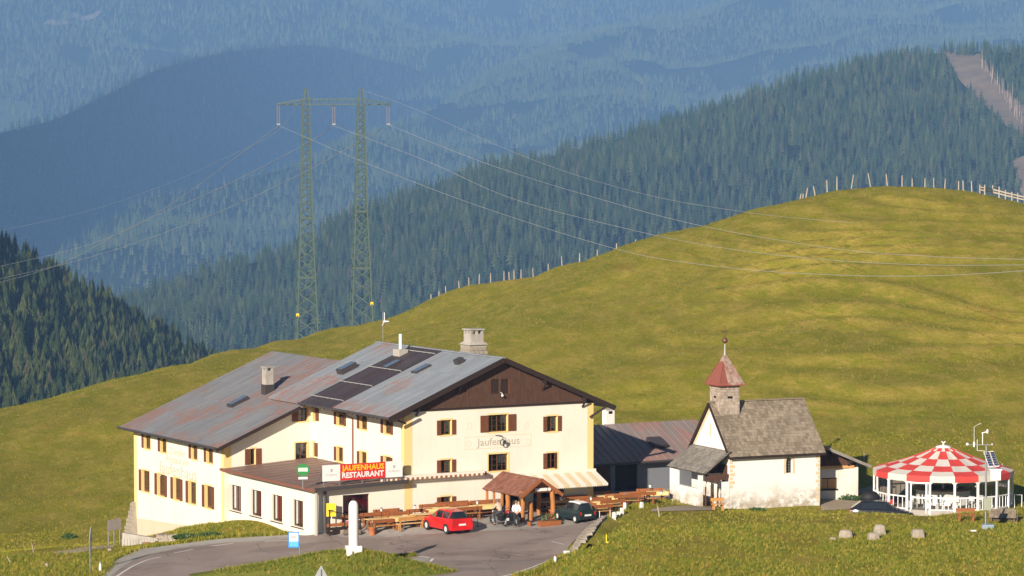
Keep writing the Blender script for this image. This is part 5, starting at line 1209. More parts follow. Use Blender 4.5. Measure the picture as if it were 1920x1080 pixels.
a1 = a00 + 2 * math.pi * DOOR / NS; a2 = a00 + 2 * math.pi * (DOOR + 1) / NS; p = rp(a1); p2 = rp(a2)
L3 = lambda f: (p[0] + (p2[0] - p[0]) * f, p[1] + (p2[1] - p[1]) * f)
m = MB(); m.beam((*L3(.16), -.1), (*L3(.16), 1.95), .1); m.beam((*L3(.84), -.1), (*L3(.84), 1.95), .12); m.beam((*L3(.1), 1.98), (*L3(.9), 1.98), .08, .14); m.beam((*L3(.16), .02), (*L3(.84), .02), .06, .1); m.beam((*L3(.16), .95), (*L3(.84), .95), .06, .1)
dd = m.build("door", M_wmetal, PV); m = MB(); m.add([(*L3(.18), .06), (*L3(.82), .06), (*L3(.82), 1.94), (*L3(.18), 1.94)], [(0, 1, 2, 3)]); m.build("pane", M_glass, dd)
# ------------------------------------------------------------------ awnings and entrance porch of the inn
M_awn = plain("cream_awning_cloth", (.74, .68, .58), .85, .05, 3, bump=.05); M_awn2 = plain("beige_awning_stripe", (.64, .52, .33), .85, .05, 3, bump=.05)
M_log = wood("round_log", (.36, .13, .035), (.50, .21, .06), 'z', .6, .2); M_porchroof = shingle_mat("brown_shingles", (.22, .095, .065), (.29, .13, .09), (.34, .16, .11))
M_pineb = wood("bench_pine", (.46, .21, .06), (.62, .33, .11), 'x', .55, .25); M_browno = wood("bench_brown", (.27, .085, .028), (.40, .145, .05), 'x', .5, .3)
M_tabletop = wood("table_top_pine", (.70, .46, .19), (.82, .58, .27), 'x', .5, .1)
xa, _ = W_F.hit(706, 896); xb, _ = W_F.hit(902, 891); _, za = W_F.hit(800, 893, -.4)
m = mb_on(W_F); m.box(xa, xb, -.55, -.12, za, za + .13); aw = m.build("folded_awning", M_awn, INN)
m = mb_on(W_F); n = 44
for i in range(n):
    a = xa + (xb - xa) * i / n; b = xa + (xb - xa) * (i + 1) / n; c = (a + b) / 2
    m.add([(a, -.56, za), (b, -.56, za), (b, -.56, za - .1), (c, -.56, za - .2), (a, -.56, za - .1)], [(0, 1, 2, 3, 4)], i % 2)
m.build("scalloped_valance", [M_awn, M_browno], aw, kind='stuff')
m = mb_on(W_F); m.box(xb, xb + .1, -.6, -.1, za - .15, za + .1); m.build("awning_arm", M_black, aw)
_, zt2 = W_F.hit(1060, 886); xl, xr2 = 9.3, 15.05; dA_ = 1.75; _, zb2 = W_F.hit(1060, 911, -dA_)
m = mb_on(W_F); m.box(xl - .6, xr2, -.16, 0, zt2 - .02, zt2 + .16); ao = m.build("open_awning", M_awn, INN)
n = 13
for i in range(n):
    a = xl + (xr2 - xl) * i / n; b = xl + (xr2 - xl) * (i + 1) / n; m = mb_on(W_F)
    m.add([(a, -.12, zt2), (b, -.12, zt2), (b, -dA_, zb2), (a, -dA_, zb2)], [(0, 1, 2, 3)])
    for j in range(3):
        c0 = a + (b - a) * j / 3; c1 = a + (b - a) * (j + 1) / 3; cm = (c0 + c1) / 2; m.add([(c0, -dA_, zb2), (c1, -dA_, zb2), (c1, -dA_ - .01, zb2 - .12), (cm, -dA_ - .01, zb2 - .2), (c0, -dA_ - .01, zb2 - .12)], [(0, 1, 2, 3, 4)])
    m.build("awning_stripe", M_awn2 if i % 2 else M_awn, ao)
for x in (xl + .3, xr2 - .3): m = mb_on(W_F); m.beam((x, -.05, zt2 - .2), (x, -dA_ + .05, zb2 - .02), .05); m.build("awning_arm", M_steel, ao)
# porch
PS, PT0, PT1 = 7.65, 0.0, -4.85
m = MB()
PCH = empty("entrance_porch", tuple(Bw(PS, 0, 0)), R(30), "brown shingled entrance porch on round log posts in front of the inn door", "porch")
zr_, ze_ = 2.82, 1.72; hw = 1.62; pa_ = math.atan2(zr_ - ze_, hw); pl_ = math.hypot(hw, zr_ - ze_)
shingles("porch_roof", PCH, (-hw, 0.0, ze_), (0, -1, 0), (math.cos(pa_), 0, math.sin(pa_)), -PT1 + .35, pl_, M_porchroof, .26, .24, M_browno, seed=31)
shingles("porch_roof", PCH, (hw, PT1 - .35, ze_), (0, 1, 0), (-math.cos(pa_), 0, math.sin(pa_)), -PT1 + .35, pl_, M_porchroof, .26, .24, M_browno, seed=32)
for sg in (-1, 1): m = MB(); m.beam((sg * hw * 1.03, PT1 - .38, ze_ - .12), (0, PT1 - .38, zr_ - .06), .07, .22); m.build("verge_board", M_browno, PCH)
def log(name, x, y, z0, z1, r_, par, lean=(0, 0), n=9):
    m = MB(); k = 6; m.tube([(x + lean[0] * i / k + .02 * math.sin(i * 2), y + lean[1] * i / k, z0 + (z1 - z0) * i / k) for i in range(k + 1)], [r_ * (1.08 - .12 * i / k + .05 * math.sin(i * 3)) for i in range(k + 1)], n); return m.build(name, M_log, par)
log("log_post", 1.25, PT1 + .1, -.3, ze_ + .15, .17, PCH, (-.15, 0)); log("log_post", -1.25, PT1 + .1, -.3, ze_ + .15, .17, PCH, (.1, 0)); log("log_post", -1.3, PT1 + 1.9, -.3, ze_ + .05, .17, PCH); log("log_post", 1.3, PT1 + 2.2, -.3, ze_ + .05, .15, PCH)
log("log_stump", -.35, PT1 + .5, -.3, 1.15, .19, PCH)
m = MB(); m.tube([(-1.4, PT1 + .1, ze_ + .2), (1.4, PT1 + .1, ze_ + .2)], .11, 8); m.tube([(-1.35, PT1, ze_ + .05), (-1.35, -.05, ze_ + .05)], .1, 8); m.tube([(1.35, PT1, ze_ + .05), (1.35, -.05, ze_ + .05)], .1, 8); m.build("log_beam", M_log, PCH)
m = MB(); m.box(-1.38, -1.28, -2.3, -.05, -.2, .35); m.box(-1.38, -1.28, -2.3, -2.1, .35, 1.75); m.box(-1.38, -1.28, -1.2, -1.0, .35, 1.75); m.box(-1.38, -1.28, -.25, -.05, .35, 1.75); m.box(-1.38, -1.28, -2.3, -.05, 1.6, 1.76); sp = m.build("side_screen", M_log, PCH)
m = MB(); m.add([(-1.33, -2.1, .35), (-1.33, -.25, .35), (-1.33, -.25, 1.6), (-1.33, -2.1, 1.6)], [(0, 1, 2, 3)]); m.build("pane", M_glass, sp)
m = MB(); m.box(-.3, .62, PT1 - .08, PT1 - .04, ze_ + .22, ze_ + .42); wsn = m.build("name_board", M_signw, PCH)
m = MB(); m.T = Matrix.Translation((.78, PT1 - .06, ze_ + .32)) @ Matrix.Rotation(R(90), 4, 'X'); m.lathe([(.0001, 0), (.12, 0), (.12, .05), (.0001, .05)], 14, smooth=False); m.build("round_lamp", M_signw, PCH)
m = MB(); m.box(-1.2, 1.2, -.06, -.02, .0, 2.0); dr = m.build("inn_doorway", M_dark, PCH)
m = MB(); m.box(-.55, -.45, -2.4, -2.34, -.2, 1.1); m.box(-.6, -.1, -2.42, -2.38, .3, 1.0); m.build("menu_board", M_tabletop, PCH)

# ------------------------------------------------------------------ tables and benches
def bench_parts(par, L=2.0, back=True, mt=None, ml=None):
    mt = mt or M_browno; ml = ml or M_pineb
    m = MB(); m.box(-L / 2, L / 2, -.17, .13, .42, .46); m.build("seat", ml, par)
    if back: m = MB(); m.hexa([(-L / 2, .14, .66), (L / 2, .14, .66), (L / 2, .17, .66), (-L / 2, .17, .66), (-L / 2, .18, .90), (L / 2, .18, .90), (L / 2, .21, .90), (-L / 2, .21, .90)]); m.build("backrest", mt, par)
    for x in (-L / 2 + .15, L / 2 - .2):
        m = MB(); m.box(x, x + .06, -.15, -.08, 0, .42); m.hexa([(x, .08, 0), (x + .06, .08, 0), (x + .06, .16, 0), (x, .16, 0), (x, .12, .9 if back else .42), (x + .06, .12, .9 if back else .42), (x + .06, .18, .9 if back else .42), (x, .18, .9 if back else .42)]); m.box(x + .01, x + .05, -.08, .1, .3, .42); m.build("leg", mt, par)
def table_parts(par, L=2.0, W=.75, top=None):
    top = top or M_tabletop
    m = MB(); m.box(-L / 2, L / 2, -W / 2, W / 2, .72, .76); t_ = m.build("table_top", top, par)
    for x in (-L / 2 + .2, L / 2 - .27):
        m = MB(); m.box(x, x + .07, -.28, -.2, 0, .72); m.box(x, x + .07, .2, .28, 0, .72); m.box(x + .01, x + .06, -.2, .2, .58, .66); m.box(x - .02, x + .09, -.36, .36, 0, .05); m.build("leg", M_browno, par)
    m = MB(); m.box(-L / 2 + .25, L / 2 - .25, -.03, .03, .25, .33); m.build("stretcher", M_browno, par)
proto_t = empty("pub_table", (0, 0, 0)); table_parts(proto_t); proto_b = empty("backrest_bench", (0, 0, 0)); bench_parts(proto_b); proto_y = empty("backrest_bench", (0, 0, 0)); bench_parts(proto_y, mt=M_pineb, ml=M_tabletop)
M_cloth = plain("yellow_tablecloth", (.86, .62, .26), .8, .06, 3, bump=0)
proto_c = empty("pub_table", (0, 0, 0)); table_parts(proto_c); m = MB(); m.box(-.95, .95, -.38, .38, .762, .772); m.box(-.95, .95, -.386, -.38, .52, .772); m.box(-.95, .95, .38, .386, .52, .772); m.build("tablecloth_cover", M_cloth, proto_c)
TB = [  # px, py, turn, cloth, phrase, benches (wall side, road side)
    (652, 988, 0, 0, "behind the white stone pillar", 1, 1), (712, 993, 0, 0, "beside the terracotta tub", 1, 1), (760, 990, 0, 1, "below the ochre corner strip of the inn", 1, 1), (798, 984, 0, 0, "nearest the nose of the red car", 1, 0),
    (822, 974, 0, 1, "under the ground-floor shuttered window", 1, 0), (868, 972, 0, 0, "behind the red car's roof", 1, 1), (908, 968, 0, 1, "left of the motorcycles", 1, 0),
    (1040, 960, 0, 0, "just right of the entrance porch", 1, 1), (1066, 955, 0, 1, "under the middle of the striped awning", 1, 0), (1096, 957, 0, 0, "under the right end of the striped awning", 1, 1), (1112, 970, 0, 1, "behind the dark small car", 1, 1),
    (1136, 961, 0, 1, "beside the first white bollards", 1, 1), (1140, 948, 0, 1, "in the shade edge right of the awning", 1, 0), (1168, 951, 12, 1, "middle of the terrace right of the inn", 1, 1), (1196, 947, 10, 0, "left of the tall terrace lamp", 1, 1),
    (1226, 942, 14, 1, "below the tall terrace lamp", 1, 0)]
first_t = first_c = first_b = True
for px, py, tn, cl, ph, b1, b2 in TB:
    g = ground(px, py); rz = R(30 - tn)
    src = proto_c if cl else proto_t
    o = copy_tree(src); o.location = tuple(g); o.rotation_euler = (0, 0, rz)
    tag(o, ("yellow covered table " if cl else "bare brown pub table ") + ph, "table", "terrace tables")
    d = np.array([-math.sin(rz), math.cos(rz), 0])
    for k, on in ((.72, b1), (-.72, b2)):
        if not on: continue
        q = g + d * k; o = copy_tree(proto_y if (int(px) + (k > 0)) % 5 == 0 else proto_b); o.location = (q[0], q[1], gz(q[0], q[1]) + .02); o.rotation_euler = (0, 0, rz if k > 0 else rz + math.pi)
        tag(o, ("wall-side" if k > 0 else "road-side") + " bench of the table " + ph, "bench", "backrest benches on the terrace")
for s_, L_, ph in ((3.5, 2.6, "left of the ground-floor shuttered window"), (5.9, 2.0, "right of the ground-floor shuttered window"), (13.0, 2.6, "under the striped awning"), (-1.5, 2.0, "right of the big red-curtained window")):
    q = Bw(s_, -.45); o = empty("wall_bench", (q[0], q[1], gz(q[0], q[1]) + .02), R(30), "long brown bench against the inn wall " + ph, "bench", "benches along the inn wall"); bench_parts(o, L_)
def kill(o):
    for c in list(o.children): kill(c)
    bpy.data.objects.remove(o)
for o in (proto_t, proto_c, proto_b, proto_y): kill(o)
# terrace kerb wall in shade, left of annex
def lamp(px, py, h, ph, big=False):
    g = ground(px, py); o = empty("terrace_lamp", tuple(g), 0, ph, "lamp", "post lamps on the terrace")
    m = MB(); m.tube([(0, 0, 0), (0, 0, h - .22)], .022, 6); m.lathe([(.09, 0), (.09, .03), (.02, .05)], 8); m.build("lamp_post", M_black, o)
    m = MB(); r_ = .09 if not big else .12; m.lathe([(r_ * .55, h - .24), (r_, h - .05)], 6, smooth=False); m.build("lamp_glass", M_lampg, o)
    m = MB(); m.lathe([(r_ * 1.25, h - .05), (r_ * .9, h - .01), (.01, h + .05)], 6, smooth=False); m.build("lamp_cap", M_steel, o)
M_lampg = plain("frosted_lamp_glass", (.80, .80, .76), .3, .03, bump=0)
for a in [(715, 990, 1.35, "thin post lamp on the terrace right of the white pillar"), (778, 985, 1.35, "thin post lamp left of the red car"), (895, 988, 1.75, "tall thin post lamp between red car and motorcycles"), (1052, 966, 1.2, "post lamp behind the planter box beside the porch"),
          (1108, 966, 1.25, "post lamp behind the dark small car"), (1174, 951, .95, "white-headed post lamp above the bollards", True), (1219, 941, 1.25, "highest white-headed post lamp in front of the shaded annex", True), (1240, 946, .95, "white-headed post lamp at the right end of the terrace", True), (1299, 946, 1.15, "thin post lamp left of the chapel porch")]: lamp(*a)

# ------------------------------------------------------------------ vehicles
M_carred = plain("red_car_paint", (.62, .012, .014), .22, .03, bump=0, spec=.6); M_cargrn = plain("dark_green_car_paint", (.012, .028, .030), .2, .03, bump=0, spec=.6); M_carwht = plain("white_car_paint", (.75, .75, .73), .3, .03, bump=0)
M_carblk = plain("black_car_paint", (.012, .013, .016), .18, .03, bump=0, spec=.7); M_tyre = plain("tyre_rubber", (.02, .02, .02), .85, .1, bump=0); M_rim = plain("alloy_rim", (.55, .55, .53), .4, .05, bump=0)
M_cglass = plain("car_glass", (.018, .022, .024), .06, .05, bump=0, spec=.9); M_tail = plain("tail_light", (.5, .02, .01), .25, .05, bump=0); M_plate = plain("number_plate", (.75, .75, .72), .5, .04, bump=0); M_head = plain("headlight", (.7, .7, .68), .15, .05, bump=0, spec=.8)
def car(name, loc, rz, prof, W, paint, roofm, wheels, wr, label, plate_z=.6, squareness=.0):
    """prof: stations (x, z_bottom, z_belt, z_roof or None, half width at belt scale, half width at roof) x forward"""
    o = empty(name, loc, rz, label, "car")
    b = MB(); n = len(prof); ring = []
    for (x, zb_, zbelt, zroof, kw, kr) in prof:
        w = W / 2 * kw; ring.append([(x, -w * .94, zb_), (x, -w, zb_ + .16), (x, -w * 1.0, (zb_ + zbelt) / 2 + .05), (x, -w * .95, zbelt - .02), (x, -w * .86, zbelt + .02), (x, w * .86, zbelt + .02), (x, w * .95, zbelt - .02), (x, w, (zb_ + zbelt) / 2 + .05), (x, w, zb_ + .16), (x, w * .94, zb_)])
    vs = [p for r_ in ring for p in r_]; k = 10; fs = []
    for i in range(n - 1):
        for j in range(k): fs.append((i * k + j, i * k + (j + 1) % k, (i + 1) * k + (j + 1) % k, (i + 1) * k + j))
    fs += [tuple(range(k)), tuple((n - 1) * k + j for j in range(k))[::-1]]; b.add(vs, fs, 0, True); body = b.build("body", paint, o)
    md = body.modifiers.new("edge", 'BEVEL'); md.width = .03; md.segments = 2; md.limit_method = 'ANGLE'
    st = [p for p in prof if p[3] is not None]; g = MB(); gl = MB(); rf = MB(); R_ = []
    for (x, zb_, zbelt, zroof, kw, kr) in st:
        w = W / 2 * kw * .86; wr_ = W / 2 * kr; R_.append([(x, -w, zbelt + .01), (x, -wr_ - .02, zroof - .07), (x, -wr_ + .08, zroof), (x, wr_ - .08, zroof), (x, wr_ + .02, zroof - .07), (x, w, zbelt + .01)])
    vs = [p for r_ in R_ for p in r_]; k = 6
    for i in range(len(st) - 1):
        for j in range(5):
            q = (i * k + j, i * k + j + 1, (i + 1) * k + j + 1, (i + 1) * k + j)
            end = i in (0, len(st) - 2)
            tgt = rf if (j in (1, 2, 3) and not end) else gl
            tgt.add([vs[a] for a in q], [(0, 1, 2, 3)], 0, True)
    gl.add(R_[0], [tuple(range(6))]); gl.add(R_[-1], [tuple(range(6))[::-1]])
    gl.build("side_glass", M_cglass, o); rf.build("car_roof", roofm, o)
    pl_ = MB()
    for i in range(0, len(st)):
        for sg in (-1, 1):
            a = R_[i][0 if sg < 0 else 5]; c = R_[i][1 if sg < 0 else 4]; dd = sg * .008; pl_.beam((a[0], a[1] + dd, a[2]), (c[0], c[1] + dd, c[2]), .075, .02)
    pl_.build("door_pillar", paint, o, kind='stuff')
    for x in wheels:
        for sg in (-1, 1):
            wo_ = MB(); wo_.T = Matrix.Translation((x, sg * (W / 2 - .065), wr)) @ Matrix.Rotation(R(90), 4, 'X'); wo_.lathe([(wr * .62, -.1), (wr * .93, -.1), (wr, -.06), (wr, .06), (wr * .93, .1), (wr * .62, .1)], 18, caps=False); wh = wo_.build("wheel", M_tyre, o)
            wi = MB(); wi.T = Matrix.Translation((x, sg * (W / 2 + .012), wr)) @ Matrix.Rotation(R(90), 4, 'X'); wi.lathe([(.0001, -.012), (wr * .2, -.015), (wr * .63, 0), (wr * .63, .05), (.0001, .05)], 18, smooth=False)
            wi.build("rim", M_rim, wh)
            aw_ = MB(); N_ = 12
            for i in range(N_):
                q = math.pi * i / N_; q2 = math.pi * (i + 1) / N_; r1 = wr * 1.17; yy = sg * (W / 2 + .004)
                aw_.add([(x + wr * .98 * math.cos(q), yy, wr + wr * .98 * math.sin(q)), (x + r1 * math.cos(q), yy, wr + r1 * math.sin(q)), (x + r1 * math.cos(q2), yy, wr + r1 * math.sin(q2)), (x + wr * .98 * math.cos(q2), yy, wr + wr * .98 * math.sin(q2))], [(0, 1, 2, 3)])
            aw_.build("wheel_arch", M_black, o)
    xr_ = prof[0][0]; zb_ = prof[0][2]
    m = MB(); m.box(xr_ - .025, xr_ + .01, -.26, .26, plate_z - .06, plate_z + .06); m.build("number_plate", M_plate, o)
    for sg in (-1, 1):
        m = MB(); y = sg * W / 2 * .80; m.box(xr_ - .02, xr_ + .12, y - .055, y + .055, zb_ - .30, zb_ - .08); m.build("tail_light", M_tail, o)
        m = MB(); xf = prof[-1][0]; m.box(xf - .1, xf + .015, sg * W / 2 * .6 - .12, sg * W / 2 * .6 + .12, prof[-1][2] - .16, prof[-1][2] - .02); m.build("headlight", M_head, o)
        m = MB(); xm_ = [p for p in prof if p[3] is not None][-1][0]; m.ball((xm_ - .35, sg * (W / 2 + .06), prof[4][2] + .1), .09, 8, sq=(.7, 1.1, .75)); m.build("wing_mirror", paint, o)
    m = MB(); m.box(xr_ - .05, xr_ + .05, -W / 2 * .86, W / 2 * .86, .26, .42); m.box(prof[-1][0] - .05, prof[-1][0] + .05, -W / 2 * .8, W / 2 * .8, .22, .38); m.build("bumper", paint if paint is M_carred else M_black, o)
    m = MB()
    for x in ((prof[0][0] + .95), (prof[0][0] + 1.95)):
        for sg in (-1, 1): m.box(x - .006, x + .006, sg * W / 2 - .004, sg * W / 2 + .006, .32, prof[3][2] - .05)
    m.build("door_gap", M_black, o, kind='stuff')
    return o
def seat_on(px, py): g = ground(px, py); return g
vdir = R(122)
hatch = [(-1.98, .30, .98, None, .90, .8), (-1.88, .24, 1.00, 1.06, .96, .62), (-1.45, .22, .98, 1.42, 1.0, .60), (-.6, .22, .96, 1.50, 1.0, .62), (.25, .22, .94, 1.46, 1.0, .61), (.95, .22, .92, .96, .99, .62), (1.55, .24, .84, None, .95, .8), (1.92, .30, .66, None, .80, .8)]
gr = ground(838, 996)
car("red_hatchback", (gr[0], gr[1], gr[2] + .03), vdir, hatch, 1.70, M_carred, M_carred, (-1.28, 1.22), .31, "bright red hatchback parked nose towards the terrace benches", .62)
mini = [(-1.50, .26, .84, None, .92, .8), (-1.46, .22, .86, .92, .95, .60), (-1.15, .20, .86, 1.30, .98, .56), (-.5, .2, .85, 1.36, 1.0, .57), (.15, .2, .85, 1.33, 1.0, .56), (.55, .2, .84, .88, 1.0, .58), (1.2, .22, .78, None, .97, .8), (1.50, .28, .62, None, .86, .8)]
gm = ground(1078, 977)
car("small_classic_car", (gm[0], gm[1], gm[2] + .03), R(124), mini, 1.42, M_cargrn, M_carwht, (-1.0, 1.02), .26, "small dark green car with white roof beside the planter box", .52)
gb = at(1652, 955, 204.2); gbz = gz(gb[0], gb[1])
est = [(-2.1, .30, .90, None, .90, .8), (-2.0, .24, .92, .98, .96, .62), (-1.4, .22, .92, 1.40, 1.0, .60), (-.4, .22, .92, 1.45, 1.0, .62), (.4, .22, .90, 1.40, 1.0, .61), (1.15, .22, .88, .92, .99, .62), (1.7, .24, .78, None, .95, .8), (2.1, .30, .62, None, .80, .8)]
car("parked_car", (gb[0], gb[1], gbz + .05), R(-6), est, 1.7, M_carblk, M_carblk, (-1.3, 1.35), .31, "black car half hidden behind the grass bank left of the pavilion", .62)
# ------------------------------------------------------------------ motorcycles
def motorbike(loc, rz, label, paint, screen=True, lean=0.0):
    o = empty("motorcycle", loc, rz, label, "motorcycle", "motorcycles by the porch"); o.rotation_euler = (R(lean), 0, rz)
    for x in (-.72, .72):
        m = MB(); m.T = Matrix.Translation((x, 0, .31)) @ Matrix.Rotation(R(90), 4, 'X'); m.lathe([(.23, -.05), (.29, -.06), (.31, 0), (.29, .06), (.23, .05), (.23, -.05)], 18, caps=False); w_ = m.build("wheel", M_tyre, o)
        m = MB(); m.T = Matrix.Translation((x, 0, .31)) @ Matrix.Rotation(R(90), 4, 'X'); m.lathe([(.0001, -.02), (.08, -.03), (.08, .03), (.0001, .02)], 10)
        for i in range(6): a = math.pi * i / 3; m.beam((.06 * math.cos(a), .06 * math.sin(a), 0), (.24 * math.cos(a), .24 * math.sin(a), 0), .02)
        m.build("rim", M_rim, w_)
    m = MB(); m.tube([(-.72, .09, .31), (-.2, .09, .4), (.1, .1, .62), (.42, .06, .9)], .03, 6); m.tube([(-.72, -.09, .31), (-.2, -.09, .4), (.1, -.1, .62), (.42, -.06, .9)], .03, 6); m.build("frame", M_black, o)
    m = MB(); m.tube([(.72, .08, .31), (.45, .08, 1.0)], .028, 6); m.tube([(.72, -.08, .31), (.45, -.08, 1.0)], .028, 6); m.build("fork", M_steel, o)
    m = MB(); m.tube([(.36, .36, 1.06), (.46, .1, 1.02), (.46, -.1, 1.02), (.36, -.36, 1.06)], .02, 6); m.build("handlebar", M_black, o)
    m = MB(); m.ball((.12, 0, .84), .2, 12, sq=(1.35, .75, .7)); m.build("fuel_tank", paint, o)
    m = MB(); m.box(-.16, .28, -.15, .15, .28, .6); m.tube([(.1, .17, .4), (-.5, .19, .32), (-.85, .19, .38)], .045, 7); m.build("engine", M_steel, o)
    m = MB(); m.hexa([(-.75, -.13, .74), (-.05, -.14, .72), (-.05, .14, .72), (-.75, .13, .74), (-.8, -.11, .86), (-.1, -.12, .80), (-.1, .12, .80), (-.8, .11, .86)]); m.build("saddle", M_black, o)
    m = MB(); m.hexa([(-.98, -.09, .58), (-.7, -.1, .6), (-.7, .1, .6), (-.98, .09, .58), (-1.0, -.08, .72), (-.7, -.1, .76), (-.7, .1, .76), (-1.0, .08, .72)]); m.build("tail_unit", paint, o)
    m = MB(); m.box(-1.05, -1.03, -.1, .1, .42, .6); m.build("number_plate", M_plate, o)
    m = MB(); m.ball((.58, 0, .9), .1, 10); m.build("headlight", M_head, o)
    for sg in (-1, 1):
        m = MB(); m.box(-.85, -.4, sg * .3 - .1, sg * .3 + .1, .45, .78); m.build("pannier", M_black, o)
    if screen: m = MB(); m.add([(.55, -.17, 1.0), (.55, .17, 1.0), (.38, .13, 1.28), (.38, -.13, 1.28)], [(0, 1, 2, 3)]); m.build("windscreen", M_glass, o)
    m = MB(); m.tube([(0, .12, .3), (-.1, .3, .0)], .015, 5); m.build("side_stand", M_steel, o)
    return o
M_mred = plain("maroon_tank_paint", (.30, .02, .025), .25, .03, bump=0, spec=.6)
b1 = ground(936, 985); b2 = ground(958, 984)
motorbike(tuple(b1), R(125), "dark motorcycle with a rider in a beige shirt astride it", M_carblk, lean=-3)
motorbike(tuple(b2 + np.array([-.1, .1, 0])), R(128), "maroon and black motorcycle between the rider and the standing waiter", M_mred, lean=-6)

# ------------------------------------------------------------------ people
M_skin = plain("skin", (.55, .33, .23), .6, .05, bump=0); M_hair = plain("grey_brown_hair", (.16, .12, .09), .8, .2); M_wshirt = plain("white_shirt_cloth", (.82, .82, .84), .85, .03, 8, bump=.2); M_bshirt = plain("beige_shirt_cloth", (.52, .40, .31), .85, .06, 8, bump=.2); M_trou = plain("black_trousers_cloth", (.018, .018, .022), .8, .1); M_shoe = plain("shoe_leather", (.05, .04, .035), .5, .1); M_jean = plain("dark_trousers_cloth", (.04, .045, .06), .85, .1)
def skin(name, pts, edges, rad, mat, parent, root=0, sub=2, keep=None):
    me = bpy.data.meshes.new(name); me.from_pydata(pts, edges, []); ob = bpy.data.objects.new(name, me); COL.objects.link(ob)
    md = ob.modifiers.new("skin", 'SKIN'); md.use_smooth_shade = True
    for i, r_ in enumerate(rad): me.skin_vertices[0].data[i].radius = (r_ if hasattr(r_, '__len__') else (r_, r_))
    me.skin_vertices[0].data[root].use_root = True
    sb = ob.modifiers.new("sub", 'SUBSURF'); sb.levels = sub; sb.render_levels = sub
    dg = bpy.context.evaluated_depsgraph_get(); m2 = bpy.data.meshes.new_from_object(ob.evaluated_get(dg)); bpy.data.objects.remove(ob)
    m2.name = name; m2.materials.clear(); m2.materials.append(mat)
    for p in m2.polygons: p.use_smooth = True
    return link(name, m2, parent)
def person(loc, rz, label, J, shirt, trous, rolled=False):
    """J: joints: pelvis, waist, chest, neck, head, then left/right shoulder, elbow, wrist, hip, knee, ankle, toe"""
    o = empty("person", loc, rz, label, "person")
    K = ['pelvis', 'waist', 'chest', 'neck', 'head', 'crown']; idx = {}; pts = []; rad = []; ed = []
    def v(n, p, r_): idx[n] = len(pts); pts.append(p); rad.append(r_)
    v('pelvis', J['pelvis'], .12); v('waist', J['waist'], (.13, .10)); v('chest', J['chest'], (.15, .11)); v('neckb', J['neck'], .06); v('jaw', J['jaw'], .07); v('head', J['head'], .098); v('crown', J['crown'], .07)
    for a, b_ in zip(['pelvis', 'waist', 'chest', 'neckb', 'jaw', 'head'], ['waist', 'chest', 'neckb', 'jaw', 'head', 'crown']): ed.append((idx[a], idx[b_]))
    for s_ in 'LR':
        v(s_ + 'sh', J[s_ + 'sh'], .062); v(s_ + 'el', J[s_ + 'el'], .045); v(s_ + 'wr', J[s_ + 'wr'], .03); v(s_ + 'pa', J[s_ + 'pa'], (.042, .025))
        ed += [(idx['chest'], idx[s_ + 'sh']), (idx[s_ + 'sh'], idx[s_ + 'el']), (idx[s_ + 'el'], idx[s_ + 'wr']), (idx[s_ + 'wr'], idx[s_ + 'pa'])]
        v(s_ + 'hi', J[s_ + 'hi'], .10); v(s_ + 'kn', J[s_ + 'kn'], .062); v(s_ + 'an', J[s_ + 'an'], .042); v(s_ + 'to', J[s_ + 'to'], .035)
        ed += [(idx['pelvis'], idx[s_ + 'hi']), (idx[s_ + 'hi'], idx[s_ + 'kn']), (idx[s_ + 'kn'], idx[s_ + 'an']), (idx[s_ + 'an'], idx[s_ + 'to'])]
        w_, p_ = Vector(J[s_ + 'wr']), Vector(J[s_ + 'pa']); d = (p_ - w_).normalized(); sd = d.cross(Vector((0, 0, 1))); sd = sd.normalized() if sd.length > .1 else Vector((1, 0, 0)); cu = d.cross(sd)
        for k in range(4):
            q = p_ + sd * (k - 1.5) * .02; L_ = (.065, .078, .073, .055)[k]; v(s_ + f'f{k}a', tuple(q + d * L_ * .6), .009); v(s_ + f'f{k}b', tuple(q + d * L_ + cu * .018), .007)
            ed += [(idx[s_ + 'pa'], idx[s_ + f'f{k}a']), (idx[s_ + f'f{k}a'], idx[s_ + f'f{k}b'])]
        q = w_ + d * .03 + sd * .045; v(s_ + 'th', tuple(q + d * .03 + cu * .01), .010); ed.append((idx[s_ + 'pa'], idx[s_ + 'th']))
    skin("body", pts, ed, rad, M_skin, o)
    # face
    h = Vector(J['head']); f = MB(); f.ball((h.x + .10, h.y, h.z - .01), .018, 6, sq=(1, .8, 1.3)); f.build("nose", M_skin, o)
    f = MB(); f.ball((h.x - .025, h.y, h.z + .035), .112, 14, sq=(1, .9, .95)); f.build("hair", M_hair, o)
    for s_, y in (('L', .04), ('R', -.04)): f = MB(); f.ball((h.x + .088, h.y + y, h.z + .015), .012, 6); f.build("eye", M_shoe, o)
    # shirt
    g = lambda n: J[n]; sp = [g('pelvis'), g('waist'), g('chest'), g('neck')]; sr = [(.165, .13), (.165, .125), (.185, .135), .075]; se = [(0, 1), (1, 2), (2, 3)]
    sp[0] = (sp[0][0], sp[0][1], sp[0][2] + .03)
    for s_ in 'LR':
        b0 = len(sp); wv = Vector(J[s_ + 'el']).lerp(Vector(J[s_ + 'wr']), .55 if rolled else .9); sp += [J[s_ + 'sh'], J[s_ + 'el'], tuple(wv)]; sr += [.09, .07, .055]; se += [(2, b0), (b0, b0 + 1), (b0 + 1, b0 + 2)]
    skin("shirt", sp, se, sr, shirt, o)
    tp = [(g('pelvis')[0], g('pelvis')[1], g('pelvis')[2] + .02)]; tr_ = [.135]; te_ = []
    for s_ in 'LR': b0 = len(tp); tp += [J[s_ + 'hi'], J[s_ + 'kn'], J[s_ + 'an']]; tr_ += [.115, .082, .068]; te_ += [(0, b0), (b0, b0 + 1), (b0 + 1, b0 + 2)]
    skin("trousers", tp, te_, tr_, trous, o)
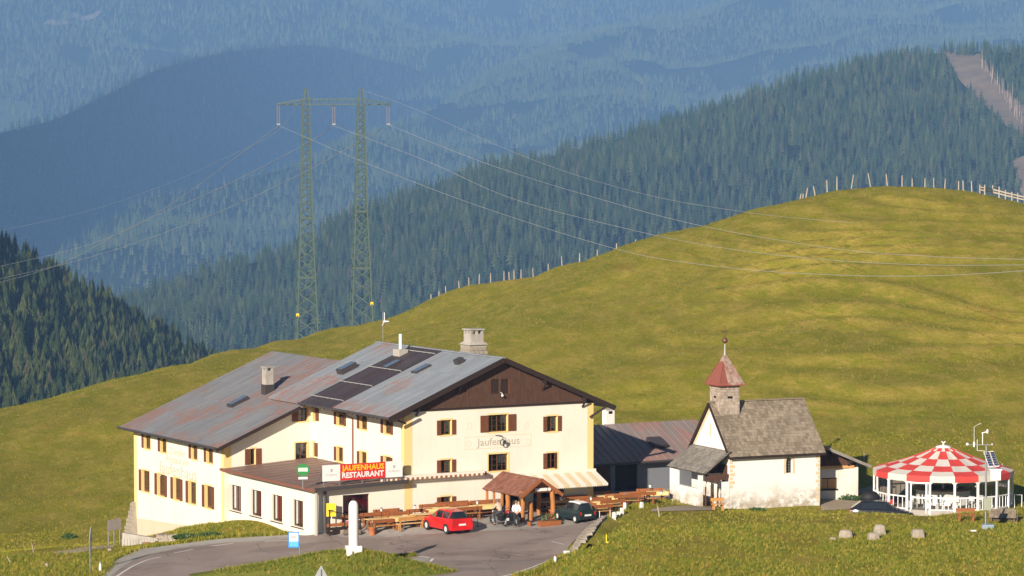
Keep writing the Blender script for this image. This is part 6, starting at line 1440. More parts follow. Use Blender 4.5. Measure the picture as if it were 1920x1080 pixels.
    for s_ in 'LR':
        a = Vector(J[s_ + 'an']); t_ = Vector(J[s_ + 'to']); c = a.lerp(t_, .5); d = (t_ - a); d.z = 0; m = MB(); m.T = Matrix.Translation((c.x, c.y, min(a.z, t_.z) + .005)) @ Matrix.Rotation(math.atan2(d.y, d.x), 4, 'Z'); m.ball((0, 0, 0), .05, 10, sq=(2.7, 1, .95)); m.build("shoe", M_shoe, o)
    return o
gw = ground(968, 989)
stand = dict(pelvis=(0, 0, .95), waist=(0, 0, 1.12), chest=(.01, 0, 1.34), neck=(.0, 0, 1.51), jaw=(.03, 0, 1.58), head=(.035, 0, 1.67), crown=(.02, 0, 1.74),
    Lsh=(0, .19, 1.44), Lel=(-.11, .27, 1.17), Lwr=(-.17, .08, 1.0), Lpa=(-.19, .02, .97), Rsh=(0, -.19, 1.44), Rel=(-.11, -.27, 1.17), Rwr=(-.18, -.08, .98), Rpa=(-.2, -.02, .94),
    Lhi=(0, .1, .9), Lkn=(.02, .11, .5), Lan=(-.02, .13, .09), Lto=(.14, .17, .04), Rhi=(0, -.1, .9), Rkn=(.02, -.1, .5), Ran=(-.02, -.11, .09), Rto=(.14, -.14, .04))
person(tuple(gw), R(100), "standing person seen from behind in white shirt and black trousers, hands behind the back", stand, M_wshirt, M_trou, True)
ride = dict(pelvis=(-.15, 0, .95), waist=(-.08, 0, 1.10), chest=(.04, 0, 1.32), neck=(.12, 0, 1.47), jaw=(.17, 0, 1.52), head=(.19, 0, 1.60), crown=(.2, 0, 1.67),
    Lsh=(.06, .19, 1.41), Lel=(.2, .28, 1.18), Lwr=(.34, .33, 1.1), Lpa=(.39, .34, 1.09), Rsh=(.06, -.19, 1.41), Rel=(.2, -.28, 1.18), Rwr=(.34, -.33, 1.1), Rpa=(.39, -.34, 1.09),
    Lhi=(-.12, .12, .9), Lkn=(.28, .24, .66), Lan=(.1, .28, .16), Lto=(.26, .3, .06), Rhi=(-.12, -.12, .9), Rkn=(.28, -.24, .66), Ran=(.1, -.28, .16), Rto=(.26, -.3, .06))
person(tuple(b1), R(125), "rider in a beige shirt sitting on the dark motorcycle by the porch", ride, M_bshirt, M_jean, True)
# ------------------------------------------------------------------ power line
M_pyl = plain("green_pylon_steel", (.062, .10, .085), .6, .15, 3); M_ins = plain("insulator_glass", (.27, .23, .22), .35, .1, bump=0); M_wire = plain("aluminium_wire", (.45, .45, .44), .5, .05, bump=0, metal=.3); M_ysign = plain("yellow_enamel", (.85, .60, .02), .5, .05, bump=0)
def lattice(px, pyb, pyt, Y, label, flip=1):
    top = at(px, pyt, Y); base = at(px, pyb, Y); bz = gz(base[0], base[1]) - .6; o = empty("pylon_mast", (top[0], top[1], bz), R(8), label, "power pylon", "lattice masts of the power pylon"); H_ = top[2] - bz
    hw = lambda z: np.interp(z / H_, [0, .27, .5, .93, 1], [1.52, 1.15, .80, .45, .12])
    legs = [(-1, -1), (1, -1), (1, 1), (-1, 1)]; zs = [0]; 
    while zs[-1] < H_ * .93: zs.append(zs[-1] + max(1.0, hw(zs[-1]) * 1.35))
    zs[-1] = H_ * .93
    for a, b in legs:
        m = MB()
        for z0_, z1_ in zip([0, .27 * H_, .5 * H_, .93 * H_], [.27 * H_, .5 * H_, .93 * H_, H_]): m.beam((a * hw(z0_), b * hw(z0_), z0_), (a * hw(z1_), b * hw(z1_), z1_), .2)
        m.build("corner_leg", M_pyl, o)
    m = MB()
    for i, (z0_, z1_) in enumerate(zip(zs[:-1], zs[1:])):
        for k in range(4):
            a = legs[k]; b = legs[(k + 1) % 4]; p = lambda q, z: (q[0] * hw(z), q[1] * hw(z), z)
            m.beam(p(a, z0_), p(b, z1_), .12); m.beam(p(b, z0_), p(a, z1_), .12)
    m.build("cross_bracing", M_pyl, o, kind='stuff')
    m = MB()
    for f in (.27, .5):
        z = H_ * f; w_ = hw(z) + .14
        for k in range(4): a = legs[k]; b = legs[(k + 1) % 4]; m.beam((a[0] * w_, a[1] * w_, z), (b[0] * w_, b[1] * w_, z), .12, .3)
    m.build("frame_ring", M_pyl, o)
    z = H_ * .125; m = MB(); m.box(flip * hw(z) - .2, flip * hw(z) + .2, -hw(z) - .1, -hw(z) - .05, z - .2, z + .25); m.build("warning_plate", M_ysign, o)
    m = MB(); m.box(-2.3, 2.3, -2.3, 2.3, -1.2, .62); m.build("concrete_footing", M_conc, o)
    return o, top
pl1, tp1 = lattice(573.5, 636, 166, 418, "left mast of the green lattice power pylon behind the inn", -1)
pl2, tp2 = lattice(676.5, 609, 166, 418, "right mast of the green lattice power pylon behind the inn", 1)
ca = at(520, 196, 418); cb = at(732, 196, 418); o = empty("pylon_crossarm", tuple(ca), 0, "green lattice crossarm joining both pylon masts, three insulators below", "crossarm")
Lc = cb[0] - ca[0]; zc = lambda x: .75 * min(1, x / (Lc * .24), (Lc - x) / (Lc * .24))
m = MB()
for y in (-.42, .42): m.beam((0, y * .3, 0), (Lc, y * .3, 0), .13); m.beam((0, y * .3, .1), (Lc * .24, y, .75), .13); m.beam((Lc * .24, y, .75), (Lc * .76, y, .75), .13); m.beam((Lc * .76, y, .75), (Lc, y * .3, .1), .13); m.beam((Lc * .24, y, 0), (Lc * .76, y, 0), .13)
m.build("chord", M_pyl, o, kind='stuff')
m = MB(); n = 26
for i in range(n):
    x0_ = Lc * i / n; x1_ = Lc * (i + 1) / n; y = .36
    for s_ in (-1, 1): m.beam((x0_, s_ * y, 0 if i % 2 else zc(x0_)), (x1_, s_ * y, zc(x1_) if i % 2 else 0), .08)
m.build("cross_bracing", M_pyl, o, kind='stuff')
INSP = []
for px in (522, 626, 728):
    p = at(px, 203, 418); q = at(px, 232, 418); x = p[0] - ca[0]
    for dx in (-.16, .16):
        m = MB(); zz = q[2] - ca[2]; k = 14; prof = []
        for i in range(k): z = zz + (0 - zz) * i / k; prof += [(.05, z), (.13, z + .03), (.05, z + .07)]
        m.lathe(prof, 8, (x + dx, 0, 0), smooth=False); m.build("insulator", M_ins, o)
    m = MB(); m.box(x - .25, x + .25, -.06, .06, zz - .12, zz); m.build("insulator_clamp", M_steel, o); INSP.append(at(px, 235, 418))
def wire(pts, label, group, r_=.042):
    P = [at(*p) for p in pts]; n = 60; u = np.linspace(0, 1, len(P)); uu = np.linspace(0, 1, n)
    Q = np.stack([np.interp(uu, u, [p[i] for p in P]) for i in range(3)], 1)
    # smooth curve through the points (Catmull-Rom)
    C = []
    for i in range(len(P) - 1):
        p0 = P[max(i - 1, 0)]; p1 = P[i]; p2 = P[i + 1]; p3 = P[min(i + 2, len(P) - 1)]
        for t_ in np.linspace(0, 1, 14)[:-1]: C.append(.5 * ((2 * p1) + (-p0 + p2) * t_ + (2 * p0 - 5 * p1 + 4 * p2 - p3) * t_ ** 2 + (-p0 + 3 * p1 - 3 * p2 + p3) * t_ ** 3))
    C.append(P[-1]); m = MB(); m.tube([tuple(c) for c in C], r_, 5); o = m.build("power_cable", M_wire, label=label, cat="cable", group=group); return o
GRP = "cables of the power line"
wire([(524, 236, 418), (700, 311, 392), (900, 387, 362), (1160, 468, 308), (1350, 500, 276), (1550, 515, 250), (1750, 517, 230), (1960, 505, 212)], "lowest cable running right from the leftmost insulators over the meadow", GRP, .021)
wire([(627, 236, 418), (800, 302, 396), (960, 372, 374), (1180, 430, 330), (1350, 464, 295), (1550, 487, 266), (1750, 497, 244), (1960, 496, 224)], "middle cable running right from the middle insulators over the hill", GRP, .021)
wire([(729, 234, 418), (860, 287, 400), (960, 323, 388), (1100, 366, 352), (1300, 420, 318), (1550, 464, 282), (1750, 481, 258), (1960, 487, 236)], "highest cable running right from the right insulators", GRP, .021)
wire([(522, 236, 418), (440, 297, 470), (330, 376, 560), (240, 430, 660), (120, 472, 840), (-60, 512, 1000)], "cable sagging left from the leftmost insulators into the valley", GRP, .04)
wire([(626, 236, 418), (560, 277, 460), (400, 358, 560), (240, 428, 690), (100, 500, 840), (-60, 545, 1000)], "cable sagging left from the middle insulators into the valley", GRP, .04)
wire([(728, 234, 418), (640, 285, 470), (560, 328, 520), (420, 393, 610), (240, 460, 730), (100, 500, 860), (-60, 535, 1000)], "cable sagging left from the right insulators into the valley", GRP, .04)
wire([(676, 168, 418), (780, 205, 402), (1000, 300, 366), (1200, 362, 330), (1400, 398, 295), (1600, 418, 262)], "thin faint earth wire running right from the top of the right mast", GRP, .015)
wire([(574, 168, 418), (520, 245, 450), (420, 297, 520), (300, 350, 620), (140, 402, 760), (-60, 445, 900)], "thin faint earth wire running left from the top of the left mast", GRP, .022)

# ------------------------------------------------------------------ fences on the crest
M_post = wood("weathered_post", (.33, .28, .22), (.50, .43, .35), 'z', .8, .2)
def crest_Y(px): return float(np.interp(px, [c[0] for c in CREST], [c[2] for c in CREST]))
def crest_pt(px, lift=0.0):
    """highest visible terrain point in a picture column"""
    x = (px - 960) / F; best = None
    for Y in np.arange(crest_Y(px) - 45, crest_Y(px) + 12, .7):
        X = x * Y * 1.0; z = gz(X, Y); e = (z - CAMH) / Y
        if best is None or e > best[0]: best = (e, X, Y, z)
    return np.array(best[1:])
def fence(name, posts, label, wires=(.45, .8, 1.05), rail=False, r_=.07):
    P = [crest_pt(p[0]) for p in posts]; o = empty(name, tuple(P[0]), 0, label, "fence"); tops = []
    for (px, h, lean), p in zip(posts, P):
        m = MB(); d = p - P[0]; hh = h / F * p[1]; a = Vector((d[0], d[1], d[2] - .3)); b = Vector((d[0] + lean / F * p[1], d[1], d[2] + hh))
        m.tube([tuple(a), tuple(a.lerp(b, .5)), tuple(b)], [r_ * 1.1, r_, r_ * .85], 6); m.build("post", M_post, o); tops.append((a, b, hh))
    for i in range(len(tops) - 1):
        a, b = tops[i], tops[i + 1]
        if abs(a[0].x - b[0].x) > 12: continue
        for w_ in wires:
            p = a[0].lerp(a[1], min(.95, (w_ + .3) / (a[2] + .3))); q = b[0].lerp(b[1], min(.95, (w_ + .3) / (b[2] + .3))); m = MB(); m.beam(p, q, .012 if not rail else .09, .012 if not rail else .14); m.build("wire" if not rail else "rail", M_skyf if not rail else M_post, o)
    return o
fence("pasture_fence", [(808, 9, 0), (823, 9, 0), (836, 12, -1), (861, 14, -1), (879, 15, 0), (898, 19, 1), (920, 18, 0), (945, 18, 0), (955, 15, -1), (964, 17, 0), (977, 17, 0), (1000, 17, -1), (1028, 13, 0), (1054, 18, -1), (1087, 17, 0), (1120, 11, 0), (1156, 10, 0), (1192, 4, 0)],
      "line of pale fence posts on the meadow ridge right of the pylon", (.7,))
fence("pasture_fence", [(1499, 10, 3), (1505, 9, 1), (1510, 18, 4), (1529, 17, -4), (1551, 23, -1), (1569, 26, 0), (1595, 27, 5), (1633, 26, -6), (1664, 23, -3), (1691, 21, 0), (1710, 15, 0), (1734, 17, 0), (1751, 19, -1), (1771, 18, 1), (1797, 17, 0), (1806, 19, -1), (1822, 21, -1)],
      "fence of leaning weathered posts along the top of the hill", (.6, 1.0))
fence("rail_fence", [(1837, 17, 0), (1846, 19, 0), (1861, 21, 0), (1873, 21, 0), (1885, 18, 0), (1897, 17, 0), (1908, 18, 0), (1921, 20, 0), (1936, 20, 0)], "post and rail fence at the right end of the hilltop", (.45, .75), True, .085)

# ------------------------------------------------------------------ roadside things
def at_g(px, py): g = ground(px, py); return g
# white stone pillar
PB = at(663, 1035, 180.5); PB = np.array([PB[0], PB[1], PB[2]]); 
gzp = PB[2]
o = empty("stone_pillar", (PB[0], PB[1], gzp), R(12), "tall white round-topped stone pillar on the grass island", "pillar")
m = MB(); m.hexa([(-.52, -.42, -.9), (.52, -.42, -.9), (.52, .42, -.9), (-.52, .42, -.9), (-.46, -.36, .38), (.46, -.36, .38), (.46, .36, .38), (-.46, .36, .38)]); m.build("pedestal", M_white, o)
m = MB(); rr_ = .30; m.lathe([(rr_ * .98, .36), (rr_, 1.2), (rr_, 2.78), (rr_ * .93, 2.92), (rr_ * .72, 3.05), (rr_ * .4, 3.13), (.0001, 3.16)], 20); m.build("shaft", M_white, o)
m = MB(); m.box(-.07, .07, -.07, .07, 3.12, 3.28); m.build("iron_cap", M_black, o)
# island mound under the pillar
mm = MB(); N_ = 40
cx, cy = PB[0], PB[1]; prof = [(0.02, gzp + .06), (.7, gzp + .03), (1.3, gzp - .22), (2.1, gzp - .62), (3.2, gzp - 1.05), (4.2, gzp - 1.45)]
vs = []; fs = []
for i, (r_, z) in enumerate(prof):
    for j in range(N_):
        a = 2 * math.pi * j / N_; k = 1.75 if math.cos(a) > 0 else 2.4; k = abs(math.cos(a)) * k + (1 - abs(math.cos(a))); vs.append((cx + r_ * k * math.cos(a), cy + r_ * (.9 if math.sin(a) > 0 else .40) * math.sin(a), z + .05 * math.sin(5 * a + i)))
for i in range(len(prof) - 1):
    for j in range(N_): fs.append((i * N_ + j, i * N_ + (j + 1) % N_, (i + 1) * N_ + (j + 1) % N_, (i + 1) * N_ + j))
mm.add(vs, fs, 0, True); mm.build("grass_mound", M_grassdark, kind='structure')
# signs
def post(m, x, y, z0_, z1_, r_=.03): m.tube([(x, y, z0_), (x, y, z1_)], r_, 7)
M_blue = plain("sign_blue", (.02, .22, .62), .45, .04, bump=0); M_pblue = plain("sign_pale_blue", (.10, .42, .80), .45, .04, bump=0); M_signback = plain("grey_sign_back", (.30, .31, .32), .55, .08, metal=.3)
g = at(562, 1100, 182.0); gz0 = gz(g[0], g[1]); top = at(551, 997, 182.0); bot = at(551, 1027, 182.0)
o = empty("bus_stop_sign", (g[0], g[1], gz0), 0, "blue and white bus stop sign on a thin post in front of the road", "sign")
m = MB(); post(m, 0, .04, -.5, bot[2] - gz0 + .1); m.tube([(0, .04, bot[2] - gz0 + .1), (-.2, .04, top[2] - gz0 - .1)], .025, 6); m.build("post", M_steel, o)
x0_ = at(540.5, 1000, 182)[0] - g[0]; x1_ = at(561, 1000, 182)[0] - g[0]; zt3, zb3 = top[2] - gz0, bot[2] - gz0; h3 = zt3 - zb3
m = MB(); m.box(x0_, x1_, -.01, .02, zb3, zt3); pn = m.build("sign_plate", M_blue, o)
m = MB(); m.box(x0_ + .06, x1_ - .06, -.018, -.01, zb3 + h3 * .40, zt3 - .07); m.build("white_field", M_signw, pn); m = MB(); m.box(x0_ + .06, x1_ - .06, -.018, -.01, zb3 + .07, zb3 + h3 * .38); m.build("light_blue_field", M_pblue, pn)
m = MB(); m.box(x0_ + .16, x1_ - .16, -.022, -.018, zb3 + h3 * .60, zb3 + h3 * .74); m.box(x0_ + .2, x0_ + .27, -.022, -.018, zb3 + h3 * .55, zb3 + h3 * .60); m.box(x1_ - .27, x1_ - .2, -.022, -.018, zb3 + h3 * .55, zb3 + h3 * .60); m.build("bus_symbol", M_gtxt, pn)
g = at(603, 1110, 172.0); gz0 = gz(g[0], g[1]); ap = at(602, 1061, 172.0); o = empty("triangular_sign", (ap[0], ap[1], gz0), 0, "grey back of a triangular road sign at the bottom edge", "sign"); zt3 = ap[2] - gz0
m = MB(); w3 = .5; m.hexa([(-w3, 0, zt3 - .87), (w3, 0, zt3 - .87), (w3, .02, zt3 - .87), (-w3, .02, zt3 - .87), (-.03, 0, zt3), (.03, 0, zt3), (.03, .02, zt3), (-.03, .02, zt3)]); m.build("sign_plate", M_signback, o); m = MB(); post(m, 0, -.05, -.5, zt3 - .2, .035); m.build("post", M_steel, o)
g = ground(169, 1075); o = empty("warning_sign", tuple(g), R(86), "triangular road sign seen edge-on on a grey pole at left", "sign"); zt3 = 88 / F * g[1]
m = MB(); post(m, 0, 0, -.2, zt3 * .9); m.build("post", M_steel, o); m = MB(); m.hexa([(-.5, -.07, zt3 - .9), (.5, -.07, zt3 - .9), (.5, -.04, zt3 - .9), (-.5, -.04, zt3 - .9), (-.03, -.07, zt3), (.03, -.07, zt3), (.03, -.04, zt3), (-.03, -.04, zt3)]); m.build("sign_plate", M_signback, o)
m = MB(); m.box(-.16, .16, -.07, -.04, zt3 - 1.45, zt3 - .98); m.box(-.1, .1, -.07, -.04, zt3 - 1.75, zt3 - 1.5); m.build("small_plate", M_skyf, o)
g = ground(214, 1023); o = empty("signboard", tuple(g), R(28), "grey back of a wide signboard on three poles left of the inn", "sign"); zt3 = 52 / F * g[1]
for x in (-.42, 0, .42): m = MB(); post(m, x, 0, -.2, zt3 - .1, .04); m.build("post", M_steel, o)
M_board = plain("weathered_board", (.22, .19, .17), .8, .2)
for i, x in enumerate((-.5, -.16, .18)): m = MB(); m.box(x, x + .31, -.09, -.05, zt3 - .85 + .03 * i, zt3 - .12 + .06 * i); m.build("board", M_board, o)
g = ground(622, 1000); o = empty("yellow_sign", tuple(g), R(5), "yellow notice sign on a thin white post left of the pillar", "sign"); k = g[1] / F
m = MB(); post(m, 0, 0, -.1, 58 * k, .028); m.build("post", M_wmetal, o); m = MB(); m.box(-10 * k, 8 * k, -.05, -.02, 32 * k, 57 * k); pn = m.build("sign_plate", M_ysign, o)
m = MB(); m.box(-5.5 * k, 4 * k, -.056, -.05, 43 * k, 44.6 * k); m.box(-3 * k, 1.6 * k, -.056, -.05, 38.5 * k, 39.6 * k); m.build("printed_line", M_black, pn)
# delineators, bollards, stakes
def delin(px, py, h, label, red=False):
    g = ground(px, py); o = empty("road_delineator", tuple(g), R(20), label, "road marker post"); hh = h / F * g[1]
    m = MB(); m.lathe([(.09, -.2), (.085, hh * .62), (.06, hh * .78)], 10); m.build("shaft", M_wmetal, o); m = MB(); m.lathe([(.07, hh * .62), (.07, hh * .88), (.04, hh)], 10) if red else m.lathe([(.05, hh * .78), (.045, hh * .95), (.0001, hh)], 10); m.build("cap", M_gutter if red else M_steel, o)
delin(188, 1074, 22, "white road marker post beside the edge-on sign at left"); delin(1041, 1056, 18, "white road marker post with dark red top at the right road edge", True)
g = ground(1062, 1043); m = MB(); m.box(-.17, .17, -.12, .12, -.2, .34); m.build("kilometre_stone", M_wmetal, None, tuple(g), R(15), label="small white square marker stone just above the red-topped road post", cat="marker stone")
bol = [(1130, 982, 15, "nearest white bollard below the dark small car's right side"), (1151, 975, 15, "second white bollard from the road, right of the dark small car"), (1159, 970, 11, "shortest white bollard, between two taller ones"), (1166, 966, 14, "fourth white bollard from the road, under the white-headed lamp"), (1171, 958, 16, "tall white bollard behind the row near the white-headed lamp"), (1203, 953, 12, "last white bollard standing alone before the long tables")]
for px, py, h, lb in bol:
    g = ground(px, py); hh = h / F * g[1]; m = MB(); m.hexa([(-.11, -.1, -.15), (.11, -.1, -.15), (.11, .1, -.15), (-.11, .1, -.15), (-.09, -.08, hh), (.09, -.08, hh - .02), (.09, .08, hh), (-.09, .08, hh - .01)]); m.build("bollard", M_white, None, tuple(g), R(random.uniform(0, 40)), label=lb, cat="bollard", group="white bollards beside the terrace")
for px, py, h, lb, nm, lean, mt, rr_ in ((1125, 989, 31, "thin pale stake right of the dark small car", "stake", -1, M_wmetal, .025), (1144, 973, 17, "thin grey stake between two white bollards", "stake", 0, M_wmetal, .022), (1237, 969, 20, "leaning wooden stake in the grass bank below the terrace", "stake", -4, M_post, .05),
        (22, 1057, 14, "leaning pale stake at the lower left edge of the picture", "stake", -9, M_post, .035), (22 + 42, 1037, 20, "thin pale stake in the red grass at left", "stake", -5, M_post, .035), (1553, 842, 8, "pale stake in the meadow behind the shed roof", "stake", 0, M_post, .05), (1620, 866, 17, "pale stake in the meadow right of the shed roof", "stake", 0, M_post, .04), (1879, 881, 12, "pale stake in the meadow behind the pavilion roof", "stake", 0, M_post, .05)):
    g = ground(px, py); hh = h / F * g[1]; m = MB(); m.tube([(0, 0, -.2), (lean / F * g[1] * .5, 0, hh * .5), (lean / F * g[1], 0, hh)], [rr_ * 1.1, rr_, rr_ * .9], 6); m.build(nm, mt, None, tuple(g), 0, label=lb, cat="stake")
g = ground(1137, 1020); m = MB(); m.lathe([(.07, -.1), (.07, .08), (.035, .1), (.03, .6), (.0001, .62)], 8); m.box(0, .2, -.05, .05, .02, .16); m.build("yellow_marker", M_ysign, None, tuple(g), R(-20), label="small yellow gas line marker in the grass bank", cat="marker")
# dry stone wall at the road edge
g0 = ground(1094, 1012); o = empty("dry_stone_wall", tuple(g0), 0, "low dry stone wall curving along the right road edge", "stone wall")
path = [(1108, 990), (1100, 996), (1093, 1003), (1087, 1010), (1082, 1018), (1077, 1026), (1071, 1034), (1066, 1041)]
PP = resample([ground(*p)[:2] for p in path], 26); ws = 0
for row in range(4):
    for i in range(26 - 3 * row):
        p = PP[i]; d = PP[min(i + 1, 25)] - PP[max(i - 1, 0)]; d = d / np.linalg.norm(d); nrm = np.array([d[1], -d[0]]); nrm = nrm if nrm[0] > 0 else -nrm
        q = p + nrm * (.10 + row * .27) + d * (.12 if row % 2 else 0); z = gz(p[0], p[1]) + .10 + row * .21
        L_ = random.uniform(.26, .4)
        link("stone", sm, o, (q[0] - g0[0], q[1] - g0[1], z - g0[2]), (random.uniform(-.1, .1), random.uniform(-.1, .1), math.atan2(d[1], d[0]) + random.uniform(-.15, .15)), (L_, random.uniform(.3, .42), random.uniform(.18, .24)))
m = MB()
PQ = resample(PP, 12); vs = []
for i, p in enumerate(PQ): z = gz(p[0], p[1]); vs += [(p[0] - g0[0] + .28, p[1] - g0[1], z - g0[2] - .3), (p[0] - g0[0] + 1.25, p[1] - g0[1], z - g0[2] + .72), (p[0] - g0[0] + 2.1, p[1] - g0[1], gz(p[0] + 2.1, p[1]) - g0[2] - .05)]
m.add(vs, [(3 * i, 3 * i + 3, 3 * i + 4, 3 * i + 1) for i in range(11)] + [(3 * i + 1, 3 * i + 4, 3 * i + 5, 3 * i + 2) for i in range(11)], 0, True); m.build("earth_core", M_meadow, o)
# concrete walls and brick by the yard at left
gA = ground(232, 1024); o = empty("concrete_wall", tuple(gA), R(-14), "low ribbed concrete wall with an orange brick beside the signboard", "wall"); k = gA[1] / F
m = MB(); m.hexa([(-.15, 0, -.6), (2.3, 0, -.6), (2.3, .3, -.6), (-.15, .3, -.6), (-.1, 0, .92), (2.3, 0, .62), (2.3, .3, .62), (-.1, .3, .92)]); m.build("wall", M_conc, o)
m = MB()
for i in range(11): x = .0 + i * .21; m.box(x, x + .06, -.03, 0, -.5, .55)
m.build("rib", M_conc, o, kind='stuff')
m = MB(); m.box(1.45, 1.9, -.16, -.032, .05, .35); m.build("brick", M_gutter, o); m = MB(); m.box(1.4, 1.95, -.22, -.05, -.3, .05); m.build("brick", M_gutter, o)
gB = ground(320, 1014); o = empty("rubble_wall", tuple(gB), R(-10), "whitish crumbling rubble wall below the grass bank at the inn's left end", "wall")
for i in range(22):
    x = -.95 + (i % 11) * .26; z = .05 + (i // 11) * .26 + random.uniform(-.03, .03)
    link("stone", sm, o, (x + .1 * (i // 11), random.uniform(-.05, .05), z), (random.uniform(-.2, .2),) * 3, (random.uniform(.24, .34), .4, random.uniform(.22, .3)))
for px, py, lb in ((296, 998, "flat reddish slab lying on the concrete wall left of the plinth"), (308, 994, "second flat reddish slab nearer the plinth window")):
    g = ground(px, py + 14); p = at(px, py, g[1]); m = MB(); m.hexa([(-.25, -.2, -.3), (.25, -.2, -.3), (.25, .2, -.3), (-.25, .2, -.3), (-.27, -.22, .05), (.25, -.2, .02), (.27, .22, .06), (-.25, .2, .03)]); m.build("slab", M_gutter, None, (g[0], g[1], g[2] + .25), .3, label=lb, cat="slab")
# plants
M_leaf = plain("bush_leaves", (.045, .095, .020), .7, .35, 8); M_leafy = plain("yellow_green_leaves", (.16, .19, .03), .7, .3, 8); M_flow = plain("orange_flowers", (.6, .14, .03), .7, .2)
def bush(name, loc, w, d, h, n, mat, label, cat="bush", seed=0, leaf=.09):
    rs = random.Random(seed); m = MB()
    for i in range(n):
        a = rs.uniform(0, 6.28); r_ = math.sqrt(rs.random()); z = h * (rs.random() ** .7) * (1 - .55 * r_ * r_); c = Vector((w / 2 * r_ * math.cos(a), d / 2 * r_ * math.sin(a), z))
        u = Vector((rs.uniform(-1, 1), rs.uniform(-1, 1), rs.uniform(-.2, 1))).normalized(); v_ = u.cross(Vector((rs.uniform(-1, 1), rs.uniform(-1, 1), rs.uniform(-1, 1)))).normalized(); s_ = leaf * rs.uniform(.6, 1.4)
        m.add([tuple(c - v_ * s_ * .5), tuple(c + u * s_ * 1.3), tuple(c + v_ * s_ * .5), tuple(c - u * s_ * .4)], [(0, 1, 2, 3)])
    st = MB()
    for i in range(5): a = i * 1.26; st.tube([(0, 0, -.1), (w * .2 * math.cos(a), d * .2 * math.sin(a), h * .6)], .012, 4, 0, False)
    o = empty(name, loc, 0, label, cat); m.build("foliage", mat, o); st.build("stem", M_trunk, o); return o
for px, py, w, h, lb, mt in ((590, 998, 2.0, .9, "leafy green bush at the foot of the brown gutter post", M_leaf), (352, 1010, 2.2, .35, "low green weeds below the rubble wall", M_leaf), (395, 1006, 1.8, .3, "low green weeds at the road edge under the bank", M_leaf), (640, 1001, 1.0, .3, "small green plant beside the yellow sign post", M_leaf),
        (1283, 935, .9, .45, "yellow-green weed at the chapel yard corner by the annex wall", M_leafy), (1592, 938, 1.6, .4, "weeds at the foot of the shed wall, left clump", M_leaf), (1612, 936, .9, .35, "weeds at the foot of the shed corner, right clump", M_leafy), (1420, 958, 1.2, .2, "short weeds along the chapel wall under the stains", M_leaf), (130, 1010, 1.2, .4, "dark weed clump in the meadow left of the signboard", M_leaf)):
    g = ground(px, py); bush("bush", tuple(g), w, .7, h, int(260 * w), mt, lb, "bush", px)
g = ground(698, 1003); o = empty("terracotta_tub", tuple(g), 0, "round terracotta tub with a low plant right of the white pillar", "plant tub")
M_terra = plain("terracotta", (.46, .15, .06), .8, .1); m = MB(); m.lathe([(.20, 0), (.25, .45), (.27, .46), (.27, .53), (.23, .53), (.22, .47), (.0001, .46)], 18); m.build("tub", M_terra, o)
b = bush("plant", (0, 0, .45), .5, .5, .2, 90, M_leaf, None, None, 5, .06)
for c in list(b.children): c.parent = o; c.location = (0, 0, .45)
bpy.data.objects.remove(b)
g = ground(1030, 986); o = empty("planter_box", tuple(g), R(25), "low wooden planter box with green and orange plants beside the dark small car", "planter")
m = MB(); m.box(-.75, .75, -.28, .28, -.05, .36); m.build("box", M_browno, o)
for mt, h_, sd, nm in ((M_leaf, .65, 3, "foliage"), (M_flow, .85, 4, "flowers")):
    b = bush("plant", (0, 0, 0), 1.2 if mt is M_leaf else .5, .45, h_, 240 if mt is M_leaf else 60, mt, None, None, sd, .07)
    for c in list(b.children):
        c.parent = o; c.location = (0, 0, .3); c.name = nm if c.name.startswith("foliage") else "stem"
    bpy.data.objects.remove(b)
g = ground(993, 987); m = MB(); m.lathe([(.14, 0), (.18, .3), (.19, .32), (.0001, .3)], 12); m.build("wooden_bucket", M_browno, None, tuple(g), 0, label="small brown bucket at the foot of the porch log", cat="bucket")
# gutter post and handrail at the extension corner
q = Bw(-6.75, -.35); o = empty("corner_post", (q[0], q[1], gz(q[0], q[1]) - .1), R(30), "weathered grey-green post at the corner of the extension", "post"); m = MB(); m.tube([(0, 0, -.3), (0, 0, 3.1)], [.14, .12], 9); m.build("shaft", M_conc, o)
m = MB(); m.tube([(.75, .2, 0), (.75, .2, 3.0)], .09, 8); m.build("downpipe", M_fascia, o)
q = Bw(-6.2, -1.2); o = empty("stair_railing", (q[0], q[1], gz(q[0], q[1])), R(30), "dark stair railing and plank barrier behind the yellow sign", "railing")
for x in (0, 1.1, 2.3): m = MB(); m.beam((x, 0, -.2), (x, 0, 1.65 - x * .25), .07); m.build("baluster", M_beam, o)
m = MB(); m.beam((-.1, 0, 1.7), (2.5, 0, 1.1), .06); m.build("handrail", M_beam, o)
for i in range(3): m = MB(); m.box(-.2, 1.9, -.03, .03, .12 + i * .25, .33 + i * .25); m.build("plank", M_browno if i == 2 else M_beam, o)
g = ground(660, 1001); M_pink = plain("pink_cloth", (.62, .08, .28), .8, .1); o = empty("deck_chair", (g[0], g[1], g[2]), R(30), "pink deck chair between yellow sign and white pillar", "deck chair")
m = MB(); m.beam((-.28, -.45, 0), (-.28, .5, .8), .04); m.beam((.28, -.45, 0), (.28, .5, .8), .04); m.beam((-.28, .4, 0), (-.28, -.4, .45), .04); m.beam((.28, .4, 0), (.28, -.4, .45), .04); m.build("frame", M_pineb, o); m = MB(); m.add([(-.26, -.35, .34), (.26, -.35, .34), (.26, .05, .22), (-.26, .05, .22), (-.26, .5, .82), (.26, .5, .82)], [(0, 1, 2, 3), (3, 2, 5, 4)]); m.build("sling", M_pink, o)
g = ground(636, 1002); m = MB(); m.ball((0, 0, .15), .4, 10, sq=(1.2, .6, .75)); m.build("boulder", M_stone, None, tuple(g), 0, label="grey boulder on the roadside below the pink deck chair", cat="boulder")
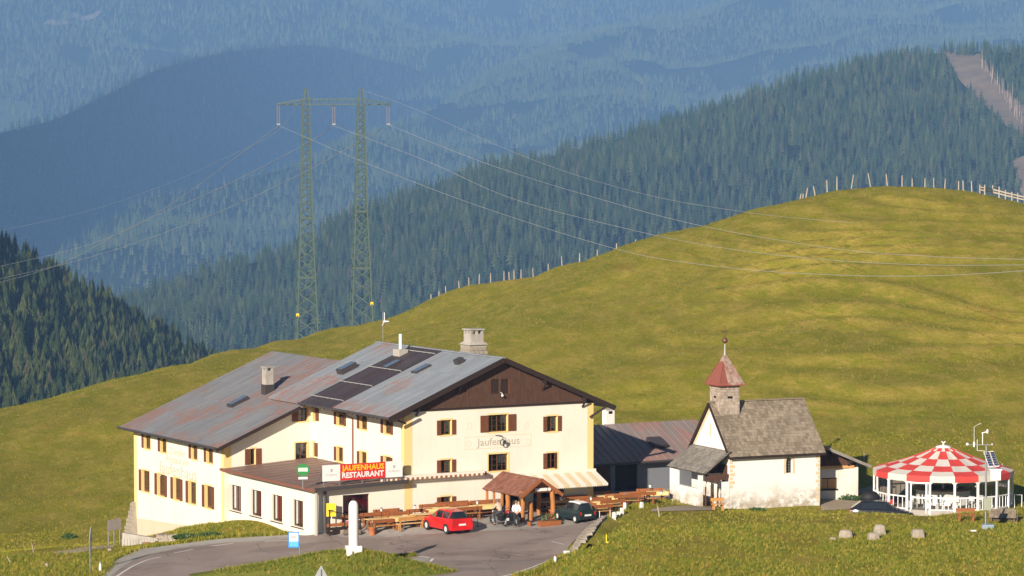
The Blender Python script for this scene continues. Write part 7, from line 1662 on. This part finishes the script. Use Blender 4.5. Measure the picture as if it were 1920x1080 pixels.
m = MB(); m.tube([(0, 0, .2), (1.1, .1, .2)], [.2, .18], 9); g = ground(645, 1004); m.build("log", M_trunk, None, tuple(g), R(8), label="thick brown log lying beside the grey boulder at the roadside", cat="log")
# chapel bench, lawn bench
def simple_bench(px, py, rz, L, label, mt):
    g = ground(px, py); o = empty("park_bench", tuple(g), rz, label, "bench")
    m = MB(); m.box(-L / 2, L / 2, -.25, .1, .42, .47); m.build("seat", mt, o); m = MB(); m.box(-L / 2, L / 2, .13, .17, .62, .84); m.build("backrest", mt, o)
    for x in (-L / 2 + .12, L / 2 - .2): m = MB(); m.box(x, x + .09, -.22, -.12, -.1, .42); m.hexa([(x, .02, -.1), (x + .09, .02, -.1), (x + .09, .12, -.1), (x, .12, -.1), (x, .14, .84), (x + .09, .14, .84), (x + .09, .2, .84), (x, .2, .84)]); m.build("leg", mt, o)
simple_bench(1346, 957, R(14), .95, "small reddish wooden bench in front of the chapel porch", M_pineb); simple_bench(1811, 977, R(4), 1.25, "dark wooden bench on the grass in front of the pavilion", M_browno)
# rocks
def rock(px, py, w, h, label, seed, par=None, raise_=0.0, box=.5):
    rs = random.Random(seed); g = ground(px, py); k = g[1] / F; w_ = w * k; h_ = h * k; me = bpy.data.meshes.new("boulder"); bm_ = MB(); N_ = 12; prof = []
    vs = []; fs = []
    for i in range(8):
        f = i / 7; ang_ = f * math.pi / 2
        for j in range(N_):
            a = 2 * math.pi * j / N_; c, s_ = math.cos(a), math.sin(a); sq = (abs(c) ** (2 / (2 + box * 4)) * (1 if c > 0 else -1), abs(s_) ** (2 / (2 + box * 4)) * (1 if s_ > 0 else -1)); r_ = math.cos(ang_) ** (.35) * rs.uniform(.92, 1.06)
            vs.append((w_ / 2 * sq[0] * r_, w_ * .4 * sq[1] * r_, h_ * math.sin(ang_) ** .8 * rs.uniform(.95, 1.02) - (.1 if i == 0 else 0)))
    for i in range(7):
        for j in range(N_): fs.append((i * N_ + j, i * N_ + (j + 1) % N_, (i + 1) * N_ + (j + 1) % N_, (i + 1) * N_ + j))
    bm_.add(vs, fs, 0, False); bm_.build("boulder", M_stone, None, (g[0], g[1], g[2] + raise_), rs.uniform(-.3, .3), label=label, cat="boulder")
rock(1586, 1008, 27, 15, "rounded grey boulder on the lawn, leftmost big one", 1); rock(1562, 1012, 13, 5, "smallest flat grey stone at the left end of the boulder row", 2); rock(1638, 1011, 22, 13, "low grey block in front of the upright block on the lawn", 3, box=1); rock(1649, 1004, 23, 21, "tall upright square stone block on the lawn", 4, box=1.2); rock(1721, 1007, 25, 15, "squarish grey stone block standing alone below the pavilion", 5, box=1)
rock(1866, 1057, 6, 3, "tiny white stone in the lawn at lower right", 6); rock(88, 1062, 7, 6, "tiny white stone in the green bank at lower left", 7); rock(206, 1032, 9, 4, "pale flat stone below the signboard", 8)
# weather station
WSY = ground(1848, 991)[1]; g = ground(1848, 991); k = g[1] / F; Z = lambda py: at(1848, py, g[1])[2] - g[2]; X = lambda px: (px - 1848) * k
o = empty("weather_station", tuple(g), 0, "weather station mast with solar panel, white box and anemometers", "weather station")
m = MB(); m.tube([(0, 0, -.3), (0, 0, Z(836))], .065, 8); m.build("mast", M_steel, o); m = MB(); m.beam((X(1811), 0, Z(834)), (X(1860), 0, Z(834)), .05); m.build("crossarm", M_steel, o)
def panel(x, name):
    m = MB(); a = Vector((X(x[0]), -.35, Z(x[1]))); b = Vector((X(x[2]), -.35, Z(x[3]))); c = Vector((X(x[4]), .05, Z(x[5]))); d = Vector((X(x[6]), .05, Z(x[7]))); return a, b, c, d
for (bl, br, tr3, tl3) in (((1851, 874), (1860, 873.5), (1853, 846.5), (1843.5, 847.5)), ((1861.5, 873.3), (1871, 873), (1862.5, 846), (1854.5, 846.4))):
    a, b, c, d = [Vector((X(p[0]), y, Z(p[1]))) for p, y in ((bl, -.45), (br, -.45), (tr3, .1), (tl3, .1))]; m = MB(); n = (b - a).cross(d - a).normalized() * .03; m.hexa([tuple(q - n) for q in (a, b, c, d)] + [tuple(q) for q in (a, b, c, d)]); fr_ = m.build("solar_panel", M_wmetal, o)
    m = MB(); n2 = (b - a).cross(d - a).normalized(); n2 = n2 if n2.y < 0 else -n2
    for i in range(3):
        for j in range(6):
            q = lambda u, v_: tuple(a * (1 - u) * (1 - v_) + b * u * (1 - v_) + c * u * v_ + d * (1 - u) * v_ + n2 * .036); m.add([q(.06 + i * .3, .04 + j * .155), q(.06 + i * .3 + .27, .04 + j * .155), q(.06 + i * .3 + .27, .04 + j * .155 + .14), q(.06 + i * .3, .04 + j * .155 + .14)], [(0, 1, 2, 3)])
    m.build("solar_cell", plain("solar_cell", (.012, .02, .07), .15, .2, bump=0, spec=.8), fr_, kind='stuff')
bx_ = MB(); bx_.box(X(1856), X(1875), -.2, .2, Z(900), Z(882)); sb_ = bx_.build("instrument_shelter", M_wmetal, o)
m = MB()
for i in range(6): z = Z(899) + (Z(883) - Z(899)) * i / 6; m.hexa([(X(1856.5), -.23, z), (X(1874.5), -.23, z), (X(1874.5), -.2, z + .02), (X(1856.5), -.2, z + .02), (X(1856.5), -.21, z + .05), (X(1874.5), -.21, z + .05), (X(1874.5), -.2, z + .06), (X(1856.5), -.2, z + .06)])
m.build("louvre", M_wmetal, sb_, kind='stuff'); m = MB(); m.box(X(1854), X(1877), -.26, .26, Z(881.5), Z(879)); m.build("shelter_roof", M_wmetal, sb_)
m = MB(); m.box(X(1843), X(1857), -.22, .0, Z(956), Z(933)); m.build("cabinet", plain("grey_green_box", (.28, .30, .22), .6), o)
m = MB(); m.box(-.25, .5, -.3, .3, -.15, .28); m.build("base_block", plain("blue_grey_block", (.25, .31, .37), .7), o)
m = MB(); m.tube([(X(1841), 0, Z(834)), (X(1841), 0, Z(812))], .03, 6); m.beam((X(1839), 0, Z(812)), (X(1850), 0, Z(809)), .05); m.ball((X(1850), 0, Z(809)), .12, 8, sq=(.6, .6, 1.3)); m.build("wind_sensor", M_wmetal, o)
m = MB(); m.tube([(X(1825), 0, Z(837)), (X(1825), 0, Z(800))], .015, 5); m.beam((X(1825), 0, Z(800)), (X(1838), 0, Z(793)), .015); m.tube([(X(1825), 0, Z(838)), (X(1825), 0, Z(828))], .06, 6); m.build("rod_antenna", M_wmetal, o)
m = MB(); m.tube([(X(1831), 0, Z(845)), (X(1831), 0, Z(824))], .02, 5); m.beam((X(1831), 0, Z(845)), (X(1845), 0, Z(845)), .02); m.build("thin_rod", M_wmetal, o); m = MB(); m.ball((X(1812.5), 0, Z(833)), .1, 8); m.ball((X(1859), 0, Z(833)), .05, 8); m.build("radiation_sensor", M_wmetal, o)
g = ground(1825, 996); m = MB(); m.box(-.2, .2, -.1, .1, 0, .08); m.build("white_plate", M_wmetal, None, tuple(g), .2, label="small white plate lying in the grass left of the weather mast", cat="plate")
# log trough with shingle roof
g = ground(1888, 977); o = empty("roofed_log_trough", tuple(g), R(-12), "small log trough under a shingled lean-to roof right of the weather mast", "trough")
shingles("trough_roof", o, (-1.15, -.5, .28), (1, 0, 0), (0, .85, .5), 1.75, .95, M_shing, .2, .2, M_beam, seed=77)
m = MB(); m.tube([(-1.0, 0, .2), (.7, 0, .2)], [.24, .26], 10); m.build("log", M_trunk, o); m = MB(); m.T = Matrix.Translation((.72, 0, .2)) @ Matrix.Rotation(R(90), 4, 'Y'); m.lathe([(.0001, 0), (.16, .0), (.16, .02), (.0001, .02)], 12); m.build("log_hollow", M_dark, o)
for x in (-1.0, .5): m = MB(); m.beam((x, .3, -.1), (x, .3, .78), .08); m.beam((x, -.42, -.1), (x, -.42, .3), .07); m.build("support_post", M_trunk, o)
# pavilion contents
def stool_chair(loc, rz, label):
    o = empty("garden_chair", loc, rz, label, "chair", "white chairs in the pavilion"); m = MB(); m.box(-.22, .22, -.22, .22, .42, .45); m.build("seat", M_wmetal, o)
    m = MB(); m.box(-.22, .22, .2, .23, .5, .85); m.build("backrest", M_wmetal, o)
    for x in (-.2, .2):
        for y in (-.2, .2): m = MB(); m.beam((x, y, 0), (x, y, .42 if y < 0 else .85), .035); m.build("leg", M_wmetal, o)
k = 0
for a, r_ in ((-2.3, 3.7), (-2.0, 3.6), (-1.75, 3.8), (-1.45, 3.6), (-1.2, 3.8), (-.95, 3.6), (-.7, 3.7), (-.45, 3.8)):
    names = ["left of the door", "just behind the door", "right of the door", "left of the centre front post", "right of the centre front post", "behind the dark lawn bench", "left of the weather mast", "right of the weather mast"]
    stool_chair((TC[0] + r_ * math.cos(a), TC[1] + r_ * math.sin(a), TC[2] + .1), a + random.uniform(-1, 1), "white garden chair inside the pavilion " + names[k]); k += 1
o = empty("bar_counter", tuple(TC), 0, "round wooden bar counter in the middle of the pavilion", "bar counter")
m = MB(); m.lathe([(1.9, .1), (1.9, 1.08), (1.7, 1.08), (1.7, .1)], 24, smooth=False); m.build("counter_front", M_white, o); m = MB(); m.lathe([(1.55, 1.09), (2.1, 1.09), (2.1, 1.15), (1.55, 1.15), (1.55, 1.09)], 24, smooth=False); m.build("counter_top", M_browno, o)
m = MB(); m.tube([(0, 0, .1), (0, 0, 3.95)], .09, 8); m.build("centre_pole", M_wmetal, o)
for a, lb in ((-1.15, "round white lamp hanging in the pavilion right of centre"), (-.62, "round white lamp hanging in the pavilion behind the weather mast"), (-1.5, "round white lamp hanging in the pavilion near the centre post")):
    o = empty("hanging_lamp", (TC[0] + 4.2 * math.cos(a), TC[1] + 4.2 * math.sin(a), TC[2] + 1.72), 0, lb, "lamp"); m = MB(); m.ball((0, 0, 0), .12, 10); m.build("globe", M_lampg, o); m = MB(); m.tube([(0, 0, .1), (0, 0, .7)], .01, 4); m.build("cord", M_black, o)
g = TC + np.array([-4.0, -2.2, .1]); m = MB(); m.box(-.22, .22, -.2, .2, 0, .5); m.build("red_crate", M_red, None, tuple(g), 0, label="red crate inside the pavilion near its left posts", cat="crate")
g = ground(1909, 952); o = empty("tubular_gate", tuple(g), 0, "white tubular goal-like frame right of the pavilion", "frame"); m = MB()
m.tube([(-.25, 0, -.1), (-.25, 0, .9), (.25, 0, .9), (.25, 0, -.1)], .035, 6); m.build("tube", M_wmetal, o)
# plain black round shape; what it is stays unknown
gk = at(1631, 952, 206.5); gk = (gk[0], gk[1], gz(gk[0], gk[1]) + .1); o = empty("dark_round_shape", gk, 0, "large black round shape behind the black car", "covered object")
M_blackshape = plain("matt_black", (.006, .006, .007), .7, .2); m = MB(); m.ball((0, 0, 1.25), .68, 16, sq=(1, .8, .74)); m.build("dark_dome", M_blackshape, o); m = MB(); m.lathe([(.45, 0), (.3, .7)], 10); m.build("base", M_blackshape, o)
# mast with little wind turbine behind the roof
p = at(718, 640, 240); pt_ = at(718, 584, 240); zg = gz(p[0], p[1]); o = empty("antenna_mast", (p[0], p[1], zg), 0, "thin antenna mast with small white wind turbine behind the inn roof", "antenna mast")
m = MB(); m.tube([(0, 0, 0), (0, 0, pt_[2] - zg)], [.05, .025], 6); m.build("mast", M_steel, o); zz = at(722, 603, 240)[2] - zg
m = MB(); m.tube([(.05, 0, zz), (.5, 0, zz + .02)], [.1, .04], 7); m.build("turbine_body", M_wmetal, o)
m = MB(); m.beam((.12, -.05, zz), (.12, -.05, zz + .75), .05, .02); m.beam((.12, -.05, zz), (-.05, -.35, zz - .3), .05, .02); m.beam((.12, -.05, zz), (.3, .3, zz - .3), .05, .02); m.build("turbine_blade", M_wmetal, o)
g = ground(672, 611); m = MB(); m.box(-1.6, 1.6, -.6, .6, -.3, .25)
# ------------------------------------------------------------------ grass tufts
def tuft_mesh(seed, n=9, mat=None, spread=.5, hh=1.0):
    rs = random.Random(seed); m = MB()
    for i in range(n):
        a = rs.uniform(0, 6.28); r_ = rs.uniform(0, spread); x, y = r_ * math.cos(a), r_ * math.sin(a); b = rs.uniform(0, 6.28); w_ = rs.uniform(.05, .1); h_ = hh * rs.uniform(.5, 1.1); l = rs.uniform(.1, .5)
        m.add([(x - w_ * math.cos(b), y - w_ * math.sin(b), -.1), (x + w_ * math.cos(b), y + w_ * math.sin(b), -.1), (x + l * math.sin(b), y - l * math.cos(b), h_)], [(0, 1, 2)])
    return m.mesh("grass_tuft_source", mat)
def tuft_mat(name, stops):
    t = NT(name); t.col(t.ramp(t.random(), stops)); t.rough(.8); t.b.inputs['Specular IOR Level'].default_value = .1; return t.m
M_tuft = tuft_mat("grass_blades", [(0, (.15, .165, .016)), (.4, (.23, .225, .02)), (.7, (.32, .28, .032)), (1, (.46, .36, .08))])
M_tuftg = tuft_mat("green_grass_blades", [(0, (.10, .14, .014)), (.4, (.16, .19, .018)), (.75, (.27, .25, .03)), (1, (.42, .32, .07))])
M_tufth = tuft_mat("hill_grass_blades", [(0, (.09, .12, .012)), (.4, (.17, .19, .016)), (.75, (.27, .25, .022)), (1, (.42, .33, .06))])
th = [tuft_mesh(20 + i, 9, M_tufth) for i in range(3)]
tf = [tuft_mesh(i, 9, M_tuft) for i in range(3)]; tg = [tuft_mesh(10 + i, 10, M_tuftg) for i in range(3)]
def mesh_xy_in(x, y, poly): return poly_in(x, y, poly)
foot = [Bw(-6.6, -.2), Bw(15.1, -.2), Bw(15.1, 17.8), Bw(12, 30.5), Bw(-7.2, 30.5), Bw(-7.2, 14)]
foot = [(p[0], p[1]) for p in foot]
px_, py_ = None, None
def blocked(px, py, x, y):
    b = poly_in(x, y, foot)
    road_poly = ROAD_UP + [(p[0], p[1] - 6) for p in ROAD_LO[::-1]]
    rp_ = [(150, 1110), (196, 1083), (222, 1058), (262, 1036), (330, 1021), (420, 1010), (540, 1003), (600, 994), (700, 972), (800, 960), (1000, 945), (1112, 940), (1100, 930), (1200, 905), (1300, 900), (1345, 903), (1345, 945), (1262, 940), (1190, 952), (1110, 985), (1090, 1005), (1072, 1026), (1042, 1052), (1000, 1074), (940, 1098), (800, 1160), (200, 1160)]
    b |= poly_in(px, py, rp_) & (y < 214)
    b |= ((x - TC[0]) ** 2 + (y - TC[1]) ** 2 < 27) | (poly_in(px, py, [(1538, 930), (1612, 915), (1700, 885), (1740, 905), (1690, 930), (1640, 952), (1540, 958)]) & (y < 225))
    Bx = (x - K0[0]) * math.cos(RZC) + (y - K0[1]) * math.sin(RZC); By = -(x - K0[0]) * math.sin(RZC) + (y - K0[1]) * math.cos(RZC); b |= (Bx > -2.1) & (Bx < 10.8) & (By > -.1) & (By < 10)
    Ax = (x - A0[0]) * math.cos(RZA) + (y - A0[1]) * math.sin(RZA); Ay = -(x - A0[0]) * math.sin(RZA) + (y - A0[1]) * math.cos(RZA); b |= (Ax > -1) & (Ax < 16) & (Ay > -.5) & (Ay < 8.5)
    b |= poly_in(px, py, [(1216, 954), (1260, 948), (1345, 948), (1345, 960), (1260, 961), (1220, 962)])
    return b
def meadow_points(n, y0, y1, dens_fn=None):
    Y = RNG.uniform(y0 ** .5, y1 ** .5, n) ** 2; a = RNG.uniform(-.2, .2, n); x = a * Y; z = G(x, Y); P = np.stack([x, Y, z], 1); px, py = proj(P)
    m = (px > -160) & (px < 2080) & (py < 1100) & ~blocked(px, py, x, Y)
    # leave out what the crest hides
    cp = np.interp(px, [c[0] for c in CREST], [c[1] for c in CREST]); cy = np.interp(px, [c[0] for c in CREST], [c[2] for c in CREST]); m &= (Y < cy + 3)
    if dens_fn is not None: m &= dens_fn(x, Y, px, py)
    return P[m]
cl = lambda x, y, px, py: (vnoise(x / 4, y / 5, 91) + .6 * vnoise(x / 1.3, y / 1.6, 92) + RNG.uniform(-.7, .7, len(x))) > -.05
Pn = meadow_points(95000, 168, 232, cl); scatter("near_grass", Pn, RNG.uniform(.07, .17, len(Pn)), tf, "tufted meadow grass around the inn")
gp = lambda x, y, px, py: ((vnoise(x / 3, y / 3, 95) + RNG.uniform(-.4, .4, len(x)) > .08) & (((px < 215) & (py > 1038)) | ((px > 1050) & (py > 985)) | ((px > 330) & (px < 600) & (py > 978))))
Pg = meadow_points(160000, 168, 214, gp); scatter("green_grass", Pg, RNG.uniform(.10, .26, len(Pg)), tg, "greener lush grass on the banks in the foreground")
Pf = meadow_points(150000, 228, 425, cl); scatter("hill_grass", Pf, RNG.uniform(.08, .17, len(Pf)), th, "dry tufted grass on the hill meadow")
# tufts on the island mound
M_I = []
for i in range(2600):
    j = random.randrange(1, IS.shape[0] - 1); k_ = random.randrange(1, IS.shape[1] - 1); M_I.append((IS[j, k_, 0], IS[j, k_, 1], IZ[j, k_]))
for i in range(2200):
    q = random.random() ** .6 * 3.6; a = random.uniform(0, 6.28); kx = 1.75 if math.cos(a) > 0 else 2.4; kx = abs(math.cos(a)) * kx + (1 - abs(math.cos(a))); z = np.interp(q, [p[0] for p in prof_m], [p[1] for p in prof_m]) if 'prof_m' in globals() else np.interp(q, [0.02, .7, 1.3, 2.1, 3.2, 4.2], [gzp + .06, gzp + .03, gzp - .22, gzp - .62, gzp - 1.05, gzp - 1.45])
    X_, Y_ = PB[0] + q * kx * math.cos(a), PB[1] + q * (.9 if math.sin(a) > 0 else .40) * math.sin(a)
    M_I.append((X_, Y_, float(z)))
M_I = np.array(M_I); scatter("island_grass", M_I, RNG.uniform(.1, .24, len(M_I)), tg, "short green grass on the traffic island")

# taller weeds and straw along the broken road verges
def along(pts, n, spread, side):
    P = smooth2(resample([ground(*p) for p in pts], 200), 3); d = np.gradient(P, axis=0); d /= np.linalg.norm(d, axis=1)[:, None]; k = RNG.integers(0, 200, n); o_ = np.abs(RNG.normal(0, spread, n)) * side
    x = P[k, 0] - d[k, 1] * o_ + RNG.normal(0, .1, n); y = P[k, 1] + d[k, 0] * o_ + RNG.normal(0, .1, n); return np.stack([x, y, G(x, y)], 1)
VP = np.concatenate([along([(188, 1083), (214, 1051), (262, 1030), (330, 1021), (420, 1010), (540, 1003)], 700, .35, 1), along([(960, 1080), (1000, 1073), (1042, 1052), (1062, 1042)], 500, .3, -1), along([(1112, 986), (1130, 975), (1180, 952), (1240, 941), (1330, 946)], 500, .4, -1)])
scatter("verge_grass", VP, RNG.uniform(.14, .34, len(VP)), tf + tg, "straggling weeds and straw along the road verges")
